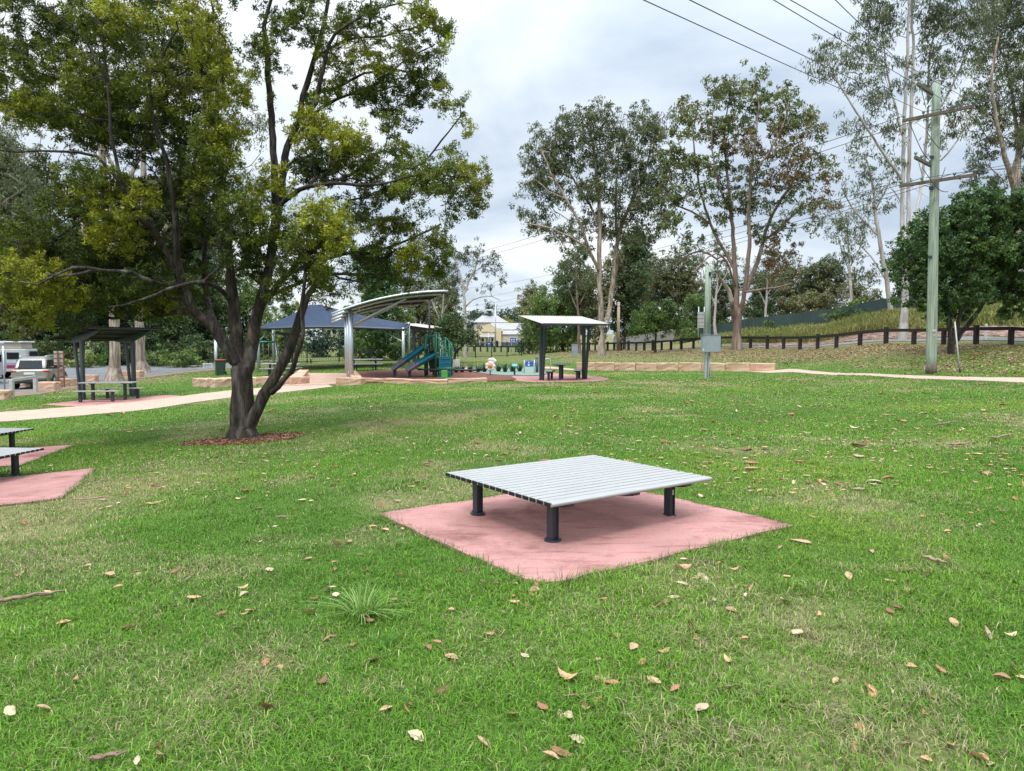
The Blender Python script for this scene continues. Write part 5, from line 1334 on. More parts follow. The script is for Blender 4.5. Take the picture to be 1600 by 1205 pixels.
hero_bl = [
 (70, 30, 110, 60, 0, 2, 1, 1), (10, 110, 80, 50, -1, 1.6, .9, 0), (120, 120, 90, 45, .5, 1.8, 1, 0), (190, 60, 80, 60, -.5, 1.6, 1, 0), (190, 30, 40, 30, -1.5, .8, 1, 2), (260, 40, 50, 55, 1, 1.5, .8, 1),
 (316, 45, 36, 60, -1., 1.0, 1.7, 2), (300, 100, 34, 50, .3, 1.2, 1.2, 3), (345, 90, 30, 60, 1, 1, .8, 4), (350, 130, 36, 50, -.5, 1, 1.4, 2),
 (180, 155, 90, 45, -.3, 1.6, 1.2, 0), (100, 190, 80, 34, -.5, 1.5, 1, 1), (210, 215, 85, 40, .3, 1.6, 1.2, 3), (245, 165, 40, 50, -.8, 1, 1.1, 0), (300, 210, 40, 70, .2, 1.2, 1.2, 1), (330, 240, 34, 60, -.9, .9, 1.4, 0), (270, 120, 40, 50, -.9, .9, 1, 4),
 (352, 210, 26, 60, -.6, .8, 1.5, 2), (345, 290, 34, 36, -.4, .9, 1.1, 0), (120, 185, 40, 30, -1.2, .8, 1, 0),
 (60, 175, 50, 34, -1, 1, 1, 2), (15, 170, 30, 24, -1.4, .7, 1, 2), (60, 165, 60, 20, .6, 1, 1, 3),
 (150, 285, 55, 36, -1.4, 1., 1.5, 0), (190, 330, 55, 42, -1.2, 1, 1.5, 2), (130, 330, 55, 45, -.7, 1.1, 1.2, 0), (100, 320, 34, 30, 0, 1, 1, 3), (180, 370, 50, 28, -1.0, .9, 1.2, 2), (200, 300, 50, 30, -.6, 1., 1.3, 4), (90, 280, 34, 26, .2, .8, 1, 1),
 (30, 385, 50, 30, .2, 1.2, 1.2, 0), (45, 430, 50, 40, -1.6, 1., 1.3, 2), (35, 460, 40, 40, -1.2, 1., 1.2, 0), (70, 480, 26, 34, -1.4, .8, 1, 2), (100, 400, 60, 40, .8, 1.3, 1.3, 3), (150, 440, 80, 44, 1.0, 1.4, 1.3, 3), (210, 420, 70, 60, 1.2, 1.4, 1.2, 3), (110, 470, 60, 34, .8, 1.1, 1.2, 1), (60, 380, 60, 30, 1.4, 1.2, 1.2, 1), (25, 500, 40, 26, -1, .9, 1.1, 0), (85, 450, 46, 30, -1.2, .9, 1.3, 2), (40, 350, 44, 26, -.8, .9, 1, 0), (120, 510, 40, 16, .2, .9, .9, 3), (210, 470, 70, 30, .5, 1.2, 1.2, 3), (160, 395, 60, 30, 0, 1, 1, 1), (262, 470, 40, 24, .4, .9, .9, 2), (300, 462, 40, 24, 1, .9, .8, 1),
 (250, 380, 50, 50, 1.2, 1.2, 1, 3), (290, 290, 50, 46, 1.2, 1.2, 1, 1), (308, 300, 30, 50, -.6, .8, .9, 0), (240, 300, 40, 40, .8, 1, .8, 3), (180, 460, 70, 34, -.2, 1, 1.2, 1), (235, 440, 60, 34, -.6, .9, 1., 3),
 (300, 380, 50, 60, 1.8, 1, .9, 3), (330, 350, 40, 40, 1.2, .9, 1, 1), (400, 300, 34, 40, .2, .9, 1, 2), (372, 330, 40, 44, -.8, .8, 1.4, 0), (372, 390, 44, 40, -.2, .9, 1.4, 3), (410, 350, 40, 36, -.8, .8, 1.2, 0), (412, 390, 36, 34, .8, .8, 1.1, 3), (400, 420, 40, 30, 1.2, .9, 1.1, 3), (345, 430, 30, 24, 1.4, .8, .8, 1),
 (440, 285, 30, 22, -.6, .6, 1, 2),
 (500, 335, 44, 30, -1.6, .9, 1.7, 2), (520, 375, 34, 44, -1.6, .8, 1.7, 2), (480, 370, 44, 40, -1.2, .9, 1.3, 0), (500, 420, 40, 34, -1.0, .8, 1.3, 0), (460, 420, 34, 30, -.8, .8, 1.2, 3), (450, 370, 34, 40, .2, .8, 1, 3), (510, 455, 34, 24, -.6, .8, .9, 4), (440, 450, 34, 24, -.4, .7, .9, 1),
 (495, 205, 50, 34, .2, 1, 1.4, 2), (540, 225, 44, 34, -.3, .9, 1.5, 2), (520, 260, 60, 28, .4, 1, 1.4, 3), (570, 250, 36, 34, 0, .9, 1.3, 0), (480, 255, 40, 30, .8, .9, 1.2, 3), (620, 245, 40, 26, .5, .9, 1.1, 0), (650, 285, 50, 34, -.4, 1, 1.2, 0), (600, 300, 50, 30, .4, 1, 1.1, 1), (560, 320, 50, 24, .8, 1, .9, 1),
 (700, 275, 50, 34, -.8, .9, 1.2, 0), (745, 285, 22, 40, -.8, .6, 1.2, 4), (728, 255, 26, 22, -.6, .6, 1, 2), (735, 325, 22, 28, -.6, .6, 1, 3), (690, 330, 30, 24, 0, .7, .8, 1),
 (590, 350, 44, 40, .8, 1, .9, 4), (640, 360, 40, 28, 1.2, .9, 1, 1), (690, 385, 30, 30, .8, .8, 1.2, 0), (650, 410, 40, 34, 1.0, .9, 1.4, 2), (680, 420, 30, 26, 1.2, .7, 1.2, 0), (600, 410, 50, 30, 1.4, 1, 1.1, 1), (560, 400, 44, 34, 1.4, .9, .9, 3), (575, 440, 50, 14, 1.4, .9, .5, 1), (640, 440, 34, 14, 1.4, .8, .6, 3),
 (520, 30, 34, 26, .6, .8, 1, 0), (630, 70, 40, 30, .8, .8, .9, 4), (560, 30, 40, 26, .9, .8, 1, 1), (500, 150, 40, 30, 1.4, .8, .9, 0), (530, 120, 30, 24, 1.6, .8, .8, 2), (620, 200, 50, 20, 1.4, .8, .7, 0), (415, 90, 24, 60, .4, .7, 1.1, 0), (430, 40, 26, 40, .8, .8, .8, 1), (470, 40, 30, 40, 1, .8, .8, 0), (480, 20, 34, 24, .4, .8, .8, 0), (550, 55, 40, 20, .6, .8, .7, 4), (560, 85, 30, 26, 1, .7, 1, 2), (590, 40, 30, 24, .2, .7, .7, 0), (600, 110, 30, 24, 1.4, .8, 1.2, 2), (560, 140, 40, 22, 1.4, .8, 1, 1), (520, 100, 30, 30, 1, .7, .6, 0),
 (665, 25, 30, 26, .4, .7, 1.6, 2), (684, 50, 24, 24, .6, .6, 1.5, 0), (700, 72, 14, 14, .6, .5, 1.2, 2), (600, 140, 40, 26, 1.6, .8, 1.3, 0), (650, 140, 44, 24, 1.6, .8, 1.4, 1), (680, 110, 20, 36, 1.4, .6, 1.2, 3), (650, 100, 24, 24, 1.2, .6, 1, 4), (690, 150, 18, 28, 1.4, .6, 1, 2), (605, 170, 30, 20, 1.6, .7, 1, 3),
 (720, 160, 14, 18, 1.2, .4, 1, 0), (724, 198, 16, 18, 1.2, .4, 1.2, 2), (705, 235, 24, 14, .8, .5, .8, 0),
 (140, -60, 150, 60, 0, 2, .8, 1), (320, -60, 70, 60, 0, 1.5, 1, 0), (460, -50, 60, 50, 1, 1.4, .7, 0), (590, -40, 80, 40, .6, 1.3, .8, 2), (-80, 60, 70, 120, 0, 2, .8, 0), (-60, 400, 60, 80, 0, 1.6, .8, 1),
]
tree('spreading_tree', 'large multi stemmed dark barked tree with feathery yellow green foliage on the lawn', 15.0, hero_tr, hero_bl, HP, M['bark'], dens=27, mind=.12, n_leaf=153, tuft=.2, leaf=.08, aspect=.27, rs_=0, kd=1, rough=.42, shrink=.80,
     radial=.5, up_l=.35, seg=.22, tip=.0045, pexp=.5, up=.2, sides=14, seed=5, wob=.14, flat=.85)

# ------------------------------------------------ gums and other trees behind
GP = [(.075, .092, .04), (.10, .11, .046), (.05, .068, .03), (.12, .115, .052)]            # grey green
GB = [(.095, .12, .036), (.125, .13, .044), (.125, .105, .045), (.07, .09, .03), (.16, .1, .048)]   # green with browned leaves
DK = [(.04, .07, .024), (.06, .092, .028), (.028, .052, .02), (.085, .11, .036)]
MG = [(.07, .12, .026), (.1, .15, .032), (.05, .09, .024), (.13, .165, .036)]
OL = [(.11, .12, .048), (.145, .145, .06), (.08, .092, .038), (.155, .14, .075)]
# forked gum
tree('gum_tree', 'forked grey trunked gum with a tall open crown right of the pale roofed shelter', 62,
 [[(939, 553, 9), (940, 535, 8.5), (941, 515, 8)],
  [(940, 520, 6.5), (938, 480, 6), (937, 430, 5.5), (936, 380, 5), (936, 330, 4.5), (932, 270, 3.5), (925, 215, 2.5), (920, 170, 1.6)],
  [(942, 518, 6.5), (951, 490, 6, 1), (957, 450, 5.5, 1.5), (960, 410, 5, 1.8), (966, 370, 4.5, 2), (980, 330, 4, 2.2), (1000, 290, 3, 2.5), (1015, 240, 2.2, 2.5), (1020, 190, 1.5, 2.5)],
  [(955, 470, 4, 1.5), (962, 430, 3.5, 2), (964, 380, 3, 2.5), (962, 320, 2.6, 3), (966, 250, 2, 3.4), (970, 190, 1.4, 3.5)],
  [(936, 425, 4, 0), (920, 390, 3.6, -1), (906, 350, 3.2, -2), (884, 310, 2.8, -2.4), (860, 270, 2.2, -2.8), (845, 230, 1.6, -3)],
  [(936, 350, 3, 0), (915, 310, 2.6, 1), (890, 270, 2.2, 2), (875, 230, 1.8, 2.4), (870, 190, 1.2, 2.5)],
  [(884, 310, 2, -2.4), (858, 300, 1.8, -3), (835, 280, 1.4, -3.4), (815, 290, 1, -3.6)],
  [(920, 390, 2.2, -1), (890, 370, 2, -2.4), (855, 355, 1.6, -3), (825, 350, 1.2, -3)],
  [(982, 330, 3, 2.2), (1010, 320, 2.6, 2), (1035, 290, 2, 2), (1045, 260, 1.4, 2)]],
 [(925, 185, 40, 24), (890, 205, 34, 28), (960, 195, 36, 30), (1000, 205, 34, 34), (1025, 220, 24, 30), (860, 235, 30, 30), (838, 250, 22, 30), (830, 285, 22, 22), (880, 260, 36, 26), (920, 240, 44, 30), (965, 245, 40, 34), (1005, 260, 36, 34), (1035, 275, 22, 30),
  (850, 290, 34, 20), (826, 345, 20, 20), (850, 350, 26, 16), (900, 305, 36, 22), (945, 300, 40, 30), (990, 310, 36, 28), (1030, 320, 26, 26), (880, 365, 30, 20, 0, 2), (940, 350, 50, 26, 1.5, 2), (1000, 360, 40, 24, 2, 2), (860, 320, 24, 14)],
 GP, M['gum'], dens=.42, mind=.55, n_leaf=110, tuft=.75, leaf=.3, aspect=.26, droop=1.2, radial=.2, seg=.7, tip=.016, pexp=.42, up=.45, seed=21, sides=7, kd=3.6)
# broad gum behind the meter pole
tree('gum_tree', 'broad gum with a reddish trunk and browning leaves behind the meter pole', 58,
 [[(1151, 545, 10.5), (1152, 520, 9.5), (1153, 490, 9.5)],
  [(1151, 492, 7), (1150, 455, 6, .2), (1148, 420, 5.5, .3), (1146, 380, 4.6, .4), (1142, 330, 3.8, .4), (1136, 270, 3, .4), (1132, 210, 2, .4), (1140, 150, 1.2, .4)],
  [(1156, 492, 6), (1164, 455, 5, -.5), (1167, 420, 5, -.8), (1171, 385, 4.5, -1), (1170, 340, 4, -1), (1172, 280, 3.2, -1), (1180, 220, 2.4, -1), (1186, 160, 1.5, -1)],
  [(1147, 500, 6, 0), (1143, 470, 5.5, -1), (1139, 455, 5, -1.2), (1131, 444, 4, -1.5), (1122, 430, 2.4, -1.8)],
  [(1166, 452, 5, .8), (1180, 420, 5, 1.4), (1190, 385, 4.5, 1.8), (1200, 350, 4, 2), (1222, 310, 3.4, 2.2), (1244, 275, 2.6, 2.4), (1262, 240, 1.8, 2.4)],
  [(1192, 380, 3, 1.8), (1230, 345, 2.6, 2.6), (1262, 320, 2, 3), (1292, 312, 1.4, 3)],
  [(1168, 456, 2.8, -.8), (1192, 453, 2.6, -1.6), (1215, 449, 2.2, -2), (1238, 443, 1.6, -2.4)],
  [(1148, 420, 4, .3), (1128, 385, 3.6, 1), (1110, 350, 3, 1.5), (1095, 300, 2.4, 2), (1085, 240, 1.8, 2.2), (1080, 190, 1.2, 2.2)],
  [(1120, 405, 2.4, 1), (1095, 392, 2.2, 1.4), (1070, 402, 1.8, 1.6), (1050, 420, 1.2, 1.6)],
  [(1150, 450, 2.6, .2), (1135, 410, 2.2, -1.5), (1118, 396, 2, -2), (1098, 410, 1.6, -2.4), (1085, 425, 1.2, -2.5)],
  [(1110, 350, 2.6, 1.5), (1080, 330, 2.2, .5), (1055, 320, 1.8, 0), (1038, 300, 1.2, 0)],
  [(1172, 280, 2.4, -1), (1200, 240, 2, -1.5), (1222, 200, 1.5, -1.8), (1232, 170, 1, -1.8)],
  [(1142, 330, 2.6, .4), (1120, 280, 2.2, -.8), (1112, 220, 1.6, -1.2), (1115, 170, 1.1, -1.2)]],
 [(1165, 135, 40, 20), (1130, 150, 30, 24), (1210, 150, 34, 26), (1175, 175, 50, 30, 0, 2, .8), (1240, 180, 26, 34), (1080, 180, 26, 22, 0, None, 1.3, 1), (1105, 200, 34, 30), (1060, 215, 22, 28), (1150, 220, 44, 34, 0, 2, .7, 2), (1210, 225, 40, 34, 0, 2, .8, 2), (1260, 220, 22, 34, 0, 2, .8, 2), (1285, 240, 16, 34, 0, 1.5, .6), (1060, 260, 30, 30), (1100, 260, 34, 30, 0, 2, .9), (1160, 270, 40, 28, 0, 2, .7, 3), (1220, 275, 36, 28, 0, 2, .8, 4), (1275, 270, 26, 24, 0, 2, .7),
  (1050, 300, 28, 26), (1045, 340, 22, 24), (1085, 310, 34, 24, 0, 2, .8), (1140, 310, 40, 26, 0, 2, .8, 3), (1190, 320, 34, 24, 0, 2, .8, 3), (1245, 315, 30, 22, 0, 2, .7), (1290, 315, 22, 18, 0, 1.5, .8, 2), (1300, 285, 16, 20, 0, 1.5, .6, 4), (1060, 350, 24, 14, 0, None, 1.2), (1120, 345, 30, 20, 0, None, .8, 3), (1180, 355, 24, 16, 1, None, .8, 3), (1240, 350, 24, 14, 1, None, .8), (1270, 345, 20, 12, 2, None, .7), (1200, 380, 26, 14, 2, None, 1, 4), (1230, 400, 30, 16, 2, None, 1.1, 2), (1205, 415, 24, 14, 2, None, 1, 4), (1060, 380, 26, 14, 1.5, None, .8), (1090, 375, 20, 12, 1, None, .7)],
 GB, M['gumred'], dens=.36, mind=.5, n_leaf=96, tuft=.72, leaf=.3, aspect=.34, droop=.8, radial=.2, seg=.6, tip=.018, pexp=.42, up=.4, seed=22, sides=7, kd=3.3)
# tall pale gums on the right
tree('gum_tree', 'very tall pale gum with several upright stems behind the power pole', 49,
 [[(1411, 532, 13), (1412, 505, 10.5), (1414, 470, 9.5), (1415, 430, 9)],
  [(1413, 440, 6.5), (1411, 380, 5.6), (1410, 320, 5.2), (1411, 260, 5), (1413, 190, 4.6), (1416, 110, 4), (1419, 40, 3.4), (1420, -60, 2.6), (1416, -160, 1.5)],
  [(1417, 440, 6.5, .3), (1420, 380, 5.6, .6), (1419, 300, 5, .9), (1421, 230, 4.6, 1), (1425, 150, 4.2, 1), (1427, 70, 3.6, 1), (1424, 0, 3, 1), (1436, -100, 2, 1)],
  [(1420, 380, 4, .5), (1432, 330, 4, 1.2), (1440, 290, 4, 1.8), (1446, 230, 3.6, 2), (1450, 170, 3, 2), (1452, 90, 2.6, 2.2), (1470, 20, 2, 2.4)],
  [(1411, 290, 3.6, 0), (1398, 265, 3.4, -.8), (1380, 240, 3.2, -1.2), (1355, 200, 2.8, -1.8), (1332, 165, 2.4, -2.2), (1310, 130, 2, -2.4), (1290, 90, 1.4, -2.6)],
  [(1409, 210, 3, 0), (1400, 170, 2.8, 1), (1388, 120, 2.4, 1.6), (1380, 60, 2, 2), (1372, 10, 1.4, 2)],
  [(1332, 165, 1.6, -2.2), (1300, 120, 1.4, -1.6), (1276, 112, 1, -1.4)],
  [(1450, 200, 2.4, 2), (1490, 130, 2.2, 1), (1515, 70, 1.8, .5), (1535, 20, 1.3, .2)],
  [(1446, 240, 2.6, 2), (1470, 250, 2.2, .6), (1495, 220, 1.8, .0), (1520, 170, 1.2, -.4)],
  [(1411, 320, 2.4, 0), (1390, 290, 2, 1), (1372, 300, 1.6, 1.4), (1360, 330, 1, 1.5)]],
 [(1285, 75, 18, 22, -2.6), (1300, 105, 20, 22, -2.4), (1275, 115, 14, 10, -1.5), (1330, 85, 26, 30, -1), (1350, 130, 24, 26, -2), (1365, 60, 24, 40, 1), (1355, 15, 26, 24, 1.5), (1390, 30, 20, 36, 1), (1375, 170, 22, 24, -1.4), (1400, 110, 20, 36, 0, None, .7), (1440, 100, 22, 44, 1.5, None, .7), (1470, 40, 30, 44, 1.5), (1500, 60, 28, 40, .5), (1480, 120, 30, 34, .5), (1525, 30, 24, 34, 0), (1400, 200, 20, 20, -.4), (1330, 190, 14, 20, -2, None, .7), (1340, 215, 18, 14, -1.6), (1370, 205, 24, 16, -1, None, .8), (1385, 255, 22, 18, 0, None, .7), (1500, 180, 30, 30, 0, None, .8), (1480, 220, 24, 24, .4, None, .8), (1445, 20, 22, 36, 1, None, .8), (1420, -40, 60, 40, 0, 2, .7), (1500, -40, 50, 40, 0, 2, .7), (1340, 300, 26, 14, .5, None, .5), (1365, 320, 18, 14, 1.4, None, .5)],
 GP, M['gumpale'], dens=.38, mind=.5, n_leaf=84, tuft=.7, leaf=.28, aspect=.22, droop=1.8, radial=.15, seg=.6, tip=.015, pexp=.42, up=.4, seed=23, sides=8, kd=5.5, rs_=.58)
tree('gum_tree', 'slender white trunked gum leaning left behind the green shade cloth fence', 64,
 [[(1393, 512, 6.5), (1391, 480, 6), (1386, 440, 5.2), (1378, 400, 4.6), (1372, 360, 4), (1366, 320, 3.2), (1362, 280, 2.4), (1350, 240, 1.6)],
  [(1374, 370, 2.6, 0), (1350, 345, 2.4, .6), (1332, 325, 2, 1), (1318, 300, 1.4, 1)],
  [(1368, 330, 2, 0), (1382, 300, 1.8, -1), (1396, 270, 1.3, -1)],
  [(1386, 440, 2, 0), (1360, 400, 1.8, 1), (1345, 385, 1.2, 1.4)]],
 [(1345, 245, 26, 18), (1320, 290, 22, 16), (1362, 275, 24, 18), (1395, 275, 18, 16), (1310, 320, 20, 14), (1345, 335, 24, 12), (1340, 380, 18, 12), (1385, 320, 18, 14), (1300, 350, 20, 18), (1330, 405, 26, 18), (1355, 430, 22, 22)],
 GP, M['gumpale'], dens=.36, mind=.5, n_leaf=80, tuft=.75, leaf=.3, aspect=.24, droop=1.5, seg=.6, tip=.017, up=.4, seed=24)
tree('gum_tree', 'grey gum at the right edge rising out of the dark rounded tree', 60,
 [[(1588, 500, 10), (1588, 400, 9), (1586, 310, 8.5), (1590, 250, 7.5)],
  [(1590, 260, 6.5), (1596, 200, 6, .5), (1604, 120, 5, 1), (1608, 40, 4, 1), (1612, -60, 2.5, 1)],
  [(1586, 300, 6, 0), (1576, 262, 5.6, -.8), (1566, 230, 4.6, -1.2), (1556, 180, 3.6, -1.6), (1550, 120, 2.8, -2), (1562, 50, 2, -2)],
  [(1592, 230, 4, 0), (1584, 170, 3.4, 1.5), (1575, 110, 2.8, 2), (1555, 60, 2, 2), (1540, 10, 1.4, 2)]],
 [(1560, 30, 30, 40), (1595, 20, 30, 44), (1545, 90, 26, 34), (1590, 90, 26, 34), (1630, 60, 30, 60), (1560, 140, 26, 26), (1600, 160, 30, 30), (1535, 190, 26, 26), (1570, 205, 30, 22), (1545, 235, 22, 18), (1615, 220, 30, 30), (1640, 150, 30, 50), (1580, -40, 60, 40), (1530, 150, 16, 20), (1525, 270, 24, 20, 2), (1560, 280, 24, 14, 2)],
 GP, M['gum'], dens=.42, mind=.55, n_leaf=100, tuft=.8, leaf=.3, aspect=.25, droop=1.4, seg=.7, tip=.018, up=.4, seed=25, kd=4.5)
# dark broad tree on the right
tree('broadleaf_tree', 'dense dark green rounded tree with two low stems right of the power pole', 38,
 [[(1487, 541, 6.5), (1485, 520, 6), (1482, 500, 5.5), (1478, 470, 5), (1470, 430, 4), (1460, 390, 3)],
  [(1488, 536, 6, 'g')[:3], (1494, 515, 5.2, -.2), (1500, 490, 4.8, -.3), (1510, 450, 4, -.5), (1520, 400, 3, -.6)],
  [(1490, 538, 6), (1502, 520, 5.4, .3), (1518, 502, 5, .5), (1532, 484, 4.6, .7), (1545, 450, 4, .9), (1560, 400, 3, 1)],
  [(1540, 465, 3.4, .8), (1575, 430, 3, .6), (1610, 400, 2.4, .4)],
  [(1470, 430, 3, 0), (1440, 420, 2.6, -.4), (1420, 400, 2, -.6)]],
 [(1475, 350, 44, 26), (1530, 335, 50, 26), (1580, 335, 44, 26), (1440, 390, 34, 40), (1420, 410, 22, 36), (1480, 400, 44, 40), (1535, 390, 50, 44), (1590, 390, 44, 44), (1430, 455, 28, 26), (1470, 455, 34, 30), (1515, 450, 40, 30, 0, None, 1), (1560, 450, 36, 20, 1, None, .9), (1600, 450, 34, 30), (1640, 390, 40, 60), (1500, 480, 30, 16), (1455, 485, 22, 12), (1590, 480, 30, 14, 1), (1545, 310, 40, 16), (1600, 320, 30, 20), (1640, 460, 30, 34), (1425, 360, 16, 16)],
 [(.045, .085, .025), (.075, .125, .03), (.028, .06, .02), (.13, .17, .035)], M['bark'], dens=2.2, mind=.3, n_leaf=110, tuft=.42, leaf=.19, aspect=.42, radial=.45, up_l=.2, seg=.45, tip=.01, seed=26, up=.2)
tree('broadleaf_tree', 'small round bright green tree in front of the grey metal fence', 66,
 [[(1024, 552, 3), (1024, 535, 2.6), (1025, 515, 2.4), (1020, 500, 2)], [(1025, 520, 2), (1036, 505, 1.6), (1045, 495, 1.2)], [(1024, 524, 1.8), (1010, 512, 1.5), (1000, 505, 1)]],
 [(1025, 490, 26, 18), (1000, 508, 20, 14), (1048, 500, 20, 18), (1025, 508, 26, 14), (1040, 482, 16, 10), (1060, 512, 8, 10), (990, 515, 12, 8)],
 MG, M['bark'], dens=1.1, mind=.35, n_leaf=110, tuft=.6, leaf=.24, aspect=.4, radial=.4, seg=.5, tip=.013, seed=27)
tree('broadleaf_tree', 'low wide dark tree with a slanting stem right of the slide tower', 58,
 [[(708, 566, 3), (712, 552, 2.8), (722, 540, 2.4), (732, 530, 1.8)], [(712, 553, 2.4), (705, 535, 2), (698, 520, 1.4)]],
 [(712, 510, 22, 16), (695, 520, 18, 14), (728, 522, 16, 14), (715, 528, 24, 10), (738, 520, 10, 8), (690, 505, 12, 12), (705, 498, 14, 8)],
 [(.045, .07, .022), (.06, .085, .025), (.03, .05, .018)], M['bark'], dens=1.2, mind=.35, n_leaf=110, tuft=.6, leaf=.22, aspect=.35, seg=.5, tip=.013, seed=28)
tree('gum_tree', 'slim pale gum with a small open crown between the canopy and the hall', 72,
 [[(727, 560, 4), (727, 520, 3.6), (726, 480, 3.2), (724, 450, 2.8), (716, 420, 2), (708, 400, 1.4)],
  [(726, 462, 2.4), (732, 440, 2.2), (742, 420, 2), (748, 395, 1.2)], [(728, 480, 2), (738, 470, 1.8), (752, 464, 1.5), (768, 463, 1.2), (782, 470, .8)], [(742, 425, 1.6), (760, 415, 1.4), (776, 425, 1)]],
 [(742, 392, 24, 14), (720, 410, 22, 14), (760, 405, 20, 14), (775, 425, 14, 12), (785, 440, 8, 10), (705, 430, 14, 14), (745, 430, 20, 10, 1, None, .6), (760, 450, 10, 6)],
 [(.05, .065, .03), (.06, .072, .034), (.04, .052, .026)], M['gumpale'], dens=.5, mind=.45, n_leaf=70, tuft=.6, leaf=.28, aspect=.26, droop=1.2, seg=.6, tip=.018, seed=29, up=.4)
# pair of thick gums by the left shelter
tree('gum_tree', 'thick pale gum trunk right behind the dark shelter by the car park', 43,
 [[(178, 598, 15), (178, 575, 11.5), (179, 545, 10.8), (178, 500, 10), (176, 430, 9), (170, 340, 8), (160, 250, 6.5), (150, 160, 5), (140, 60, 3)],
  [(176, 440, 5), (140, 380, 4.6, 1), (110, 320, 4, 2), (70, 270, 3.2, 3), (30, 240, 2.2, 3)], [(170, 340, 5), (200, 280, 4.4, 1), (240, 200, 3.6, 2), (270, 110, 2.6, 2)], [(70, 270, 2.4, 3), (30, 300, 2, 2), (0, 320, 1.6, 2)]],
 [(140, 60, 60, 50), (60, 250, 50, 30, 2), (20, 290, 40, 34, 2), (100, 290, 40, 30, 1), (60, 330, 44, 24, 2, None, .8), (200, 180, 60, 50), (270, 100, 50, 50), (80, 150, 60, 40), (30, 200, 50, 30, 2, None, .7), (-30, 270, 40, 50)],
 GP, M['gum'], dens=.4, mind=.5, n_leaf=90, tuft=.7, leaf=.24, aspect=.25, droop=1.3, seg=.6, tip=.016, seed=30, sides=14, rough=.4)
tree('gum_tree', 'second thick grey gum trunk with a flared base right of the dark shelter', 50,
 [[(222, 582, 15), (221, 565, 11), (219, 540, 10), (217, 500, 9), (215, 440, 8.5), (218, 360, 7.5), (224, 270, 6), (230, 180, 4.5), (236, 80, 3)],
  [(216, 440, 4.5), (250, 370, 4, 1), (290, 300, 3.4, 2), (320, 220, 2.4, 2)], [(219, 350, 4.5), (190, 290, 4, 1), (160, 220, 3.2, 2), (150, 140, 2.2, 2)], [(216, 460, 4), (180, 420, 3.4, 1), (140, 395, 2.6, 2)]],
 [(236, 90, 60, 50), (310, 220, 50, 40), (280, 290, 50, 30), (330, 140, 50, 40), (160, 200, 50, 34), (150, 130, 50, 34), (380, 200, 50, 40, 2), (400, 290, 50, 34, 3, None, .8), (110, 380, 40, 24, 2)],
 GP, M['gum'], dens=.36, mind=.5, n_leaf=80, tuft=.75, leaf=.26, aspect=.25, droop=1.3, seg=.6, tip=.016, seed=31, sides=14, rough=.4)
# belt of dense trees along the car park and behind the playground
def bush(name, label, d, px, top, base, halfw, pal, seed, bark=None, dens=.8, leaf=.3, tuft=.8, n_leaf=100, group=None, trunk_r=4, lean=0, cat='tree', low=.95, aspect=.34, kf=1.0):
    r = random.Random(seed); H_ = base - top
    tr = [[(px, base, trunk_r), (px + lean * .3, base - H_ * .25, trunk_r * .8), (px + lean * .7, base - H_ * .55, trunk_r * .5), (px + lean, base - H_ * .85, trunk_r * .22)]]
    for k in range(3):
        a = r.uniform(-.7, .7); tr.append([(px + lean * .3, base - H_ * (.25 + .1 * k), trunk_r * .55), (px + lean * .5 + a * halfw * .5, base - H_ * (.45 + .1 * k), trunk_r * .38), (px + lean + a * halfw, base - H_ * (.6 + .1 * k), trunk_r * .2)])
    bl = []
    for k in range(11):
        t = r.uniform(0, 1); v = 1 - low * t
        wd = halfw * math.sqrt(max(.05, 1 - (abs(t - .55) / .62) ** 2.2))
        x = px + lean * (1 - t) + r.uniform(-1, 1) * wd * .72
        bl.append((x, top + H_ * (.1 + low * .88 * t), halfw * r.uniform(.26, .42), H_ * r.uniform(.09, .16), r.uniform(-1.2, 1.2), None, kf, r.randrange(len(pal))))
    bl += [(px + lean, top + H_ * .12, halfw * .38, H_ * .1, 0, None, kf, 0), (px + lean * .5, top + H_ * .42, halfw * .6, H_ * .22, .8, None, kf * .8, 1), (px + lean * .3, top + H_ * low * .78, halfw * .6, H_ * .14, .8, None, kf * .8, 2)]
    return tree(name, label, d, tr, bl, pal, bark or M['bark'], dens=dens, mind=tuft * .6, n_leaf=n_leaf, tuft=tuft, leaf=leaf, aspect=aspect, radial=.35, seg=.8, tip=.018, seed=seed, cat=cat, group=group)
BG_ = [(.05, .085, .03), (.08, .105, .04), (.04, .066, .026), (.11, .115, .05)]
BELT = 'dense trees beyond the car park'
for k, (px, d, top, base, hw, pal, lab) in enumerate((
 (-70, 66, 300, 577, 80, DK, 'dense dark tree beyond the car park, cut by the left edge behind the caravan'), (15, 68, 340, 576, 65, OL, 'greyish green tree right behind the white caravan'), (75, 70, 360, 574, 62, DK, 'dark tree behind the silver car'),
 (130, 69, 330, 574, 60, DK, 'dark tree filling the gap left of the thick gum trunk'), (205, 72, 380, 572, 60, DK, 'dark tree between the two thick gum trunks'), (265, 66, 400, 572, 52, DK, 'dark low crowned tree right of the second thick gum trunk'),
 (318, 74, 390, 570, 50, DK, 'dark tree behind the left limbs of the big lawn tree'), (385, 78, 420, 570, 50, MG, 'mid green tree behind the main stems of the big lawn tree'), (-10, 84, 200, 572, 90, GP, 'tall grey green tree far behind the caravan'),
 (290, 95, 250, 570, 90, GP, 'tall grey green tree far behind the big lawn tree'))):
    bush('bushy_tree', lab, d, px, top, base, hw, pal, 40 + k, dens=.75, group=BELT, leaf=.34, tuft=1.0, n_leaf=90)
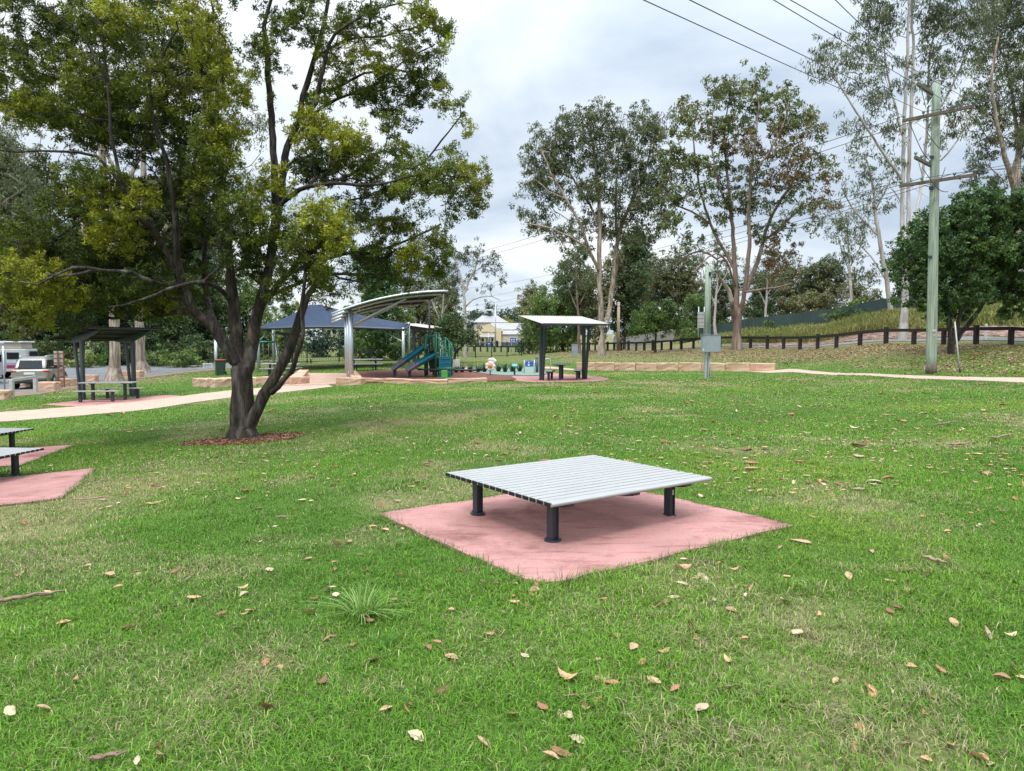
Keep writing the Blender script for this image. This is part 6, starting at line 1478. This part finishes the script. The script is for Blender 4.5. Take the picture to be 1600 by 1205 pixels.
for k, (px, d, top, base, hw, pal, lab, ln) in enumerate((
 (452, 92, 470, 566, 30, MG, 'light green tree behind the leaning stem of the big lawn tree', 0), (500, 84, 498, 568, 30, [(.02, .05, .03), (.028, .062, .034), (.016, .04, .024)], 'dark blue green round tree beneath the edge of the shade sail', 0),
 (540, 86, 515, 566, 22, [(.02, .05, .03), (.028, .062, .034), (.016, .04, .024)], 'second dark blue green tree right of the round one under the sail', 0), (560, 74, 440, 576, 36, MG, 'leafy tree with a leaning trunk behind the canopy posts', 20),
 (594, 66, 395, 578, 40, [(.04, .085, .02), (.055, .105, .024), (.028, .06, .018)], 'tall green tree right behind the curved canopy roof', 0), (625, 74, 470, 572, 30, MG, 'mid green tree behind the right posts of the shade sail', -5),
 (655, 96, 430, 562, 32, OL, 'grey green feathery tree behind the slim black lamp post', 0), (690, 104, 440, 560, 28, OL, 'olive tree left of the slim pale gum', 5),
 (836, 124, 440, 545, 26, OL, 'olive tree leaning over the end of the hall wing', -10), (838, 96, 458, 555, 20, OL, 'olive gum sapling right of the hall wing', 0), (850, 88, 440, 555, 22, MG, 'bright green young tree behind the pale roof of the shelter', 0), (826, 92, 515, 556, 12, DK, 'small dark tree at the end of the hall wing', 0),
 (880, 92, 420, 553, 40, MG, 'dense mid green tree behind the left post of the pale roofed shelter', 0), (912, 80, 380, 553, 42, BG_, 'dark tree behind the left stem of the forked gum', -6), (975, 90, 370, 550, 46, BG_, 'dark tree behind the right stem of the forked gum', 6),
 (1010, 112, 400, 545, 44, GP, 'grey green tree above the small round tree', 0), (1060, 108, 385, 545, 44, GP, 'grey green tree left of the meter pole', 0), (1085, 96, 460, 545, 24, MG, 'leafy bush tree beside the grey road sign', 0),
 (1120, 102, 420, 535, 44, BG_, 'dark tree right behind the meter pole', 0), (1190, 98, 430, 520, 46, BG_, 'dark tree right of the reddish gum trunk', 0), (1240, 104, 415, 510, 44, OL, 'olive green tree above the middle of the shade cloth fence', 0), (1290, 100, 400, 500, 40, GP, 'olive tree behind the shade cloth fence below the open sky', 0),
 (1265, 96, 455, 508, 44, OL, 'pale olive low tree behind the shade cloth fence', 0), (1345, 92, 440, 495, 36, OL, 'low olive tree left of the slender white trunk', 0), (1440, 80, 350, 495, 50, DK, 'dark tree behind the base of the tall pale gum', 0), (1540, 84, 300, 490, 60, MG, 'mid green tree behind the dark rounded tree', 0), (1630, 80, 250, 480, 50, GP, 'grey green tree cut by the right edge', 0))):
    bush('bushy_tree', lab, d, px, top, base, hw, pal, 70 + k, dens=.6, group='trees behind the park', leaf=.38, tuft=.9, n_leaf=84, lean=ln, trunk_r=3.2, bark=M['gum'] if k % 2 else M['bark'])
# pale trunked gums between
for k, (px, d, base, top, ln, lab) in enumerate(((1330, 88, 498, 330, -8, 'pale gum with a bent white trunk behind the shade cloth fence'), (1118, 88, 545, 380, 4, 'thin pale trunk between the meter pole and the reddish gum'), (1197, 90, 530, 400, 3, 'thin pale trunk right of the reddish gum'), (905, 74, 552, 400, -6, 'slim pinkish gum trunk left of the forked gum'), (690, 92, 562, 420, 5, 'pale bare stemmed gum behind the low wide tree'))):
    tree('gum_tree', lab, d, [[(px, base, 3.6), (px - 1, base - (base - top) * .3, 3), (px + ln * .5, base - (base - top) * .6, 2.2), (px + ln, top + 10, 1.2)], [(px, base - (base - top) * .4, 1.8), (px - 14, base - (base - top) * .62, 1.4), (px - 22, top + 30, .8)], [(px, base - (base - top) * .5, 1.6), (px + 16, base - (base - top) * .7, 1.2), (px + 26, top + 26, .8)]],
     [(px + ln, top + 8, 20, 14), (px - 22, top + 28, 18, 14), (px + 26, top + 26, 18, 14), (px, top + 40, 22, 14, 0, None, .7)], GP, M['gumpale'] if k != 3 else M['gumred'], dens=.4, mind=.5, n_leaf=80, tuft=.8, leaf=.32, aspect=.26, droop=1.2, seg=.7, tip=.018, seed=120 + k, up=.4)
# hillside behind the hall
for k, (px, d, top, base, hw) in enumerate(((715, 300, 492, 520, 16), (735, 330, 490, 520, 16), (752, 300, 496, 518, 12), (765, 380, 474, 516, 8), (745, 380, 486, 514, 14), (785, 340, 488, 518, 14), (800, 320, 484, 520, 16), (826, 330, 480, 520, 18), (728, 260, 506, 536, 14), (705, 260, 500, 536, 14), (790, 300, 500, 520, 8), (752, 420, 484, 512, 12), (855, 330, 470, 525, 20), (690, 320, 485, 530, 18))):
    lab = ('round dark tree on the far hillside', 'pointed dark tree on the far hill crest')[k == 3]
    pal = [(.16, .16, .025), (.12, .13, .02)] if k == 10 else [(.03, .055, .03), (.042, .07, .036), (.024, .044, .026)]
    bush('hill_tree', 'yellow flowering tree beside the roof lantern' if k == 10 else ('tall pointed dark tree on the far hill crest' if k == 3 else 'round dark tree on the far hillside'), d, px, top, base, hw, pal, 150 + k, dens=.10, leaf=1.0, tuft=2.6, n_leaf=70, group='trees on the far hill' if k not in (3, 10) else None, trunk_r=1.2, low=.9)
# bright low bushes
for k, (px, d, w_, top, base, pal, lab) in enumerate(((285, 58, 34, 552, 574, MG, 'bright green low shrub along the car park right of the gums'), (245, 60, 26, 556, 574, MG, 'low green shrub behind the flared gum base'), (140, 60, 30, 556, 576, MG, 'low green shrub left of the thick gum trunk'), (1200, 80, 18, 505, 520, DK, 'dark creeper clump at the foot of the shade cloth fence'), (1330, 73, 34, 484, 505, DK, 'dark green creeper clump on the shade cloth fence'), (1310, 76, 30, 488, 508, DK, 'dark creeper clump left end against the shade cloth fence'), (1080, 90, 26, 515, 545, MG, 'leafy shrub beside the grey road sign'), (1345, 84, 20, 468, 490, MG, 'bright shrub above the shade cloth fence'), (80, 63, 40, 530, 577, DK, 'dark understorey shrub behind the silver car'), (175, 64, 36, 525, 576, DK, 'dark understorey shrub between the two thick gum trunks'), (232, 64, 36, 522, 576, DK, 'dark understorey shrub right of the flared gum base'), (310, 63, 40, 526, 574, DK, 'dark understorey shrub behind the white low rail'), (10, 64, 40, 520, 578, DK, 'dark understorey shrub behind the white caravan'), (365, 70, 34, 530, 572, MG, 'green understorey shrub left of the swing set'))):
    bush('shrub', lab, d, px, top, base, w_, pal, 180 + k, dens=1.6, leaf=.26, tuft=.5, n_leaf=80, cat='shrub', trunk_r=1.4, low=.95)
# strap leaved plants behind the playground
def strap_plant(px, d, h, lab, n=70, seed=0, name='strap_leaf_plant', group='strap leaved plants behind the playground', col=(.04, .085, .025), wid=.02, cat='plant', spread=.75):
    rng = np.random.default_rng(seed); g = gd(px, d); V, Q, T, C = [], [], [], []
    for i in range(n):
        a = rng.uniform(0, 6.283); le = h * rng.uniform(.7, 1.25); ln = rng.uniform(.15, spread)
        dr = np.array([math.cos(a), math.sin(a), 0]); sd_ = np.array([-dr[1], dr[0], 0]); p0 = np.array([dr[0] * .05, dr[1] * .05, 0])
        k0 = len(V); c = np.array(col) * rng.uniform(.7, 1.5)
        for j, t in enumerate((0, .45, .8, 1.0)):
            q = p0 + dr * le * ln * t ** 1.5 + np.array([0, 0, le * (t - .38 * ln * t * t)]); w_ = wid * (1 - .75 * t)
            V += [q - sd_ * w_ / 2, q + sd_ * w_ / 2]; C += [c, c]
        for j in range(3): Q.append((k0 + 2 * j, k0 + 2 * j + 1, k0 + 2 * j + 3, k0 + 2 * j + 2))
    o = np_mesh(name, np.array(V), np.array(Q), m=M['blade'], col=np.array(C)); o.location = g
    return tag(o, lab, cat, group)
for k, px in enumerate((713, 722, 735, 747, 757, 779, 789, 800, 812)):
    strap_plant(px, 40.5 + .3 * (k % 3), .55, 'dark green strap leaved clump in the garden strip behind the playground', 90, k, wid=.035)
# long grass of the bank
def long_grass():
    rng = np.random.default_rng(77); n = 26000
    px = rng.uniform(1120, 1720, n); base = fence_d(px)
    off = 6.4 + rng.random(n) ** 1.0 * np.interp(px, [1120, 1300, 1700], [9, 15, 13])
    y = base + off; x = (px - 800) / F * y * 1.0; z = terrain(x, y)
    k = vnoise(x, y, 3, 5) * .6 + vnoise(x, y, 1.2, 6) * .4
    h = (.42 + .9 * k) * rng.uniform(.6, 1.2, n) * np.clip((off - 5.8) / 1.5, .3, 1)
    a = rng.uniform(0, 6.283, n); ln = rng.uniform(.15, .7, n); w_ = .09
    sd_ = np.stack([np.cos(a), np.sin(a), np.zeros(n)], -1); dr = np.stack([-np.sin(a), np.cos(a), np.zeros(n)], -1)
    P = np.stack([x, y, z - .03], -1)
    mid = P + np.array([0, 0, 1]) * (h * .6)[:, None] + dr * (h * ln * .3)[:, None]
    tip = P + np.array([0, 0, 1]) * (h * (1 - .3 * ln))[:, None] + dr * (h * ln)[:, None]
    V = np.stack([P - sd_ * w_ / 2, P + sd_ * w_ / 2, mid + sd_ * w_ * .35, mid - sd_ * w_ * .35, tip], 1).reshape(-1, 3)
    i = np.arange(n)[:, None] * 5
    Q = i + np.array([0, 1, 2, 3]); T = i + np.array([3, 2, 4])
    c0 = np.array([.16, .20, .045]); c1 = np.array([.29, .27, .09]); kk = np.clip(vnoise(x, y, 4, 8) * 1.3 - .1 + rng.normal(0, .15, n), 0, 1)[:, None]
    col = np.repeat((c0 * (1 - kk) + c1 * kk) * rng.uniform(.7, 1.25, (n, 1)), 5, axis=0)
    o = np_mesh('long_grass', V, Q, T, m=M['blade'], col=col); o['kind'] = 'stuff'
long_grass()

# ---------------------------------------------------------------- lawn blades
def lawn():
    rng = np.random.default_rng(99); X, Y, W_, H_ = [], [], [], []
    for d0, d1, den, wd, hm in ((1.6, 4.2, 9500, .0042, 1.1), (4.2, 7, 6000, .0050, 1.05), (7, 11, 2900, .0062, 1.), (11, 18, 1000, .0100, 1.05), (18, 30, 330, .017, 1.1), (30, 42, 80, .03, 1.1), (42, 62, 26, .05, 1.15)):
        A = .9 * (d1 * d1 - d0 * d0); n = int(A * den)
        y = np.sqrt(rng.random(n) * (d1 * d1 - d0 * d0) + d0 * d0); x = rng.uniform(-.82, .82, n) * (y + .6)
        ft = rng.random(n) * 1.0
        X.append(x); Y.append(y); W_.append(np.full(n, wd)); H_.append(np.full(n, hm))
    x = np.concatenate(X); y = np.concatenate(Y); w_ = np.concatenate(W_); hm = np.concatenate(H_)
    dry, mul, lit = masks(x, y)
    clump = vnoise(x, y, .35, 12) * .6 + vnoise(x, y, .12, 13) * .4
    big = vnoise(x, y, 1.3, 14)
    keep = rng.random(len(x)) > np.clip(mul * 1.6 - .1, 0, 1)
    keep &= rng.random(len(x)) > np.clip(lit * .6, 0, .6)
    keep &= rng.random(len(x)) < np.clip(.55 + clump * .9 - dry * .35, .15, 1)
    for P in NOGRASS:
        mn, mx_ = P.min(0), P.max(0); b_ = (x > mn[0]) & (x < mx_[0]) & (y > mn[1]) & (y < mx_[1])
        idx = np.where(b_)[0]
        if len(idx): keep[idx] &= ~inpoly(P, x[idx], y[idx])
    x, y, w_, hm, dry, clump, big = [v[keep] for v in (x, y, w_, hm, dry, clump, big)]
    n = len(x); z = terrain(x, y)
    dry = np.clip(dry * (.25 + 1.6 * vnoise(x, y, .22, 21)) + np.clip(vnoise(x, y, .45, 22) - .72, 0, 1) * 2.2, 0, 1)
    h = (.017 + .046 * clump ** 2 + .016 * big) * rng.uniform(.6, 1.5, n) * hm
    tall = rng.random(n) < .02; h[tall] *= 1.7
    lean = rng.uniform(.3, 1.9, n); fl = vnoise(x, y, .3, 15) * 12.56
    a = fl + rng.normal(0, 2.2, n)
    sd_ = np.stack([np.cos(a), np.sin(a), np.zeros(n)], -1); dr = np.stack([-np.sin(a), np.cos(a), np.zeros(n)], -1); up = np.array([0, 0, 1.])
    P = np.stack([x, y, z - .004], -1)
    mid = P + up * (h * .62)[:, None] + dr * (h * lean * .35)[:, None]; tip = P + up * (h * np.maximum(.25, 1 - .38 * lean))[:, None] + dr * (h * lean)[:, None]
    hw = (w_ * rng.uniform(.7, 1.3, n) / 2)[:, None]
    V = np.stack([P - sd_ * hw, P + sd_ * hw, mid + sd_ * hw * .8, mid - sd_ * hw * .8, tip], 1).reshape(-1, 3)
    i = (np.arange(n) * 5)[:, None]; Q = i + np.array([0, 1, 2, 3]); T = i + np.array([3, 2, 4])
    g0 = np.array([.068, .17, .013]); g1 = np.array([.15, .29, .024]); g2 = np.array([.245, .345, .04]); st = np.array([.38, .34, .17])
    t = np.clip(big * .7 + rng.normal(.15, .22, n), 0, 1)[:, None]
    col = g0 * (1 - t) + g1 * t
    t2 = np.clip((vnoise(x, y, 2.6, 16) - .5) * 1.6, 0, .8)[:, None]; col = col * (1 - t2) + g2 * t2
    isd = (rng.random(n) < np.clip(.05 + dry * .62, 0, .8))[:, None]
    col = np.where(isd, st * rng.uniform(.55, 1.1, (n, 1)), col) * rng.uniform(.5, 1.5, (n, 1))
    o = np_mesh('grass', V, Q, T, m=M['blade'], col=np.repeat(np.clip(col, 0, 1), 5, axis=0)); o['kind'] = 'stuff'
    print('blades', n)
lawn()
# taller grass fringing the slabs
def fringe():
    rng = np.random.default_rng(5); V, Q, T, C = [], [], [], []
    for P in NOGRASS[:3]:
        for k in range(len(P)):
            a, b_ = P[k], P[(k + 1) % len(P)]; L_ = np.linalg.norm(b_ - a)
            if L_ < .01: continue
            nr = np.array([(b_ - a)[1], -(b_ - a)[0]]) / L_
            for i in range(int(L_ * 260)):
                q = a + (b_ - a) * rng.random(); s = rng.normal(0, .025); q = q + nr * s
                h = rng.uniform(.04, .085) * (1 + (rng.random() < .06) * .8)
                an = rng.uniform(0, 6.28); ln = rng.uniform(.2, 1); sd_ = np.array([math.cos(an), math.sin(an), 0]); dr = np.array([-sd_[1], sd_[0], 0])
                p = np.array([q[0], q[1], gz(q[0], q[1]) - .01]); w_ = .0022; k0 = len(V)
                mid = p + np.array([0, 0, h * .6]) + dr * h * ln * .3; tip = p + np.array([0, 0, h * (1 - .3 * ln)]) + dr * h * ln
                V += [p - sd_ * w_, p + sd_ * w_, mid + sd_ * w_ * .8, mid - sd_ * w_ * .8, tip]; Q.append((k0, k0 + 1, k0 + 2, k0 + 3)); T.append((k0 + 3, k0 + 2, k0 + 4))
                c = (np.array([.09, .2, .035]) if rng.random() > .25 else np.array([.3, .28, .14])) * rng.uniform(.7, 1.2); C += [c] * 5
    o = np_mesh('edge_grass', np.array(V), np.array(Q), np.array(T), m=M['blade'], col=np.array(C)); o['kind'] = 'stuff'
fringe()
# single weeds
g = gp(1125, 858)
def weed(px, py, n, h, col, seed, lab, spread, wid, name='grass_tuft'):
    g = gp(px, py); o = strap_plant(800, 10, h, lab, n, seed, name, None, col, wid, 'grass tuft', spread); o.location = g
weed(1122, 862, 46, .13, (.20, .19, .09), 3, 'dry seeding grass tuft at the front edge of the central pink pad', .55, .004)
weed(565, 962, 60, .18, (.17, .27, .07), 4, 'broad bladed pale green weed clump in the near lawn left of the pad', 1.75, .013)
weed(880, 912, 30, .13, (.09, .18, .04), 5, 'taller green tuft at the front corner of the central pink pad', .7, .004)
weed(600, 1010, 30, .1, (.07, .2, .04), 6, 'small upright green tuft behind the near lawn leaves', .7, .005)

# ---------------------------------------------------------------- fallen leaves, bark and sticks
def leaf_mesh(k):
    rng = np.random.default_rng(300 + k); nu, nv = 9, 5; V = []
    L_ = 1.; wdt = rng.uniform(.38, .66); curl = rng.uniform(-.5, .9); bend = rng.uniform(-.25, .5); tw = rng.uniform(-.6, .6)
    for i in range(nu):
        t = i / (nu - 1); w_ = wdt * math.sin(math.pi * min(1, t * .96 + .03)) ** .8
        for j in range(nv):
            s = (j / (nv - 1) - .5) * 2; x = (t - .5) * L_; y = s * w_ / 2 * (1 + .12 * math.sin(t * 21 + k)) + .05 * math.sin(3 * t + k)
            z = curl * .28 * s * s * w_ * 2 + bend * (t - .5) ** 2 + tw * s * w_ * (t - .5) * .7 + rng.normal(0, .006)
            V.append((x, y, z))
    V = np.array(V); V[:, 2] -= V[:, 2].min()
    i = np.arange(nu * nv).reshape(nu, nv); Q = np.stack([i[:-1, :-1], i[1:, :-1], i[1:, 1:], i[:-1, 1:]], -1).reshape(-1, 4)
    return V, Q
LCOL = [((.50, .31, .18), 'tan'), ((.36, .17, .09), 'reddish brown'), ((.55, .42, .28), 'pale cream'), ((.27, .14, .075), 'dark brown'), ((.55, .32, .17), 'orange tan')]
LM = []
for k in range(10):
    V, Q = leaf_mesh(k); cb, nm = LCOL[k % 5]
    c = np.array(cb) * (1 + np.random.default_rng(k).normal(0, .07, (len(V), 3)))
    c[np.random.default_rng(k + 50).random(len(V)) < .1] *= .6
    o = np_mesh('fallen_leaf', V, Q, m=M['dry'], col=c, smooth=True); tag(o, ('curled ', 'flat ')[k // 5] + nm + ' dry leaf lying on the lawn', 'leaf', 'dry leaves fallen on the lawn')
    LM.append(o)
hand = [(18, 1122, 2), (70, 1117, 0), (215, 903, 2), (392, 958, 0), (483, 962, 0), (416, 1042, 1), (435, 1047, 0), (510, 1005, 1), (365, 985, 2), (515, 925, 2), (706, 1032, 0), (692, 1085, 0), (604, 1115, 0), (635, 1116, 1), (650, 1158, 2), (755, 1172, 0), (783, 962, 2), (755, 918, 2), (720, 898, 0), (625, 900, 1), (832, 933, 1), (545, 851, 0), (915, 1114, 0), (990, 1020, 0), (1004, 1042, 1), (955, 1077, 1), (1087, 1002, 0), (1055, 1083, 1), (1048, 1050, 3), (1360, 1088, 4), (1490, 978, 0), (1540, 996, 2), (1424, 1052, 0), (1470, 1052, 1), (1345, 1145, 4), (1510, 838, 0), (1418, 924, 0), (1050, 901, 2), (1225, 1100, 1), (1175, 925, 0), (1030, 955, 4), (1325, 907, 0), (1185, 660, 0), (808, 680, 2), (1385, 1118, 1), (1240, 1113, 0), (1530, 1190, 4), (860, 1190, 0), (910, 1192, 3), (1225, 945, 0)]
rng = np.random.default_rng(400); placed = 0; used = [0] * 10; LAST = []
def put_leaf(p, k, s):
    global placed; LAST.append((p[0], p[1]))
    o = LM[k] if used[k] == 0 else LM[k].copy()
    if used[k]: COL.objects.link(o)
    used[k] += 1; o.location = (p[0], p[1], gz(p[0], p[1]) + rng.uniform(.010, .036)); o.scale = (s, s, s * rng.uniform(.8, 1.3))
    o.rotation_euler = (rng.normal(0, .4), rng.normal(0, .4), rng.uniform(0, 6.28)); placed += 1
for px, py, k in hand: put_leaf(gp(px, py), k + 5 * int(rng.integers(0, 2)), rng.uniform(.06, .095))
while placed < 300:
    y = math.sqrt(rng.random() * (22 ** 2 - 2.4 ** 2) + 2.4 ** 2) if rng.random() < .6 else rng.uniform(2.5, 9); x = rng.uniform(-.72, .74) * y
    if placed > 60 and rng.random() < .4:
        q = LAST[int(rng.integers(0, len(LAST)))]; x, y = q[0] + rng.normal(0, .12), q[1] + rng.normal(0, .12)
        if y < 2.4: continue
    if x < 0 and rng.random() < .35: continue
    if any(inpoly(P, np.array([x]), np.array([y]))[0] for P in NOGRASS[:3]): continue
    put_leaf((x, y), int(rng.integers(0, 10)), float(np.clip(rng.lognormal(-2.8, .38), .03, .12)))
M['deadwood'] = mat('dead_wood', (.34, .24, .16), .95, c2=(.14, .09, .06), scale=9, stretch=(1, 1, 1), bump=.6, bscale=40)
def litter():
    rng = np.random.default_rng(500); Vs, Qs, Cs = [], [], []; k0 = 0; base = [leaf_mesh(k) for k in range(10)]
    n = 0
    while n < 11000:
        r = rng.random()
        if r < .42: y = rng.uniform(8, 34); x = rng.uniform(-.6, .85) * y; keepp = .25 + .75 * (x > 1)
        elif r < .9: px = rng.uniform(840, 1680); y = fence_d(px) - rng.uniform(.2, 1) ** 1.3 * rng.uniform(2, 17); x = (px - 800) / F * y; keepp = 1
        else: y = rng.uniform(3, 20); x = rng.uniform(-.8, .8) * y; keepp = .3
        if rng.random() > keepp or y < 3: continue
        if any(inpoly(P, np.array([x]), np.array([y]))[0] for P in NOGRASS): continue
        V, Q = base[int(rng.integers(0, 10))]; s = (rng.uniform(.05, .105) if rng.random() < .975 else rng.uniform(.15, .26)) if y < 27 else rng.uniform(.08, .16)
        a = rng.uniform(0, 6.28); ca, sa = math.cos(a), math.sin(a); V = V * s
        W_ = np.stack([V[:, 0] * ca - V[:, 1] * sa + x, V[:, 0] * sa + V[:, 1] * ca + y, V[:, 2] + gz(x, y) + .02], -1)
        Vs.append(W_); Qs.append(Q + k0); k0 += len(V); c = np.array(LCOL[int(rng.integers(0, 5))][0]) * rng.uniform(.6, 1.15); Cs.append(np.tile(c, (len(V), 1))); n += 1
    # the thick drift of small leaves along the foot of the bank: one flat folded face each
    m = 24000; px = rng.uniform(835, 1690, m); y = fence_d(px) - .3 - rng.random(m) ** 1.2 * np.interp(px, [835, 1100, 1300, 1690], [45, 19, 14, 10]); y = np.maximum(y, 26); x = (px - 800) / F * y; z = terrain(x, y) + .03
    m2 = 3000; px2 = rng.uniform(60, 345, m2); y2 = np.interp(px2, [60, 200, 345], [33.5, 42, 52]) - rng.random(m2) ** 2.5 * 7; x2 = (px2 - 800) / F * y2
    x = np.concatenate([x, x2]); y = np.concatenate([y, y2]); z = np.concatenate([z, terrain(x2, y2) + .03]); m = len(x)
    ok = (vnoise(x, y, 2.5, 31) + rng.normal(0, .2, m)) > .50; x, y, z = x[ok], y[ok], z[ok]; m = len(x)
    a = rng.uniform(0, 6.283, m); L_ = np.where(x / y < -.3, .6, 1.)[:, None] * rng.uniform(.03, .085, m)[:, None]; ax = np.stack([np.cos(a), np.sin(a), rng.normal(0, .25, m)], -1); sd_ = np.stack([-np.sin(a), np.cos(a), rng.normal(0, .35, m)], -1); P = np.stack([x, y, z], -1)
    Vs.append(np.stack([P - ax * L_, P + sd_ * L_ * .45, P + ax * L_, P - sd_ * L_ * .45], 1).reshape(-1, 3)); Qs.append(np.arange(m * 4).reshape(-1, 4) + k0)
    lc = np.array([c[0] for c in LCOL]); Cs.append(np.repeat(lc[rng.integers(0, 5, m)] * rng.uniform(.4, .9, (m, 1)), 4, axis=0))
    o = np_mesh('leaf_litter', np.concatenate(Vs), np.concatenate(Qs), m=M['dry'], col=np.concatenate(Cs)); o['kind'] = 'stuff'
litter()
def mulch_chips():
    rng = np.random.default_rng(510); n = 2600; r = rng.random(n) ** .6; a = rng.uniform(0, 6.283, n)
    x = TREE.x + .1 + np.cos(a) * r * 1.3; y = TREE.y - .35 + np.sin(a) * r * .9; z = terrain(x, y) + .01
    ax = np.stack([np.cos(a * 7), np.sin(a * 7), rng.normal(0, .3, n)], -1); sd_ = np.stack([-np.sin(a * 7), np.cos(a * 7), rng.normal(0, .3, n)], -1)
    L_ = rng.uniform(.02, .07, n)[:, None]; P = np.stack([x, y, z], -1)
    V = np.stack([P - ax * L_, P + sd_ * L_ * .25 + [0, 0, .012], P + ax * L_, P - sd_ * L_ * .25 + [0, 0, .012]], 1).reshape(-1, 3)
    col = np.repeat(np.array([.22, .11, .065]) * rng.uniform(.4, 1.6, (n, 1)), 4, axis=0)
    o = np_mesh('mulch_chips', V, np.arange(n * 4).reshape(-1, 4), m=M['dry'], col=col); o['kind'] = 'stuff'
mulch_chips()
def stick(p0, p1, r, lab, seed=0, name='fallen_stick', cat='stick'):
    a, b_ = gp(*p0), gp(*p1); rng = random.Random(seed); pts = []
    for i in range(9):
        t = i / 8; q = a.lerp(b_, t); pts.append((q.x + rng.uniform(-1, 1) * r * .45, q.y + rng.uniform(-1, 1) * r * .45, gz(q.x, q.y) + r + .02 + rng.uniform(0, r)))
    c = Vector(pts[0]); b = MB(); b.tube([Vector(p) - c for p in pts], [r * (.25 + .6 * math.sin(math.pi * min(1, .15 + i / 9)) * rng.uniform(.7, 1.2)) for i in range(9)], 5)
    sh = Vector((rng.uniform(-1, 1), rng.uniform(-1, 1), 0)) * r * 1.2; k1 = rng.randint(5, 7); b.tube([Vector(p) - c + sh + Vector((0, 0, r * .3)) for p in pts[1:k1]], [r * .5 * rng.uniform(.4, 1) for _ in pts[1:k1]], 4)
    o = b.build(name, M['deadwood']); o.location = c; tag(o, lab, cat)
stick((-25, 952), (103, 932), .02, 'long peeled bark strip lying on the lawn at the left edge', 1, 'bark_strip', 'bark')
stick((136, 1203), (199, 1190), .014, 'grey split stick on the near lawn at the bottom left', 2)
stick((1441, 877), (1482, 890), .016, 'short thick stick on the lawn right of the pad', 4)
stick((430, 813), (458, 812), .01, 'dark twig left of the central pad', 6)
stick((110, 785), (185, 782), .012, 'thin dead branch on the worn lawn at left', 7)
stick((288, 915), (304, 902), .008, 'small brown twig near the weed clump', 9)
stick((1128, 1082), (1165, 1078), .006, 'straight thin twig among leaves on the near lawn', 11)
stick((880, 1096), (918, 1094), .006, 'short straw coloured twig in the near lawn', 13)
stick((1455, 668), (1500, 662), .02, 'bark piece on the lawn before the right hand path', 15, 'bark_piece', 'bark')
stick((1545, 690), (1590, 684), .025, 'large bark piece on the lawn at the right edge', 17, 'bark_piece', 'bark')
stick((1480, 700), (1520, 696), .02, 'dark bark piece left of the large one at the right edge', 19, 'bark_piece', 'bark')
print(TREES, sum(t[2] for t in TREES), placed)
